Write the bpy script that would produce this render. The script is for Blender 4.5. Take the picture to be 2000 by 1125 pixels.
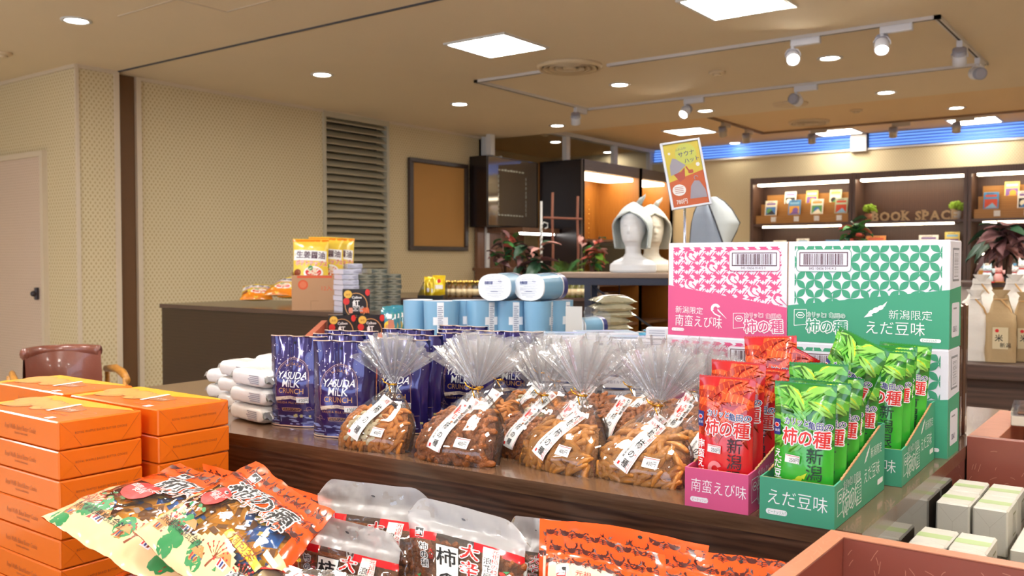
import bpy, bmesh, math, random
from mathutils import Vector, Matrix, noise
for o in list(bpy.data.objects): bpy.data.objects.remove(o)
SC = bpy.context.scene
COL = SC.collection
rnd = random.Random(7)
PI = math.pi

# ---------------------------------------------------------------- camera
AZ, PITCH, FPX, EYE = math.radians(36.5), math.radians(1.754), 1780.0, 1.215
cam = bpy.data.cameras.new('camera'); camo = bpy.data.objects.new('camera', cam); COL.objects.link(camo)
camo.location = (0, 0, EYE); camo.rotation_euler = (PI/2-PITCH, 0, AZ)
cam.sensor_width = 36; cam.lens = 36*FPX/2000; cam.clip_start = .02
cam.dof.use_dof = True; cam.dof.focus_distance = 1.55; cam.dof.aperture_fstop = 8.5
SC.camera = camo
# ---------------------------------------------------------------- world, exposure
w = bpy.data.worlds.new('world'); SC.world = w; w.use_nodes = True
w.node_tree.nodes['Background'].inputs[0].default_value = (.68, .80, 1, 1)
w.node_tree.nodes['Background'].inputs[1].default_value = 3.7
SC.view_settings.view_transform = 'Standard'; SC.view_settings.look = 'None'
SC.view_settings.gamma = 1; SC.view_settings.use_curve_mapping = False
SC.view_settings.exposure = 0.0
PANEL_E, DOWN_E, SPOT_E, SHELF_E = 50.0, 60.0, 26.0, 13.0
cy = SC.cycles
cy.max_bounces = 8; cy.diffuse_bounces = 4; cy.glossy_bounces = 3; cy.transmission_bounces = 3
cy.transparent_max_bounces = 24; cy.caustics_reflective = False; cy.caustics_refractive = False
cy.sample_clamp_indirect = 4; cy.use_denoising = True; cy.blur_glossy = .5

# ---------------------------------------------------------------- helpers
def lin(h):
    if isinstance(h, tuple): return (*h, 1)
    c = [int(h[i:i+2], 16)/255 for i in (0, 2, 4)]
    return tuple(x/12.92 if x <= .04045 else ((x+.055)/1.055)**2.4 for x in c)+(1,)
MATS = {}
def M(name, col, rough=.5, metal=0., spec=.5, var=.06, vs=8., bump=0., bs=60., coat=0., emit=0., stretch=None, col2=None, sheen=0., sub=0.):
    """procedural Principled material: noise-varied colour, fine bump"""
    if name in MATS: return MATS[name]
    m = bpy.data.materials.new(name); m.use_nodes = True; nt = m.node_tree; N = nt.nodes; L = nt.links
    b = N['Principled BSDF']
    c = lin(col)
    tc = N.new('ShaderNodeTexCoord'); mp = N.new('ShaderNodeMapping'); L.new(tc.outputs['Object'], mp.inputs[0])
    if stretch: mp.inputs['Scale'].default_value = stretch
    nz = N.new('ShaderNodeTexNoise'); nz.inputs['Scale'].default_value = vs; nz.inputs['Detail'].default_value = 4
    L.new(mp.outputs[0], nz.inputs['Vector'])
    mx = N.new('ShaderNodeMix'); mx.data_type = 'RGBA'
    L.new(nz.outputs['Fac'], mx.inputs[0])
    if col2: mx.inputs[6].default_value = c; mx.inputs[7].default_value = lin(col2)
    else:
        mx.inputs[6].default_value = tuple(x*(1-var) for x in c[:3])+(1,); mx.inputs[7].default_value = tuple(min(1, x*(1+var)) for x in c[:3])+(1,)
    L.new(mx.outputs[2], b.inputs['Base Color'])
    b.inputs['Roughness'].default_value = rough; b.inputs['Metallic'].default_value = metal
    b.inputs['Specular IOR Level'].default_value = spec
    b.inputs['Coat Weight'].default_value = coat; b.inputs['Coat Roughness'].default_value = .06
    if sheen: b.inputs['Sheen Weight'].default_value = sheen
    if emit:
        b.inputs['Emission Color'].default_value = c; b.inputs['Emission Strength'].default_value = emit
    if bump:
        n2 = N.new('ShaderNodeTexNoise'); n2.inputs['Scale'].default_value = bs; n2.inputs['Detail'].default_value = 3
        L.new(mp.outputs[0], n2.inputs['Vector'])
        bp = N.new('ShaderNodeBump'); bp.inputs['Strength'].default_value = bump; bp.inputs['Distance'].default_value = .01
        L.new(n2.outputs['Fac'], bp.inputs['Height']); L.new(bp.outputs[0], b.inputs['Normal'])
    MATS[name] = m; return m
def mnode(N, L, op, a, b=None):
    n = N.new('ShaderNodeMath'); n.operation = op
    for i, v in enumerate((a, b)):
        if v is None: continue
        if isinstance(v, (int, float)): n.inputs[i].default_value = v
        else: L.new(v, n.inputs[i])
    return n.outputs[0]
def wallpaper(name, base, dot, s=.036, r=.2):
    m = M(name, base, rough=.7, spec=.25, var=.03, vs=3); nt = m.node_tree; N = nt.nodes; L = nt.links
    b = N['Principled BSDF']; old = b.inputs['Base Color'].links[0].from_socket
    g = N.new('ShaderNodeNewGeometry'); sx = N.new('ShaderNodeSeparateXYZ'); L.new(g.outputs['Position'], sx.inputs[0])
    u = mnode(N, L, 'ADD', sx.outputs[0], sx.outputs[1])
    tot = None
    for off in (0, .5):
        a = mnode(N, L, 'SUBTRACT', mnode(N, L, 'FRACT', mnode(N, L, 'ADD', mnode(N, L, 'DIVIDE', u, s), off+20)), .5)
        c = mnode(N, L, 'SUBTRACT', mnode(N, L, 'FRACT', mnode(N, L, 'ADD', mnode(N, L, 'DIVIDE', sx.outputs[2], s*1.35), off+20)), .5)
        d = mnode(N, L, 'ADD', mnode(N, L, 'MULTIPLY', a, a), mnode(N, L, 'MULTIPLY', mnode(N, L, 'MULTIPLY', c, c), 1.1))
        t = mnode(N, L, 'LESS_THAN', d, r*r)
        tot = t if tot is None else mnode(N, L, 'MAXIMUM', tot, t)
    mx = N.new('ShaderNodeMix'); mx.data_type = 'RGBA'; L.new(tot, mx.inputs[0]); L.new(old, mx.inputs[6]); mx.inputs[7].default_value = lin(dot)
    L.new(mx.outputs[2], b.inputs['Base Color']); return m
def wood(name, c1, c2, axis=0, rough=.35, scale=9., dist=6., coat=0., spec=.5):
    """long grain along one axis: stretched wave bands bent by noise"""
    m = M(name, c1, rough=rough, coat=coat, spec=spec); nt = m.node_tree; N = nt.nodes; L = nt.links; b = N['Principled BSDF']
    mp = next(n for n in N if n.type == 'MAPPING'); sc = [6., 6., 6.]; sc[axis] = .7; mp.inputs['Scale'].default_value = sc
    wv = N.new('ShaderNodeTexWave'); wv.bands_direction = 'Z' if axis < 2 else 'X'; wv.inputs['Scale'].default_value = scale/4; wv.inputs['Distortion'].default_value = dist
    wv.inputs['Detail'].default_value = 3; wv.inputs['Detail Scale'].default_value = 1.5
    L.new(mp.outputs[0], wv.inputs[0])
    mp2 = N.new('ShaderNodeMapping'); tc = next(n for n in N if n.type == 'TEX_COORD'); L.new(tc.outputs['Object'], mp2.inputs[0])
    s2 = [220., 220., 220.]; s2[axis] = 9.; mp2.inputs['Scale'].default_value = s2
    nz = N.new('ShaderNodeTexNoise'); nz.inputs['Scale'].default_value = 1; nz.inputs['Detail'].default_value = 2; L.new(mp2.outputs[0], nz.inputs[0])
    f = mnode(N, L, 'ADD', mnode(N, L, 'MULTIPLY', wv.outputs['Fac'], .45), mnode(N, L, 'MULTIPLY', nz.outputs['Fac'], .75))
    mx = N.new('ShaderNodeMix'); mx.data_type = 'RGBA'; L.new(f, mx.inputs[0]); mx.inputs[6].default_value = lin(c1); mx.inputs[7].default_value = lin(c2)
    L.new(mx.outputs[2], b.inputs['Base Color'])
    bp = N.new('ShaderNodeBump'); bp.inputs['Strength'].default_value = .12; bp.inputs['Distance'].default_value = .002
    L.new(nz.outputs['Fac'], bp.inputs['Height']); L.new(bp.outputs[0], b.inputs['Normal'])
    return m
def clearmat(name, tint=(1, 1, 1), gloss=.16, haze=.0, rough=.05, hazecol=(1, 1, 1), bump=0., bs=40):
    """clear film or acrylic: see-through with fresnel gloss and an optional white haze"""
    if name in MATS: return MATS[name]
    m = bpy.data.materials.new(name); m.use_nodes = True; N = m.node_tree.nodes; L = m.node_tree.links; N.clear()
    out = N.new('ShaderNodeOutputMaterial'); tr = N.new('ShaderNodeBsdfTransparent'); tr.inputs[0].default_value = (*tint, 1)
    gl = N.new('ShaderNodeBsdfGlossy'); gl.inputs['Roughness'].default_value = rough
    lw = N.new('ShaderNodeLayerWeight'); lw.inputs[0].default_value = .25
    f = mnode(N, L, 'ADD', mnode(N, L, 'MULTIPLY', lw.outputs['Fresnel'], .9), gloss); f = mnode(N, L, 'MINIMUM', f, .85)
    mx = N.new('ShaderNodeMixShader'); L.new(f, mx.inputs[0]); L.new(tr.outputs[0], mx.inputs[1]); L.new(gl.outputs[0], mx.inputs[2])
    if bump:
        tc = N.new('ShaderNodeTexCoord'); nz = N.new('ShaderNodeTexNoise'); nz.inputs['Scale'].default_value = bs; nz.inputs['Detail'].default_value = 2; L.new(tc.outputs['Object'], nz.inputs[0])
        bp = N.new('ShaderNodeBump'); bp.inputs['Strength'].default_value = bump; bp.inputs['Distance'].default_value = .01
        L.new(nz.outputs[0], bp.inputs['Height']); L.new(bp.outputs[0], gl.inputs['Normal']); L.new(bp.outputs[0], lw.inputs['Normal'])
    res = mx
    if haze:
        df = N.new('ShaderNodeBsdfDiffuse'); df.inputs[0].default_value = (*hazecol, 1)
        tl = N.new('ShaderNodeBsdfTranslucent'); tl.inputs[0].default_value = (*hazecol, 1)
        a = N.new('ShaderNodeMixShader'); a.inputs[0].default_value = .5; L.new(df.outputs[0], a.inputs[1]); L.new(tl.outputs[0], a.inputs[2])
        m2 = N.new('ShaderNodeMixShader'); m2.inputs[0].default_value = haze; L.new(mx.outputs[0], m2.inputs[1]); L.new(a.outputs[0], m2.inputs[2]); res = m2
    L.new(res.outputs[0], out.inputs[0]); MATS[name] = m; return m

class G:
    """collects polygons with materials, then links them as ONE mesh object"""
    def __init__(s): s.v = []; s.f = []; s.mi = []; s.mats = []; s.sm = []
    def k(s, m):
        if m not in s.mats: s.mats.append(m)
        return s.mats.index(m)
    def add(s, vs, fs, m, smooth=False, T=None):
        o = len(s.v); s.v += [tuple(T @ Vector(p)) for p in vs] if T is not None else [tuple(p) for p in vs]
        k = s.k(m)
        for f in fs: s.f.append([i+o for i in f]); s.mi.append(k); s.sm.append(smooth)
        return s
    def box(s, x0, x1, y0, y1, z0, z1, m, b=0., T=None):
        if b <= 0:
            vs = [(x, y, z) for z in (z0, z1) for y in (y0, y1) for x in (x0, x1)]
            return s.add(vs, [(0, 2, 3, 1), (4, 5, 7, 6), (0, 1, 5, 4), (1, 3, 7, 5), (3, 2, 6, 7), (2, 0, 4, 6)], m, T=T)
        bm = bmesh.new()
        for sx, x in ((1, x0), (-1, x1)):
            for sy, y in ((1, y0), (-1, y1)):
                for sz, z in ((1, z0), (-1, z1)):
                    bm.verts.new((x, y+sy*b, z+sz*b)); bm.verts.new((x+sx*b, y, z+sz*b)); bm.verts.new((x+sx*b, y+sy*b, z))
        r = bmesh.ops.convex_hull(bm, input=bm.verts)
        bmesh.ops.dissolve_limit(bm, angle_limit=.01, verts=bm.verts, edges=bm.edges)
        bm.verts.index_update()
        s.add([v.co[:] for v in bm.verts], [[v.index for v in f.verts] for f in bm.faces], m, T=T); bm.free(); return s
    def tube(s, pts, r, m, n=8, cap=True, T=None):
        """swept tube along points; r a number or a list"""
        vs = []; fs = []; pts = [Vector(p) for p in pts]; up = Vector((0, 0, 1))
        for i, p in enumerate(pts):
            t = (pts[min(i+1, len(pts)-1)]-pts[max(i-1, 0)]).normalized()
            a = t.cross(up if abs(t.z) < .95 else Vector((1, 0, 0))).normalized(); b2 = t.cross(a)
            rr = r[i] if isinstance(r, (list, tuple)) else r
            for j in range(n): q = 2*PI*j/n; vs.append(p+a*math.cos(q)*rr+b2*math.sin(q)*rr)
        for i in range(len(pts)-1):
            for j in range(n): fs.append((i*n+j, i*n+(j+1) % n, (i+1)*n+(j+1) % n, (i+1)*n+j))
        if cap: fs += [tuple(range(n))[::-1], tuple(range((len(pts)-1)*n, len(pts)*n))]
        return s.add(vs, fs, m, True, T)
    def lathe(s, prof, m, n=24, T=None, sx=1., sy=1.):
        """profile [(r, z)] turned about z"""
        vs = []; fs = []
        for r, z in prof:
            for j in range(n): q = 2*PI*j/n; vs.append((r*math.cos(q)*sx, r*math.sin(q)*sy, z))
        for i in range(len(prof)-1):
            for j in range(n): fs.append((i*n+j, i*n+(j+1) % n, (i+1)*n+(j+1) % n, (i+1)*n+j))
        if prof[0][0] > 1e-5: fs.append(tuple(range(n))[::-1])
        if prof[-1][0] > 1e-5: fs.append(tuple(range((len(prof)-1)*n, len(prof)*n)))
        return s.add(vs, fs, m, True, T)
    def ball(s, c, r, m, nu=12, nv=8, T=None):
        vs = []; fs = []; rx, ry, rz = r if isinstance(r, tuple) else (r, r, r)
        for i in range(nv+1):
            a = PI*i/nv
            for j in range(nu): q = 2*PI*j/nu; vs.append((c[0]+rx*math.sin(a)*math.cos(q), c[1]+ry*math.sin(a)*math.sin(q), c[2]-rz*math.cos(a)))
        for i in range(nv):
            for j in range(nu): fs.append((i*nu+j, i*nu+(j+1) % nu, (i+1)*nu+(j+1) % nu, (i+1)*nu+j))
        return s.add(vs, fs, m, True, T)
    def grid(s, fn, nu, nv, m, u0=0., u1=1., v0=0., v1=1., smooth=True, flip=False):
        vs = [fn(u0+(u1-u0)*i/nu, v0+(v1-v0)*j/nv) for j in range(nv+1) for i in range(nu+1)]; fs = []
        for j in range(nv):
            for i in range(nu):
                a = j*(nu+1)+i; q = (a, a+1, a+nu+2, a+nu+1); fs.append(q[::-1] if flip else q)
        return s.add(vs, fs, m, smooth)
    def ext(s, poly, d0, d1, m, axis=2, T=None):
        """prism: 2-D outline pushed from d0 to d1 along an axis"""
        def P(a, b, d): return {2: (a, b, d), 1: (a, d, b), 0: (d, a, b)}[axis]
        n = len(poly); vs = [P(a, b, d0) for a, b in poly]+[P(a, b, d1) for a, b in poly]
        fs = [tuple(range(n))[::-1], tuple(range(n, 2*n))]+[(i, (i+1) % n, (i+1) % n+n, i+n) for i in range(n)]
        return s.add(vs, fs, m, T=T)
    def mesh(s, name):
        me = bpy.data.meshes.new(name); me.from_pydata(s.v, [], s.f)
        for m in s.mats: me.materials.append(m)
        me.polygons.foreach_set('material_index', s.mi); me.polygons.foreach_set('use_smooth', s.sm); me.update(); return me
    def build(s, name, parent=None, loc=None, rot=None):
        o = bpy.data.objects.new(name, s.mesh(name)); COL.objects.link(o)
        if parent is not None: o.parent = parent
        if loc is not None: o.location = loc
        if rot is not None: o.rotation_euler = rot if isinstance(rot, tuple) else (0, 0, rot)
        return o
def tag(o, label, cat, group=None):
    o['label'] = label; o['category'] = cat
    if group: o['group'] = group
    return o
def thing(name, label, cat, loc=(0, 0, 0), rz=0, group=None):
    o = bpy.data.objects.new(name, None); o.empty_display_size = .05; COL.objects.link(o)
    o.location = loc; o.rotation_euler = rz if isinstance(rz, tuple) else (0, 0, rz); return tag(o, label, cat, group)
def struct(o): o['kind'] = 'structure'; return o
def stuff(o): o['kind'] = 'stuff'; return o
def inst(mesh_ob, parent, loc, rot=(0, 0, 0), sc=None, name=None):
    c = mesh_ob.copy(); COL.objects.link(c); c.parent = parent; c.location = loc; c.rotation_euler = rot
    if sc is not None: c.scale = (sc, sc, sc) if isinstance(sc, (int, float)) else sc
    return c
def kids(o): return [c for c in COL.objects if c.parent == o]
def dup(root, loc, rz=0, label=None, group=None):
    r = root.copy(); COL.objects.link(r); r.location = loc; r.rotation_euler = rz if isinstance(rz, tuple) else (0, 0, rz)
    if label: r['label'] = label
    if group: r['group'] = group
    for ch in KIDS.setdefault(root.name, None) or KIDS.update({root.name: kids(root)}) or KIDS[root.name]:
        c = ch.copy(); COL.objects.link(c); c.parent = r
        for g in (kids(ch) if ch.get('deep') else ()):
            d = g.copy(); COL.objects.link(d); d.parent = c
    return r
KIDS = {}
_F = Vector((-math.sin(AZ), math.cos(AZ), 0)); _R = Vector((math.cos(AZ), math.sin(AZ), 0))

# ---------- flat print: 2-D shapes and lettering laid on a surface function
TXT = {}
def glyphs(t, off=0., sp=1.):
    key = (t, off, sp)
    if key not in TXT:
        c = bpy.data.curves.new('t', 'FONT'); c.body = t; c.resolution_u = 2; c.offset = off; c.space_character = sp
        o = bpy.data.objects.new('t', c); COL.objects.link(o)
        dg = bpy.context.evaluated_depsgraph_get(); me = bpy.data.meshes.new_from_object(o.evaluated_get(dg), depsgraph=dg)
        TXT[key] = ([(v.co.x, v.co.y) for v in me.vertices], [list(p.vertices) for p in me.polygons])
        bpy.data.objects.remove(o); bpy.data.meshes.remove(me); bpy.data.curves.remove(c)
    return TXT[key]
def clip(poly, a, b, c):
    """keep the side a*x+b*y <= c"""
    out = []
    for i, p in enumerate(poly):
        q = poly[(i+1) % len(poly)]; dp = a*p[0]+b*p[1]-c; dq = a*q[0]+b*q[1]-c
        if dp <= 0: out.append(p)
        if dp*dq < 0: t = dp/(dp-dq); out.append((p[0]+(q[0]-p[0])*t, p[1]+(q[1]-p[1])*t))
    return out
class Print:
    def __init__(s): s.it = []          # (verts2d, faces, mat, layer)
    def poly(s, pts, m, l=1):
        if len(pts) > 2: s.it.append((list(pts), [list(range(len(pts)))], m, l))
        return s
    def rect(s, x0, y0, x1, y1, m, l=1, a=0., r=0.):
        cx, cy2 = (x0+x1)/2, (y0+y1)/2
        if r > 0:
            pts = []
            for qx, qy, a0 in ((x1-r, y1-r, 0), (x0+r, y1-r, 90), (x0+r, y0+r, 180), (x1-r, y0+r, 270)):
                for k in range(5): t = math.radians(a0+k*22.5); pts.append((qx+r*math.cos(t), qy+r*math.sin(t)))
        else: pts = [(x0, y0), (x1, y0), (x1, y1), (x0, y1)]
        if a: ca, sa = math.cos(a), math.sin(a); pts = [(cx+(x-cx)*ca-(y-cy2)*sa, cy2+(x-cx)*sa+(y-cy2)*ca) for x, y in pts]
        return s.poly(pts, m, l)
    def circ(s, x, y, r, m, l=1, n=16, ry=None, a=0.):
        ry = ry or r; ca, sa = math.cos(a), math.sin(a)
        return s.poly([(x+r*math.cos(t)*ca-ry*math.sin(t)*sa, y+r*math.cos(t)*sa+ry*math.sin(t)*ca) for t in [2*PI*k/n for k in range(n)]], m, l)
    def ring(s, x, y, r, wd, m, l=1, n=28, ry=None, a0=0., a1=2*PI):
        ry = ry or r
        for k in range(n):
            p = [a0+(a1-a0)*k/n, a0+(a1-a0)*(k+1)/n]
            s.poly([(x+(r-wd)*math.cos(p[0]), y+(ry-wd)*math.sin(p[0])), (x+r*math.cos(p[0]), y+ry*math.sin(p[0])), (x+r*math.cos(p[1]), y+ry*math.sin(p[1])), (x+(r-wd)*math.cos(p[1]), y+(ry-wd)*math.sin(p[1]))], m, l)
        return s
    def line(s, pts, wd, m, l=1):
        for (x0, y0), (x1, y1) in zip(pts, pts[1:]):
            d = math.hypot(x1-x0, y1-y0) or 1; nx, ny = -(y1-y0)/d*wd/2, (x1-x0)/d*wd/2
            s.poly([(x0+nx, y0+ny), (x0-nx, y0-ny), (x1-nx, y1-ny), (x1+nx, y1+ny)], m, l)
        return s
    def text(s, t, x, y, h, m, l=2, a=0., wx=1., off=0., al='l', sh=0., sp=1., out=None, ow=.06):
        """lettering: baseline start x,y, cap height about h*.75"""
        if out:
            for k in range(8): s.text(t, x+h*(ow+.02)*math.cos(k*PI/4), y+h*(ow+.02)*math.sin(k*PI/4), h, out, l+k*.09, a, wx, 0, al, sh, sp)
            l += 1
        if off > .018:
            for k in range(4): s.text(t, x+h*(off*.55)*math.cos(k*PI/2+.78), y+h*(off*.55)*math.sin(k*PI/2+.78), h, m, l+k*.09, a, wx, 0, al, sh, sp)
            return s
        vs, fs = glyphs(t, off, sp)
        if not vs: return s
        x0 = min(v[0] for v in vs); x1 = max(v[0] for v in vs); dx = {'l': 0, 'c': -(x0+x1)/2, 'r': -x1}[al]
        ca, sa = math.cos(a), math.sin(a); out2 = []
        for px, py in vs:
            px = (px+dx)*h*wx+py*h*sh; py = py*h; out2.append((x+px*ca-py*sa, y+px*sa+py*ca))
        s.it.append((out2, fs, m, l)); return s
    def vtext(s, t, x, y, h, m, l=2, wx=1., off=0., a=0., pitch=1.02, out=None, ow=.06):
        """characters one below another; x,y the top centre; the column leans by a"""
        for k, ch in enumerate(t):
            d = h*pitch*(k+.85); s.text(ch, x+math.sin(a)*d, y-math.cos(a)*d, h, m, l, a, wx, off, 'c', out=out, ow=ow)
        return s
    def bars(s, x0, y0, x1, y1, m, l=3, n=26, seed=3):
        r = random.Random(seed); x = x0
        while x < x1:
            wd = (x1-x0)/n*r.choice((.35, .5, .9)); s.rect(x, y0, min(x+wd, x1), y1, m, l); x += wd+(x1-x0)/n*r.choice((.3, .5, .7))
        return s
    def build(s, name, fn, parent, maxlen=None, step=.00022):
        """fn(x, y, height) -> 3-D point"""
        g = G()
        for i_, (vs, fs, m, l) in enumerate(s.it):
            l = l+(i_ % 37)*.012
            if maxlen is None: g.add([fn(x, y, l*step) for x, y in vs], fs, m)
            else:
                tris = []
                for f in fs:
                    if len(f) <= 4: tris += [[vs[f[0]], vs[f[i]], vs[f[i+1]]] for i in range(1, len(f)-1)]
                    else:
                        cx = sum(vs[i][0] for i in f)/len(f); cy2 = sum(vs[i][1] for i in f)/len(f)
                        if len(fs) == 1: tris += [[(cx, cy2), vs[f[i]], vs[f[(i+1) % len(f)]]] for i in range(len(f))]
                        else: tris += [[vs[f[0]], vs[f[i]], vs[f[i+1]]] for i in range(1, len(f)-1)]
                out = []; guard = 0
                while tris and guard < 40000:
                    guard += 1
                    t = tris.pop(); e = [(math.dist(t[i], t[(i+1) % 3]), i) for i in range(3)]; d, i = max(e)
                    if d > maxlen:
                        a, b, c = t[i], t[(i+1) % 3], t[(i+2) % 3]; mm = ((a[0]+b[0])/2, (a[1]+b[1])/2); tris += [[a, mm, c], [mm, b, c]]
                    else: out.append(t)
                vv = []; idx = {}; ff = []
                for t in out:
                    q = []
                    for p in t:
                        kx = (round(p[0], 6), round(p[1], 6))
                        if kx not in idx: idx[kx] = len(vv); vv.append(fn(p[0], p[1], l*step))
                        q.append(idx[kx])
                    ff.append(q)
                g.add(vv, ff, m, True)
        return g.build(name, parent)
def faceY(x0, z0, y): return lambda u, v, h: (x0+u, y-h, z0+v)      # a face looking to -Y
def faceX(y0, z0, x): return lambda u, v, h: (x+h, y0+u, z0+v)      # a face looking to +X
def faceZ(x0, y0, z): return lambda u, v, h: (x0+u, y0+v, z+h)      # a face looking up

# shared plain materials
WHITE = M('white_print', 'f4f3f2', .5, var=.02); BLACK = M('black_print', '141214', .5, var=.02)
RED = M('red_print', 'd8231c', .45, var=.03); NAVY = M('navy_print', '1d2f7a', .45, var=.03)
GREYP = M('grey_print', '8a8a92', .6, var=.03); GOLDP = M('gold_print', 'c9975f', .35, metal=.3, var=.05)
LABELP = M('label_paper', 'f6f4f0', .6, var=.02)

# ================================================================ the room
WP = wallpaper('wallpaper_dots', 'd9caa6', 'bfa980'); WP2 = wallpaper('wallpaper_plain', 'd9caa4', 'c6b48a', .03, .16)
TRIM = M('trim_cream', 'd8c8b0', .5, var=.04); CEIL = M('ceiling_tan', 'ead9bd', .8, spec=.2, var=.03, vs=2, bump=.05, bs=150)
CEIL2 = M('ceiling_warm', 'eccfa2', .8, spec=.2, var=.03, vs=2)
FLOOR = M('floor_carpet', 'c8b8a2', .9, var=.2, vs=14, bump=.3, bs=200)
METALW = M('white_metal', 'dedcd8', .35, var=.03); DARKGAP = M('dark_gap', '2c2018', .8, var=.1)
def wall(name, x0, x1, y0, y1, z0, z1, m): return struct(G().box(x0, x1, y0, y1, z0, z1, m).build(name))
wall('floor', -8, 4.2, -3.2, 11.4, -.1, 0, FLOOR)
struct(G().box(-8, 4.2, -3.2, 8.3, 2.6, 2.8, CEIL).build('ceiling_front'))
struct(G().box(-8, 4.2, 8.3, 11.4, 2.7, 2.8, CEIL2).build('ceiling_back'))
wall('wall_left', -6.6, -6.42, 3.9, 5.744, 0, 2.6, WP); wall('wall_left_end', -6.6, -6.42, 6.60, 8.12, 0, 2.6, WP)
wall('wall_left_below', -6.6, -6.42, 5.744, 6.60, 0, .75, WP)
wall('wall_pillar', -8, -6.335, 3.38, 3.69, 0, 2.6, WP)
wall('wall_recess', -6.7, -6.6, 3.69, 8.3, 0, 2.6, DARKGAP)
wall('wall_alcove', -7.6, -7.5, 8.12, 11.2, 0, 2.7, WP2); wall('wall_alcove_front', -7.6, -6.42, 8.05, 8.12, 0, 2.6, WP2)
wall('wall_back', -8, 4.2, 11.1, 11.3, 0, 2.52, WP2)
wall('wall_right', 4, 4.2, -3.2, 11.3, 0, 2.8, WP2); wall('wall_front', -8, 4.2, -3.2, -3, 0, .45, WP2)
wall('wall_front_top', -8, 4.2, -3.2, -3, 2.4, 2.8, WP2); wall('wall_front_left', -8, -6.4, -3.2, -3, .45, 2.4, WP2); wall('wall_front_right', 3.0, 4.2, -3.2, -3, .45, 2.4, WP2)
wn = struct(G().box(-6.4, 3.0, -3.12, -3.10, .45, .50, METALW).build('window_9')); [G().box(x-.03, x+.03, -3.14, -3.08, .5, 2.4, METALW).build('window_frame', wn) for x in (-6.37, -4.0, -1.7, .6, 2.97)]  # unseen windows behind the camera, added for cool daylight from the front
pd = bpy.data.lights.new('window_portal', 'AREA'); pd.shape = 'RECTANGLE'; pd.size = 9.4; pd.size_y = 1.9; pd.cycles.is_portal = True; po = bpy.data.objects.new('window_portal', pd); COL.objects.link(po); po.location = (-1.7, -3.05, 1.45); po.rotation_euler = (-PI/2, 0, 0)
wall('wall_far_left', -8, -7.9, -3.2, 3.4, 0, 2.6, WP2)
# the recessed gap next to the pillar, and slim trims
def trim(n, g): return struct(g.build('trim_%d' % n))
trim(1, G().box(-6.345, -6.325, 3.37, 3.395, 0, 2.6, TRIM)); trim(2, G().box(-6.345, -6.325, 3.66, 3.70, 0, 2.6, TRIM))
trim(3, G().box(-6.44, -6.40, 3.88, 3.92, 0, 2.6, TRIM)); trim(4, G().box(-6.425, -6.405, 3.92, 8.12, 2.575, 2.6, TRIM))
trim(5, G().box(-8, -6.33, 3.365, 3.38, 2.575, 2.6, TRIM)); trim(6, G().box(-6.335, -6.32, 3.38, 3.69, 2.575, 2.6, TRIM))
trim(7, G().box(-6.41, -6.34, 8.08, 8.14, 0, 2.6, METALW)); trim(8, G().box(-6.55, -6.43, 3.69, 3.90, 0, 2.6, M('gap_brown', '6b4a2c', .6)))
# ceiling joint: dark channel across the ceiling
t = struct(G().box(-6.33, 4, 3.685, 3.705, 2.594, 2.603, M('channel_dark', '3f434f', .5)).build('trim_9'))
DOORM = wallpaper('door_paper', 'd9c3b0', 'bda68c', .03, .14)
d = struct(G().box(-7.6, -6.80, 3.362, 3.378, .02, 1.98, DOORM).build('door_1'))
g = G().box(-6.80, -6.76, 3.34, 3.38, 0, 2.02, TRIM).box(-7.66, -6.80, 3.34, 3.38, 1.98, 2.02, TRIM).box(-7.70, -7.62, 3.34, 3.38, 0, 2.02, TRIM); g.build('door_frame', d)
G().box(-6.90, -6.87, 3.335, 3.362, .92, 1.01, M('knob_dark', '4a4448', .35, metal=.7), .004).ball((-6.885, 3.325, .965), .022, MATS['knob_dark']).build('door_handle', d)
# clerestory windows with blue daylight behind slatted blinds
SKYB = M('blue_daylight', (.17, .36, .85), .5, emit=1.15, var=.1, vs=1.5)
BLIND = M('blind_blue', '4a78c8', .45)
for i, (a, b) in enumerate(((-5.85, -3.20), (-3.04, -1.2), (-1.05, .9), (1.05, 3.9))):
    wn = struct(G().box(a, b, 11.16, 11.2, 2.52, 2.7, SKYB).build('window_%d' % (i+1)))
    G().box(a, b, 11.08, 11.13, 2.505, 2.525, METALW).box(a-.02, a+.01, 11.08, 11.15, 2.52, 2.7, METALW).box(b-.01, b+.02, 11.08, 11.15, 2.52, 2.7, METALW).build('window_frame', wn)
    for k in range(5):
        G().box(a+.01, b-.01, 11.105, 11.135, 2.532+k*.034, 2.541+k*.034, BLIND, T=None).build('slat', wn)
struct(G().box(-3.21, -3.03, 11.04, 11.16, 2.49, 2.7, M('pier_grey', 'b4b0aa', .6)).build('trim_10'))
wall('wall_back_upper', -8, -5.85, 11.1, 11.3, 2.52, 2.7, WP2)
for k_, (a, b) in enumerate(((-1.2, -1.05), (.9, 1.05), (3.9, 4.2))): wall('wall_back_pier_%d' % k_, a, b, 11.1, 11.3, 2.52, 2.7, WP2)
# access hatch outlines
trim(11, G().box(-4.9, -4.33, 2.86, 2.875, 2.597, 2.602, TRIM).box(-4.34, -4.325, 2.6, 3.18, 2.597, 2.602, TRIM).box(-4.34, -3.8, 3.17, 3.185, 2.597, 2.602, TRIM))

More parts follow.
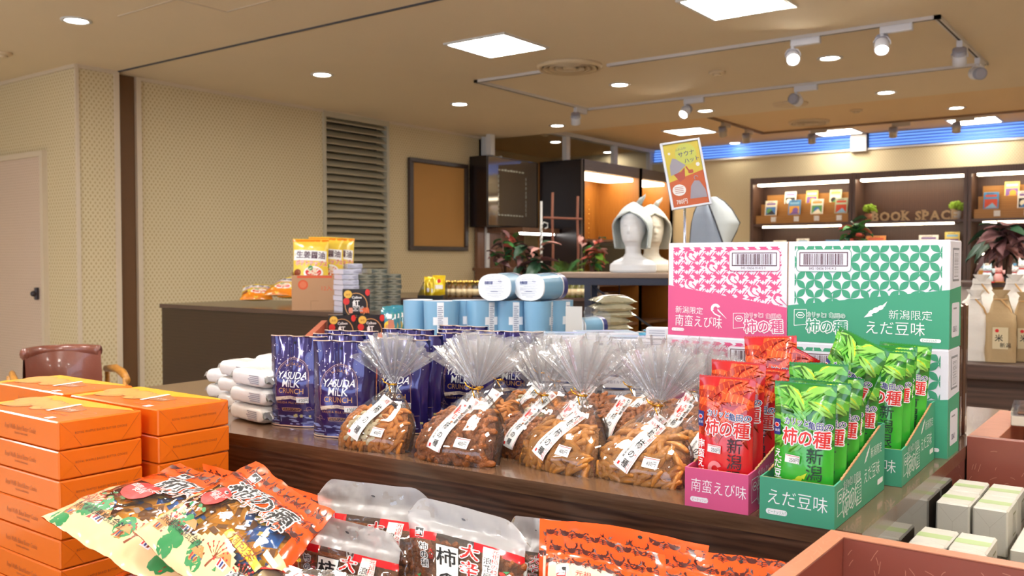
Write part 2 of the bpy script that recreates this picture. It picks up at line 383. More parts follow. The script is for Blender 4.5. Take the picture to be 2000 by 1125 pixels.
# ---- louvre panel: frame and every slat
LV = M('louvre_greige', 'bdb49c', .35, var=.03, spec=.6)
lo = thing('louvre_panel', 'tall metal louvre vent panel in the left wall, horizontal greige slats', 'vent', (-6.42, 6.17, .75))
G().box(-.03, .02, -.43, -.40, 0, 1.84, LV).box(-.03, .02, .40, .43, 0, 1.84, LV).box(-.03, .02, -.40, .40, 1.79, 1.84, LV).box(-.03, .02, -.40, .40, 0, .04, LV).build('frame', lo)
G().box(-.17, -.15, -.42, .42, 0, 1.84, M('louvre_back', '3a3630', .8)).build('backing', lo)
sl = G().add([(-.10, -.40, .055), (.012, -.40, -.012), (.015, -.40, -.006), (-.09, -.40, .062), (-.10, .40, .055), (.012, .40, -.012), (.015, .40, -.006), (-.09, .40, .062)],
    [(0, 1, 2, 3), (7, 6, 5, 4), (0, 4, 5, 1), (1, 5, 6, 2), (2, 6, 7, 3), (3, 7, 4, 0)], LV).build('slat', lo, (0, 0, .06))
for k in range(1, 26): inst(sl, lo, (0, 0, .06+k*.068))
# ---- cork board
cb = thing('cork_board', 'empty cork notice board in dark brown frame on the left wall', 'notice board', (-6.41, 7.345, 1.79))
FR = wood('frame_brown', '4a3830', '2e221c', 2)
for nm, a in (('frame', (-.47, .47, .43, .475)), ('frame', (-.47, .47, -.475, -.43)), ('frame', (-.47, -.415, -.43, .43)), ('frame', (.415, .47, -.43, .43))):
    G().box(-.005, .035, a[0], a[1], a[2], a[3], FR, .004).build(nm, cb)
G().box(-.004, .012, -.42, .42, -.435, .435, M('cork', 'b98a4e', .85, var=.16, vs=160, bump=.2, bs=220)).build('cork_sheet', cb)
for (y, z) in ((6.15-1.2, 2.2), (6.15-1.8, 2.22)): pass

# ================================================================ ceiling fixtures
LEDW = M('led_panel_white', (1, .96, .90), .5, emit=PANEL_E, var=.0)
LEDB = M('led_panel_back', (1, .93, .84), .5, emit=PANEL_E*.42, var=.0)
LEDC = M('led_panel_dim', (1, .93, .84), .5, emit=PANEL_E*.2, var=.0)
def panel(x, y, z, label, s=.225):
    t = thing('ceiling_panel_light', label, 'ceiling light', (x, y, z), 0)
    G().box(-s-.02, s+.02, -s-.02, -s, -.012, .004, METALW).box(-s-.02, s+.02, s, s+.02, -.012, .004, METALW).box(-s-.02, -s, -s, s, -.012, .004, METALW).box(s, s+.02, -s, s, -.012, .004, METALW).build('frame', t)
    G().box(-s, s, -s, s, -.008, .002, LEDW if z < 2.65 else (LEDB if x > -4 else LEDC)).build('diffuser', t); return t
panel(-3.60, 4.70, 2.6, 'square white ceiling panel light left of the round air vent')
panel(-1.97, 4.70, 2.6, 'square white ceiling panel light cut by the top edge of the photo')
panel(-4.62, 9.68, 2.7, 'square ceiling panel light over the lower back ceiling, behind the poster stand')
panel(-3.28, 10.75, 2.7, 'square ceiling panel light above the first bookcase bay')
panel(-1.84, 10.75, 2.7, 'square ceiling panel light above the bookcase at the right')
ORD = ('first', 'second', 'third', 'fourth', 'fifth', 'sixth', 'seventh', 'eighth', 'ninth', 'tenth')
for i_, (x, y) in enumerate(((-.34, 4.7), (1.3, 4.7), (-3.6, 1.4), (-1.97, 1.4), (-.34, 1.4), (1.3, 1.4), (-3.6, -1.6), (-.34, -1.6), (1.3, -1.6), (-5.2, .3))):
    panel(x, y, 2.6, 'square white ceiling panel light outside the picture, %s of the ten unseen ones' % ORD[i_])
DLW = M('downlight_glow', (1, .93, .82), .5, emit=DOWN_E, var=0)
dl0 = None
def down(x, y, z, label):
    global dl0
    if dl0 is None:
        t = dl0 = thing('downlight', label, 'ceiling light', (x, y, z))
        G().lathe([(.062, .004), (.085, .002), (.085, -.006), (.064, -.008), (.062, -.002)], METALW, 24).build('ring', t)
        G().lathe([(0, -.003), (.062, -.003), (.062, .002), (0, .002)], DLW, 20).build('lens', t); return
    dup(dl0, (x, y, z), 0, label)
for a in ((-5.18, 2.77, 2.6, 'round recessed downlight at the top left, over the orange boxes side'), (-5.21, 4.66, 2.6, 'round recessed downlight left of the near ceiling panel'),
    (-5.21, 6.26, 2.6, 'round recessed downlight above the louvre panel and cork board'), (-5.23, 7.85, 2.6, 'round recessed downlight at the end of the left wall, above the white posts'),
    (-3.62, 6.32, 2.6, 'round recessed downlight inside the light track, near the round vent'), (-1.99, 6.35, 2.6, 'round recessed downlight beside the brightly lit spotlight'),
    (-2.02, 7.92, 2.6, 'round recessed downlight right of the rear track, before the ceiling step'), (-3.61, 7.89, 2.6, 'round recessed downlight next to the lit spot on the rear track'),
    (-1.83, 9.75, 2.7, 'round recessed downlight in the lower back ceiling at the right'), (-4.63, 11.0, 2.7, 'small round downlight just above the blue window strip'),
    (-6.40, 9.57, 2.7, 'round downlight seen between the white posts above the dark cabinet'), (-6.42, 10.9, 2.7, 'small round downlight over the lit brown shelf, behind a white post')): down(*a)
VENTM = M('vent_cream', 'd9c3a0', .5, var=.04)
def vent(x, y, z, r, label):
    t = thing('round_air_vent', label, 'air vent', (x, y, z))
    G().lathe([(r, 0), (r, -.012), (r*.93, -.028), (r*.86, -.02), (r*.86, 0)], VENTM, 40).build('rim', t)
    G().lathe([(0, -.002), (r*.86, -.002), (r*.86, 0), (0, 0)], M('vent_dark', '5c4a34', .8), 30).build('backing', t)
    for k, q in enumerate((.76, .58, .40)): G().lathe([(r*q, -.004), (r*(q+.06), -.03), (r*(q-.02), -.024), (r*(q-.05), -.006)], VENTM, 36).build('louvre_ring', t)
    G().lathe([(0, -.03), (r*.2, -.026), (r*.2, -.004), (0, -.004)], VENTM, 20).build('hub', t)
vent(-3.56, 5.50, 2.6, .235, 'large round ceiling air vent where the light track begins'); vent(-3.28, 9.78, 2.7, .21, 'round ceiling air vent in the back ceiling, above the blue window')
tag(G().lathe([(.15, 0), (.15, -.012), (.12, -.02), (0, -.02)], VENTM, 30).build('speaker_grille', None, (-2.84, 7.98, 2.6)), 'plain round ceiling speaker disc behind the dark track spotlight', 'speaker')
for i, (x, y, z, l) in enumerate(((-2.80, 6.32, 2.6, 'small round smoke detector inside the light track loop'), (-6.39, 2.91, 2.6, 'small smoke detector at the left edge of the ceiling'), (-2.65, 9.3, 2.7, 'tiny smoke detector in the back ceiling right of the round vent'), (-6.1, 8.9, 2.7, 'tiny detector on the alcove ceiling behind the white posts'))):
    t = thing('smoke_detector', l, 'smoke detector', (x, y, z)); G().lathe([(.06, 0), (.06, -.012), (.045, -.02)], VENTM, 20).build('base', t); G().lathe([(.03, -.018), (.03, -.028), (.015, -.034), (0, -.034)], VENTM, 16).build('sensor', t)

# ---- light tracks and spotlights
TRK = M('track_white', 'd6d0cc', .4, var=.02); SLOT = M('track_slot', '3a2f26', .7); TRD = M('track_brown', '8a6640', .5)
def track(name, pts, z, m, label, slot=True):
    t = thing(name, label, 'light track')
    for (x0, y0), (x1, y1) in zip(pts, pts[1:]):
        if abs(x1-x0) > abs(y1-y0): b = (min(x0, x1)-.017, max(x0, x1)+.017, y0-.017, y0+.017); s2 = (min(x0, x1), max(x0, x1), y0-.006, y0+.006)
        else: b = (x0-.017, x0+.017, min(y0, y1)-.017, max(y0, y1)+.017); s2 = (x0-.006, x0+.006, min(y0, y1), max(y0, y1))
        r = G().box(*b, z-.02, z, m).build('rail', t)
        if slot: G().box(*s2, z-.0205, z-.018, SLOT).build('slot', r)
    return t
track('light_track', [(-3.30, 5.62), (-1.16, 5.62), (-1.16, 7.14), (-4.42, 7.14), (-4.42, 5.52), (-3.83, 5.52)], 2.6, TRK, 'white rectangular lighting track loop on the front ceiling')
track('light_track', [(-3.99, 8.6), (-3.99, 10.3), (1.0, 10.3)], 2.7, TRD, 'dark lighting track on the back ceiling above the bookcase')
SPW = M('spot_white', 'dfe0e8', .35, var=.02); SPG = M('spot_grey', '9a9aa8', .5); LITM = M('spot_lamp_lit', (1, .9, .74), .5, emit=150., var=0); OFFM = M('spot_lens', 'c8c8d0', .2, spec=.8)
def spot(x, y, z, ax, aim, label, lit, m=SPW):
    """track head: driver box on the rail, yoke, ribbed barrel aimed along aim"""
    t = thing('track_spotlight', label, 'spotlight', (x, y, z), 0, None)
    T = Matrix.Rotation(ax, 4, 'Z')
    G().box(-.01, .17, -.018, .018, -.062, -.02, m, .003, T).build('driver_box', t)
    G().tube([(0, 0, -.06), (0, 0, -.078)], .012, m, 10).build('swivel', t)
    a = Vector(aim).normalized(); c = Vector((0, 0, -.125)); q = a.to_track_quat('Z', 'Y').to_matrix().to_4x4(); T2 = Matrix.Translation(c) @ q
    yk = G(); sd = a.cross(Vector((0, 0, 1))).normalized()
    yk.tube([c+sd*.046, c+sd*.046+Vector((0, 0, .02)), c+sd*.03+Vector((0, 0, .045)), c+Vector((0, 0, .05)), c-sd*.03+Vector((0, 0, .045)), c-sd*.046+Vector((0, 0, .02)), c-sd*.046], .004, m, 6); yk.build('yoke', t)
    b = G().lathe([(.022, -.045), (.036, -.04), (.040, -.01), (.042, .045), (.036, .047), (.034, .03)], m, 20, T2)
    for k in range(5): b.lathe([(.028, -.046+k*.008-.01), (.041, -.046+k*.008-.01), (.041, -.043+k*.008-.01), (.028, -.043+k*.008-.01)], SPG, 16, T2)
    b.build('barrel', t)
    G().lathe([(0, .034), (.034, .034), (.034, .036), (0, .036)], LITM if lit else OFFM, 18, T2).build('lamp', t)
    if lit:
        ld = bpy.data.lights.new('spot_lamp', 'SPOT'); ld.energy = SPOT_E; ld.color = (1, .88, .74); ld.spot_size = 1.1; ld.spot_blend = .6; ld.shadow_soft_size = .03
        lo2 = bpy.data.objects.new('lamp_light', ld); COL.objects.link(lo2); lo2.parent = t; lo2.location = c+a*.06; lo2.rotation_euler = (-a).to_track_quat('Z', 'Y').to_euler()
spot(-1.99, 5.62, 2.6, 0, (.35, -.75, -.55), 'track spotlight glaring straight at the viewer, first from the left on the near rail', True)
spot(-1.46, 5.62, 2.6, 0, (.15, -.6, -.8), 'lit track spotlight hanging near the corner of the near rail', True)
spot(-1.16, 6.25, 2.6, PI/2, (-.1, .6, -.8), 'white track spotlight on the short side rail, aimed down and away', False)
spot(-1.16, 6.85, 2.6, PI/2, (-.5, .7, .2), 'grey ribbed track spotlight on the short side rail, at the rear corner', False)
spot(-4.42, 6.93, 2.6, PI/2, (-.3, .5, -.9), 'small white track spotlight at the far left corner of the track', False)
spot(-3.45, 7.14, 2.6, 0, (-.1, -.7, -.6), 'small lit track spotlight on the rear rail beside a downlight', True)
spot(-2.50, 7.14, 2.6, 0, (.1, .8, -.1), 'dark ribbed track spotlight on the rear rail, seen from behind', False)
for x, y, ax, l in ((-3.99, 9.16, PI/2, 'small track spotlight, first on the back ceiling track'), (-3.99, 9.8, PI/2, 'small track spotlight, second on the back ceiling track'), (-2.55, 10.3, 0, 'small track spotlight on the back track between two panel lights'), (-3.42, 10.3, 0, 'small track spotlight in front of the left back panel light'), (-1.93, 10.3, 0, 'small track spotlight in front of the right back panel light')):
    spot(x, y, 2.7, ax, (-.1, .5, -.9), l, False, M('spot_beige', 'b8a890', .5))

# ================================================================ display furniture
TZ = .835
TW = wood('table_walnut', '6a4c3a', '2a1812', 0, .28, 16., 9., coat=.25)
TT = wood('table_top_walnut', '7a5c44', '4a3324', 0, .22, 5., 5., coat=.4)
TS = M('table_side_gloss', '2a201a', .07, spec=.9, coat=1., var=.1)
ta = thing('display_table', 'long dark walnut display table carrying the pouches, cracker bags and cartons', 'table')
G().ext([(-2.5, 1.195), (-.356, 1.300), (-.356, 2.6), (-2.5, 2.6)], .81, TZ, TT).build('tabletop', ta)
g = G().box(0, 2.144, .002, .022, .30, .8099, TW); g.build('apron', ta, (-2.5, 1.195, 0), math.atan2(.105, 2.144))
G().box(-.376, -.3565, 1.33, 2.59, .30, .8099, TS).build('side_panel', ta)
G().box(-2.4, -.45, 1.4, 2.5, 0, .30, TS).build('plinth', ta)
# lower platform in front of the table
LOW = wood('platform_wood', '5b4030', '33221a', 0, .4)
lp = thing('low_platform', 'low dark wooden platform in front of the walnut table, under the big snack bags', 'table')
G().box(-2.6, -.42, .25, 1.19, .43, .46, LOW).build('tabletop', lp); G().box(-2.55, -.47, .3, 1.18, 0, .43, LOW).build('body', lp)

# ---------------------------------------------------------------- cartons of rice-cracker bags
PK = M('carton_pink', 'd65384', .55, var=.03); GN = M('carton_green', '3d9875', .55, var=.03); CW = M('carton_white', 'e0dfe9', .6, var=.02, bump=.05, bs=90)
BARC = M('barcode_ink', '5b3b46', .6); KRAFT = M('corrugated_kraft', 'b48a5c', .8, var=.12, vs=60)
def logo(p, x, y, s, c, l, box=True):
    """small hexagon badge in a flag-shaped frame"""
    if box: p.line([(x, y), (x, y+s), (x+s*.78, y+s*1.03), (x+s*.78, y+s*.1), (x, y)], s*.035, c, l)
    hx = [(x+s*.39+s*.27*math.cos(k*PI/3), y+s*.66+s*.19*math.sin(k*PI/3)) for k in range(7)]; p.line(hx, s*.04, c, l)
    p.rect(x+s*.25, y+s*.62, x+s*.53, y+s*.7, c, l)
def kaki_logo(p, x, y, h, fill, out, l, a=.04, sub=None, small=True):
    """the big outlined lettering with the small line over it"""
    p.text('柿の種', x, y, h, fill, l, a=a, wx=.93, off=.035, out=out, ow=.06)
    p.text('カリッと!', x+h*.05, y+h*1.0, h*.40, sub or fill, l+2, a=a, wx=.78, off=.02, out=out, ow=.05)
    p.text('亀田の', x+h*1.55, y+h*1.0, h*.37, sub or fill, l+2, a=a, wx=1., off=.02, out=out, ow=.05)
def shrimp(p, x, y, s, m, l):
    p.ring(x, y, s*.5, s*.28, m, l, 12, a0=.4, a1=3.6); p.line([(x-s*.4, y-s*.15), (x-s*.1, y-s*.5), (x+s*.5, y-s*.75)], s*.12, m, l)
    for k in range(4): p.line([(x+s*.2, y-s*.05*k), (x+s*(.8+.1*k), y-s*(.6+.1*k))], s*.035, m, l)
def beans(p, x, y, s, m, l, a=.6):
    for k, r in enumerate((.22, .27, .24)): p.circ(x+math.cos(a)*s*(k-1)*.42, y+math.sin(a)*s*(k-1)*.42, s*r*1.15, m, l, 12, s*r*.8, a)
    p.poly([(x+math.cos(a)*s*.5, y+math.sin(a)*s*.7), (x+s*.9, y+s*.75), (x+s*.7, y+s*.3)], m, l); p.poly([(x-s*.5, y-s*.15), (x-s*.95, y-s*.65), (x-s*.25, y-s*.5)], m, l)
def carton_front(kind, W, H):
    p = Print(); c = PK if kind == 'p' else GN
    if kind == 'p':      # band falls to the right
        yl, yr = H*.545, H*.335
    else: yl, yr = H*.36, H*.545
    sl = (yr-yl)/W
    keep = lambda poly: clip(clip(clip(clip(poly, sl, -1, -yl), 1, 0, W*.955), -1, 0, -W*.045), 0, 1, H*.955)
    if kind == 'p':
        s = W*.092
        for i in range(-1, 15):
            for j in range(3, 14):
                x, y = i*s+W*.03, j*s*.82
                star = [(0, .1), (.25, .35), (.0, .62), (.22, .86), (.48, .62), (.62, .86), (.62, .6), (.9, .72), (.72, .45), (.95, .3), (.7, .2), (.62, -.1), (.48, .12), (.3, -.12), (.3, .12)]
                q = keep([(x+a*s*1.0, y+b*s*.82) for a, b in star])
                if len(q) > 2: p.poly(q, c, 1)
                for k in (0, .24):
                    q = keep([(x+s*(a+k), y+s*.82*b) for a, b in ((.62, .55), (.74, .55), (1.05, 1.0), (.93, 1.0))])
                    if len(q) > 2: p.poly(q, c, 1)
        for i, (a, b) in enumerate(((.2, .86), (.38, .74), (.56, .62), (.74, .50), (.93, .42), (.2, .56))):
            if b*H > yl+sl*a*W+.005: p.circ(a*W, b*H, s*.62, CW, 2, 14, s*.5, .5); shrimp(p, a*W, b*H+s*.1, s*.8, c, 3)
    else:
        s = W*.059
        for i in range(-1, 21):
            for j in range(2, 20):
                if (i+j) % 2: continue
                for dy in (1, -1):
                    x0, y0, x1, y1 = i*s, j*s*1.0, (i+1)*s, (j+dy)*s; dx, ddy = x1-x0, y1-y0; pts = []
                    for k in range(9): t = k/8; b = math.sin(PI*t)*.26; pts.append((x0+dx*t-ddy*b, y0+ddy*t+dx*b))
                    for k in range(1, 8): t = 1-k/8; b = math.sin(PI*t)*.26; pts.append((x0+dx*t+ddy*b, y0+ddy*t-dx*b))
                    q = keep(pts)
                    if len(q) > 2: p.poly(q, c, 1)
        for a, b in ((.55, .84), (.83, .68), (.66, .55), (.93, .84), (.52, .52), (.3, .5), (.9, .55), (.15, .55)): beans(p, a*W, b*H, s*.42, c, 2)
    p.poly([(0, 0), (W, 0), (W, yr), (0, yl)], c, 2)
    # barcode window
    if kind == 'p': bx = W*.53
    else: bx = W*.055
    bw = W*.415 if kind == 'p' else W*.36
    p.rect(bx, H*.70, bx+bw, H*.925, c, 3, r=.008); p.rect(bx+.0012, H*.70+.0012, bx+bw-.0012, H*.925-.0012, CW, 4, r=.007)
    p.rect(bx+bw*.06, H*.755, bx+bw*.94, H*.895, BARC, 5); p.rect(bx+bw*.06+.002, H*.755+.002, bx+bw*.94-.002, H*.895-.002, CW, 6)
    p.bars(bx+bw*.14, H*.77, bx+bw*.86, H*.88, BARC, 7, 30, 3 if kind == 'p' else 5)
    p.text('845 10656 01415 0' if kind == 'p' else '845 10656 01414 3', bx+bw*.24, H*.722, H*.038, BARC, 5, wx=.9)
    if kind == 'p':
        p.text('新潟限定', W*.065, H*.25, H*.082, WHITE, 4, a=-.03, off=-.004); p.text('南蛮えび味', W*.06, H*.115, H*.135, WHITE, 4, a=-.03, wx=.82, off=-.005)
        shrimp(p, W*.42, H*.3, H*.11, WHITE, 4); p.rect(W*.035, H*.045, W*.145, H*.08, WHITE, 4, r=H*.016); p.text('ピーナッツ入り', W*.045, H*.05, H*.03, c, 5, wx=.62)
        logo(p, W*.57, H*.1, H*.16, WHITE, 4); kaki_logo(p, W*.66, H*.07, H*.15, PK, WHITE, 4)
    else:
        logo(p, W*.045, H*.16, H*.16, WHITE, 4); kaki_logo(p, W*.125, H*.11, H*.145, GN, WHITE, 4, a=-.02)
        p.text('新潟限定', W*.645, H*.265, H*.098, WHITE, 4, off=-.008); p.text('えだ豆味', W*.50, H*.12, H*.14, WHITE, 4, wx=.98, off=-.005)
        beans(p, W*.57, H*.34, H*.115, WHITE, 4, .5); p.rect(W*.835, H*.055, W*.955, H*.09, WHITE, 4, r=H*.016); p.text('ピーナッツ入り', W*.845, H*.06, H*.03, c, 5, wx=.62)
    return p
def carton(x0, x1, y0, z0, H, kind, label, D=.106, rz=0.):
    W = x1-x0; t = thing('snack_carton', label, 'cardboard box', (x0, y0, z0), rz)
    G().box(0, W, 0, D, 0, H-.001, CW, .0012).build('body', t)
    g = G().box(.001, W-.001, .001, D/2-.0008, H-.001, H+.0008, CW); g.build('top_flap', t); G().box(.001, W-.001, D/2+.0008, D-.001, H-.001, H+.0008, CW).build('top_flap', t)
    G().box(-.0004, .0006, .0, D, H*.0, H, KRAFT).build('edge', t)
    carton_front(kind, W, H).build('print', faceY(0, 0, 0), t)
    if kind == 'g':
        p = Print(); p.poly([(0, 0), (D, 0), (D, H*.57), (0, H*.545)], GN, 1); p.rect(D*.22, H*.62, D*.78, H*.93, GREYP, 2); p.rect(D*.25, H*.64, D*.75, H*.91, CW, 3)
        for k in range(18): p.rect(D*.32, H*(.66+k*.0125), D*.68, H*(.66+k*.0125+random.Random(k).choice((.003, .006))), GREYP, 4)
        p.rect(D*.18, H*.1, D*.85, H*.42, CW, 2, r=.006); p.text('2026.4.21', D*.3, H*.15, .016, M('ink_date', '4c4a6a', .6), 3, a=0, wx=.55); p.rect(D*.3, H*.36, D*.6, H*.375, GREYP, 3)
        p.build('side_print', faceX(0, 0, W), t)
    return t
CH = .2085
carton(-.674, -.361, 1.886, TZ, CH, 'g', 'green and white snack carton at the bottom, half hidden behind the green bags')
carton(-.674, -.361, 1.888, TZ+CH+.0012, CH, 'g', 'green petal-pattern snack carton, on top at the right')
carton(-.955, -.6765, 1.886, TZ, CH, 'p', 'pink and white snack carton at the bottom, behind the red bags')
carton(-.953, -.6765, 1.890, TZ+CH+.0012, CH, 'p', 'pink houndstooth shrimp snack carton, on top at the left')

# ---------------------------------------------------------------- foil bags
def nz(x, y, z): return noise.noise(Vector((x, y, z)))
def bagfn(w, h, t, seed=0, wr=.0018, top=.12, bot=.06, base=.0, back=.6, wave=0., lean=0., neck=.06):
    """a filled bag standing in the XZ plane, front towards -Y.  (u, v, h) -> point, u,v in metres from the lower left corner"""
    def fn(side):
        def f(u, v, hh=0.):
            a = max(-1, min(1, (u/w-.5)*2)); b = max(0., min(1., v/h))
            prof = min(1, max(0, (1-b)/.0001)) and min(1, b/max(bot, 1e-4))**.5*min(1, (1-b)/max(top, 1e-4))**.8*(.65+.35*math.cos(PI*(b-.4)))
            prof = max(prof, base*(1-b)**2)
            th = t*prof*max(0, 1-abs(a)**2.6)**.7
            q = wr*(nz(u*26+seed, v*26, 3.1)*1.2+nz(u*70+seed*2, v*34+a*4, 1.7)*.8)*(.35+.65*min(1, prof*2))
            q += wr*1.6*math.sin(a*9+seed+b*3)*max(0, b-1+top*2)*1.5
            wv = wave*math.sin(a*3.2+seed*1.7)*b**2
            x = (u-w/2)*(1-neck*prof*(1-abs(a)*.2)); y = (-(th)+q-hh) if side else (th*back+q*.6+.0005)
            return (x, y+wv+lean*b*b, v)
        return f
    return fn(True), fn(False)
def foil_bag(name, parent, F, B, w, h, mf, mb, nu=22, nv=34):
    g = G(); g.grid(lambda a, b: F(a*w, b*h), nu, nv, mf); g.grid(lambda a, b: B(a*w, b*h), 12, 18, mb, flip=True)
    return g.build(name, parent)
def crimp_edge(g, F, w, h, m, n=40, a=.0016):
    """zig-zag cut seal along the top"""
    vs = []; fs = []
    for i in range(n+1):
        u = w*i/n; x, y, z = F(u, h*.999); vs += [(x, y-.0003, z-.004), (x, y-.0003, z+(a if i % 2 else 0))]
    for i in range(n): fs.append((2*i, 2*i+2, 2*i+3, 2*i+1))
    g.add(vs, fs, m)
FR1 = M('bag_red', 'c9151d', .2, var=.12, vs=30, coat=.6); FG1 = M('bag_green', '1f7d22', .2, var=.12, vs=30, coat=.6)
SHR = M('shrimp_orange', 'f0501c', .25, var=.2, vs=40, coat=.6); SHR2 = M('shrimp_deep', 'b02812', .25, var=.2, vs=40, coat=.6); SHRE = M('shrimp_eye', '3b1410', .3)
BN1 = M('bean_green', '62b83a', .25, var=.15, vs=60, coat=.6); BN2 = M('bean_light', '8fcf55', .25, var=.15, vs=60, coat=.6); BN3 = M('bean_dark', '2d6a1f', .25, var=.2, vs=60, coat=.6)
LG1 = M('bag_lime', '39b233', .2, coat=.6, var=.05); RD1 = M('bag_scarlet', 'e2242a', .2, coat=.6, var=.05); SILV = M('bag_back_silver', 'b9bbc2', .25, metal=.7)
DKT = M('dark_ink_green', '0d3a1c', .4); DKR = M('dark_ink_maroon', '3c0b14', .4); YEL = M('yellow_print', 'c8dc28', .35); YEL2 = M('deep_yellow', 'f0c41c', .35)
def snack_print(kind, w, h, seed=0):
    p = Print(); r = random.Random(seed); g = kind == 'g'
    p.rect(0, 0, w, h*.55, LG1 if g else RD1, 1)
    # photo-like heap of pods or shrimps over the top 55 %
    n_ = 31 if g else 29
    for k in range(n_):
        x = w*(.08+.84*((k*17+3*(k//7)) % n_)/n_); y = h*(.53+.44*((k*11) % n_)/n_); a = r.uniform(-.9, .9)+(.4 if k % 2 else 0); lay = 2+k*.5; ca, sa = math.cos(a), math.sin(a)
        L = w*(r.uniform(.19, .27) if g else r.uniform(.22, .32)); T = lambda u, v: (x+u*ca-v*sa, y+u*sa+v*ca)
        if g:
            m = r.choice((BN1, BN1, BN2, BN1, BN3)); up = []; lo_ = []
            for t in range(13): s = t/12; hh = L*(.33+.05*math.cos(s*18.8))*math.sin(PI*s)**.5; up.append(((s*2-1)*L, hh+.12*L*math.sin(PI*s))); lo_.append(((s*2-1)*L, -hh*.85+.12*L*math.sin(PI*s)))
            hl = [[(-.6*L+i*.1*L, L*(.26+.14*math.sin(i/12*PI))) for i in range(13)]+[(.6*L-i*.1*L, L*(.20+.12*math.sin(i/12*PI))) for i in range(13)]]
            hm = BN2 if m is not BN2 else YEL
        else:
            m = r.choice((SHR, SHR, SHR2)); up = []; lo_ = []
            for t in range(11): s = t/10; c_ = L*.25*math.sin(PI*s); th_ = L*(.26-.14*s)*math.sin(PI*min(1, s*.9+.1))**.5; up.append(((s*2-1)*L, c_+th_)); lo_.append(((s*2-1)*L, c_-th_))
            hl = [[(-.75*L+i*.3*L, L*(.40-.02*i)), (-.68*L+i*.3*L, L*(.40-.02*i)), (-.70*L+i*.3*L, L*.0), (-.75*L+i*.3*L, L*.0)] for i in range(5)]; hm = M('shrimp_light', 'f47a3c', .25, var=.1, coat=.6) if m is SHR else SHR
        for pts, mm, dl in [(up+lo_[::-1], m, 0)]+[(q, hm, .3) for q in hl]:
            q = clip(clip(clip([T(u, v) for u, v in pts], 1, 0, w), -1, 0, 0), 0, 1, h*.985)
            if len(q) > 2: p.poly(q, mm, lay+dl*.8)
        if not g and .1*w < x < .9*w and y < h*.93: p.circ(x-ca*L*.8, y-sa*L*.8, w*.012, SHRE, lay+.3, 6)
    L0 = 18
    p.rect(0, h*.60, w*.15, h*.72, NAVY, L0)
    hx = [(w*.075+w*.055*math.cos(k*PI/3), h*.675+h*.02*math.sin(k*PI/3)) for k in range(6)]; p.poly(hx, WHITE, L0+1)
    p.poly([(w*.075+(a-w*.075)*.8, h*.675+(b-h*.675)*.75) for a, b in hx], RED, L0+2); p.text('SNACK' if False else '新潟', w*.035, h*.625, w*.05, WHITE, L0+1)
    p.text('柿の種', w*.2, h*.555, w*.285, RED, L0+2, a=-.03, wx=.9, off=.045, out=WHITE, ow=.06)
    p.text('カリッと!', w*.22, h*.695, w*.125, NAVY, L0+5, a=-.03, wx=.85, off=.03, out=WHITE, ow=.06)
    p.text('亀田の', w*.62, h*.675, w*.125, NAVY, L0+5, a=-.03, off=.03, out=WHITE, ow=.06)
    p.vtext('新潟限定', w*.74, h*.53, w*.27, DKT if g else DKR, L0, off=.005, pitch=.98)
    p.vtext('えだ豆味' if g else '南蛮えび味', w*.12, h*.50, w*.16, WHITE, L0, off=.015, pitch=1.)
    if g: beans(p, w*.42, h*.26, w*.24, YEL, L0, .7)
    else: shrimp(p, w*.4, h*.28, w*.26, M('shrimp_pale', 'f08a8c', .3, coat=.5), L0)
    p.rect(w*.26, h*.405, w*.51, h*.465, LABELP, L0+6, a=-.06); p.rect(w*.27, h*.455, w*.5, h*.459, RED, L0+7, a=-.06)
    p.text('250円', w*.33, h*.415, w*.085, BLACK, L0+7, a=-.06, wx=.8)
    return p
BAGP = {}
def make_snack(kind):
    w, h = .092, .195; t = thing('snack_bag', 'x', 'snack bag'); F, B = bagfn(w, h, .017, 3 if kind == 'g' else 8, .0007, .2, .05, neck=.05)
    foil_bag('pouch', t, F, B, w, h, FG1 if kind == 'g' else FR1, SILV)
    snack_print(kind, w, h, 5 if kind == 'g' else 9).build('print', lambda u, v, s: F(min(max(u, 0), w), min(max(v, 0), h), s+.0002), t, .0045, .00015)
    g = G(); crimp_edge(g, F, w, h, M('seal_green', '1d8a3c', .3) if kind == 'g' else M('seal_red', 'd22a1e', .3)); g.build('seal', t)
    BAGP[kind] = [t, False]
def place_snack(kind, x, y, z, rz, rx, label, group, roll=0.):
    if kind not in BAGP: make_snack(kind)
    t, used = BAGP[kind]; rot = (rx, roll, rz)
    if used: return dup(t, (x, y, z), rot, label, group)
    BAGP[kind][1] = True; KIDS[t.name] = kids(t); t.location = (x, y, z); t.rotation_euler = rot; t['label'] = label; t['group'] = group; return t
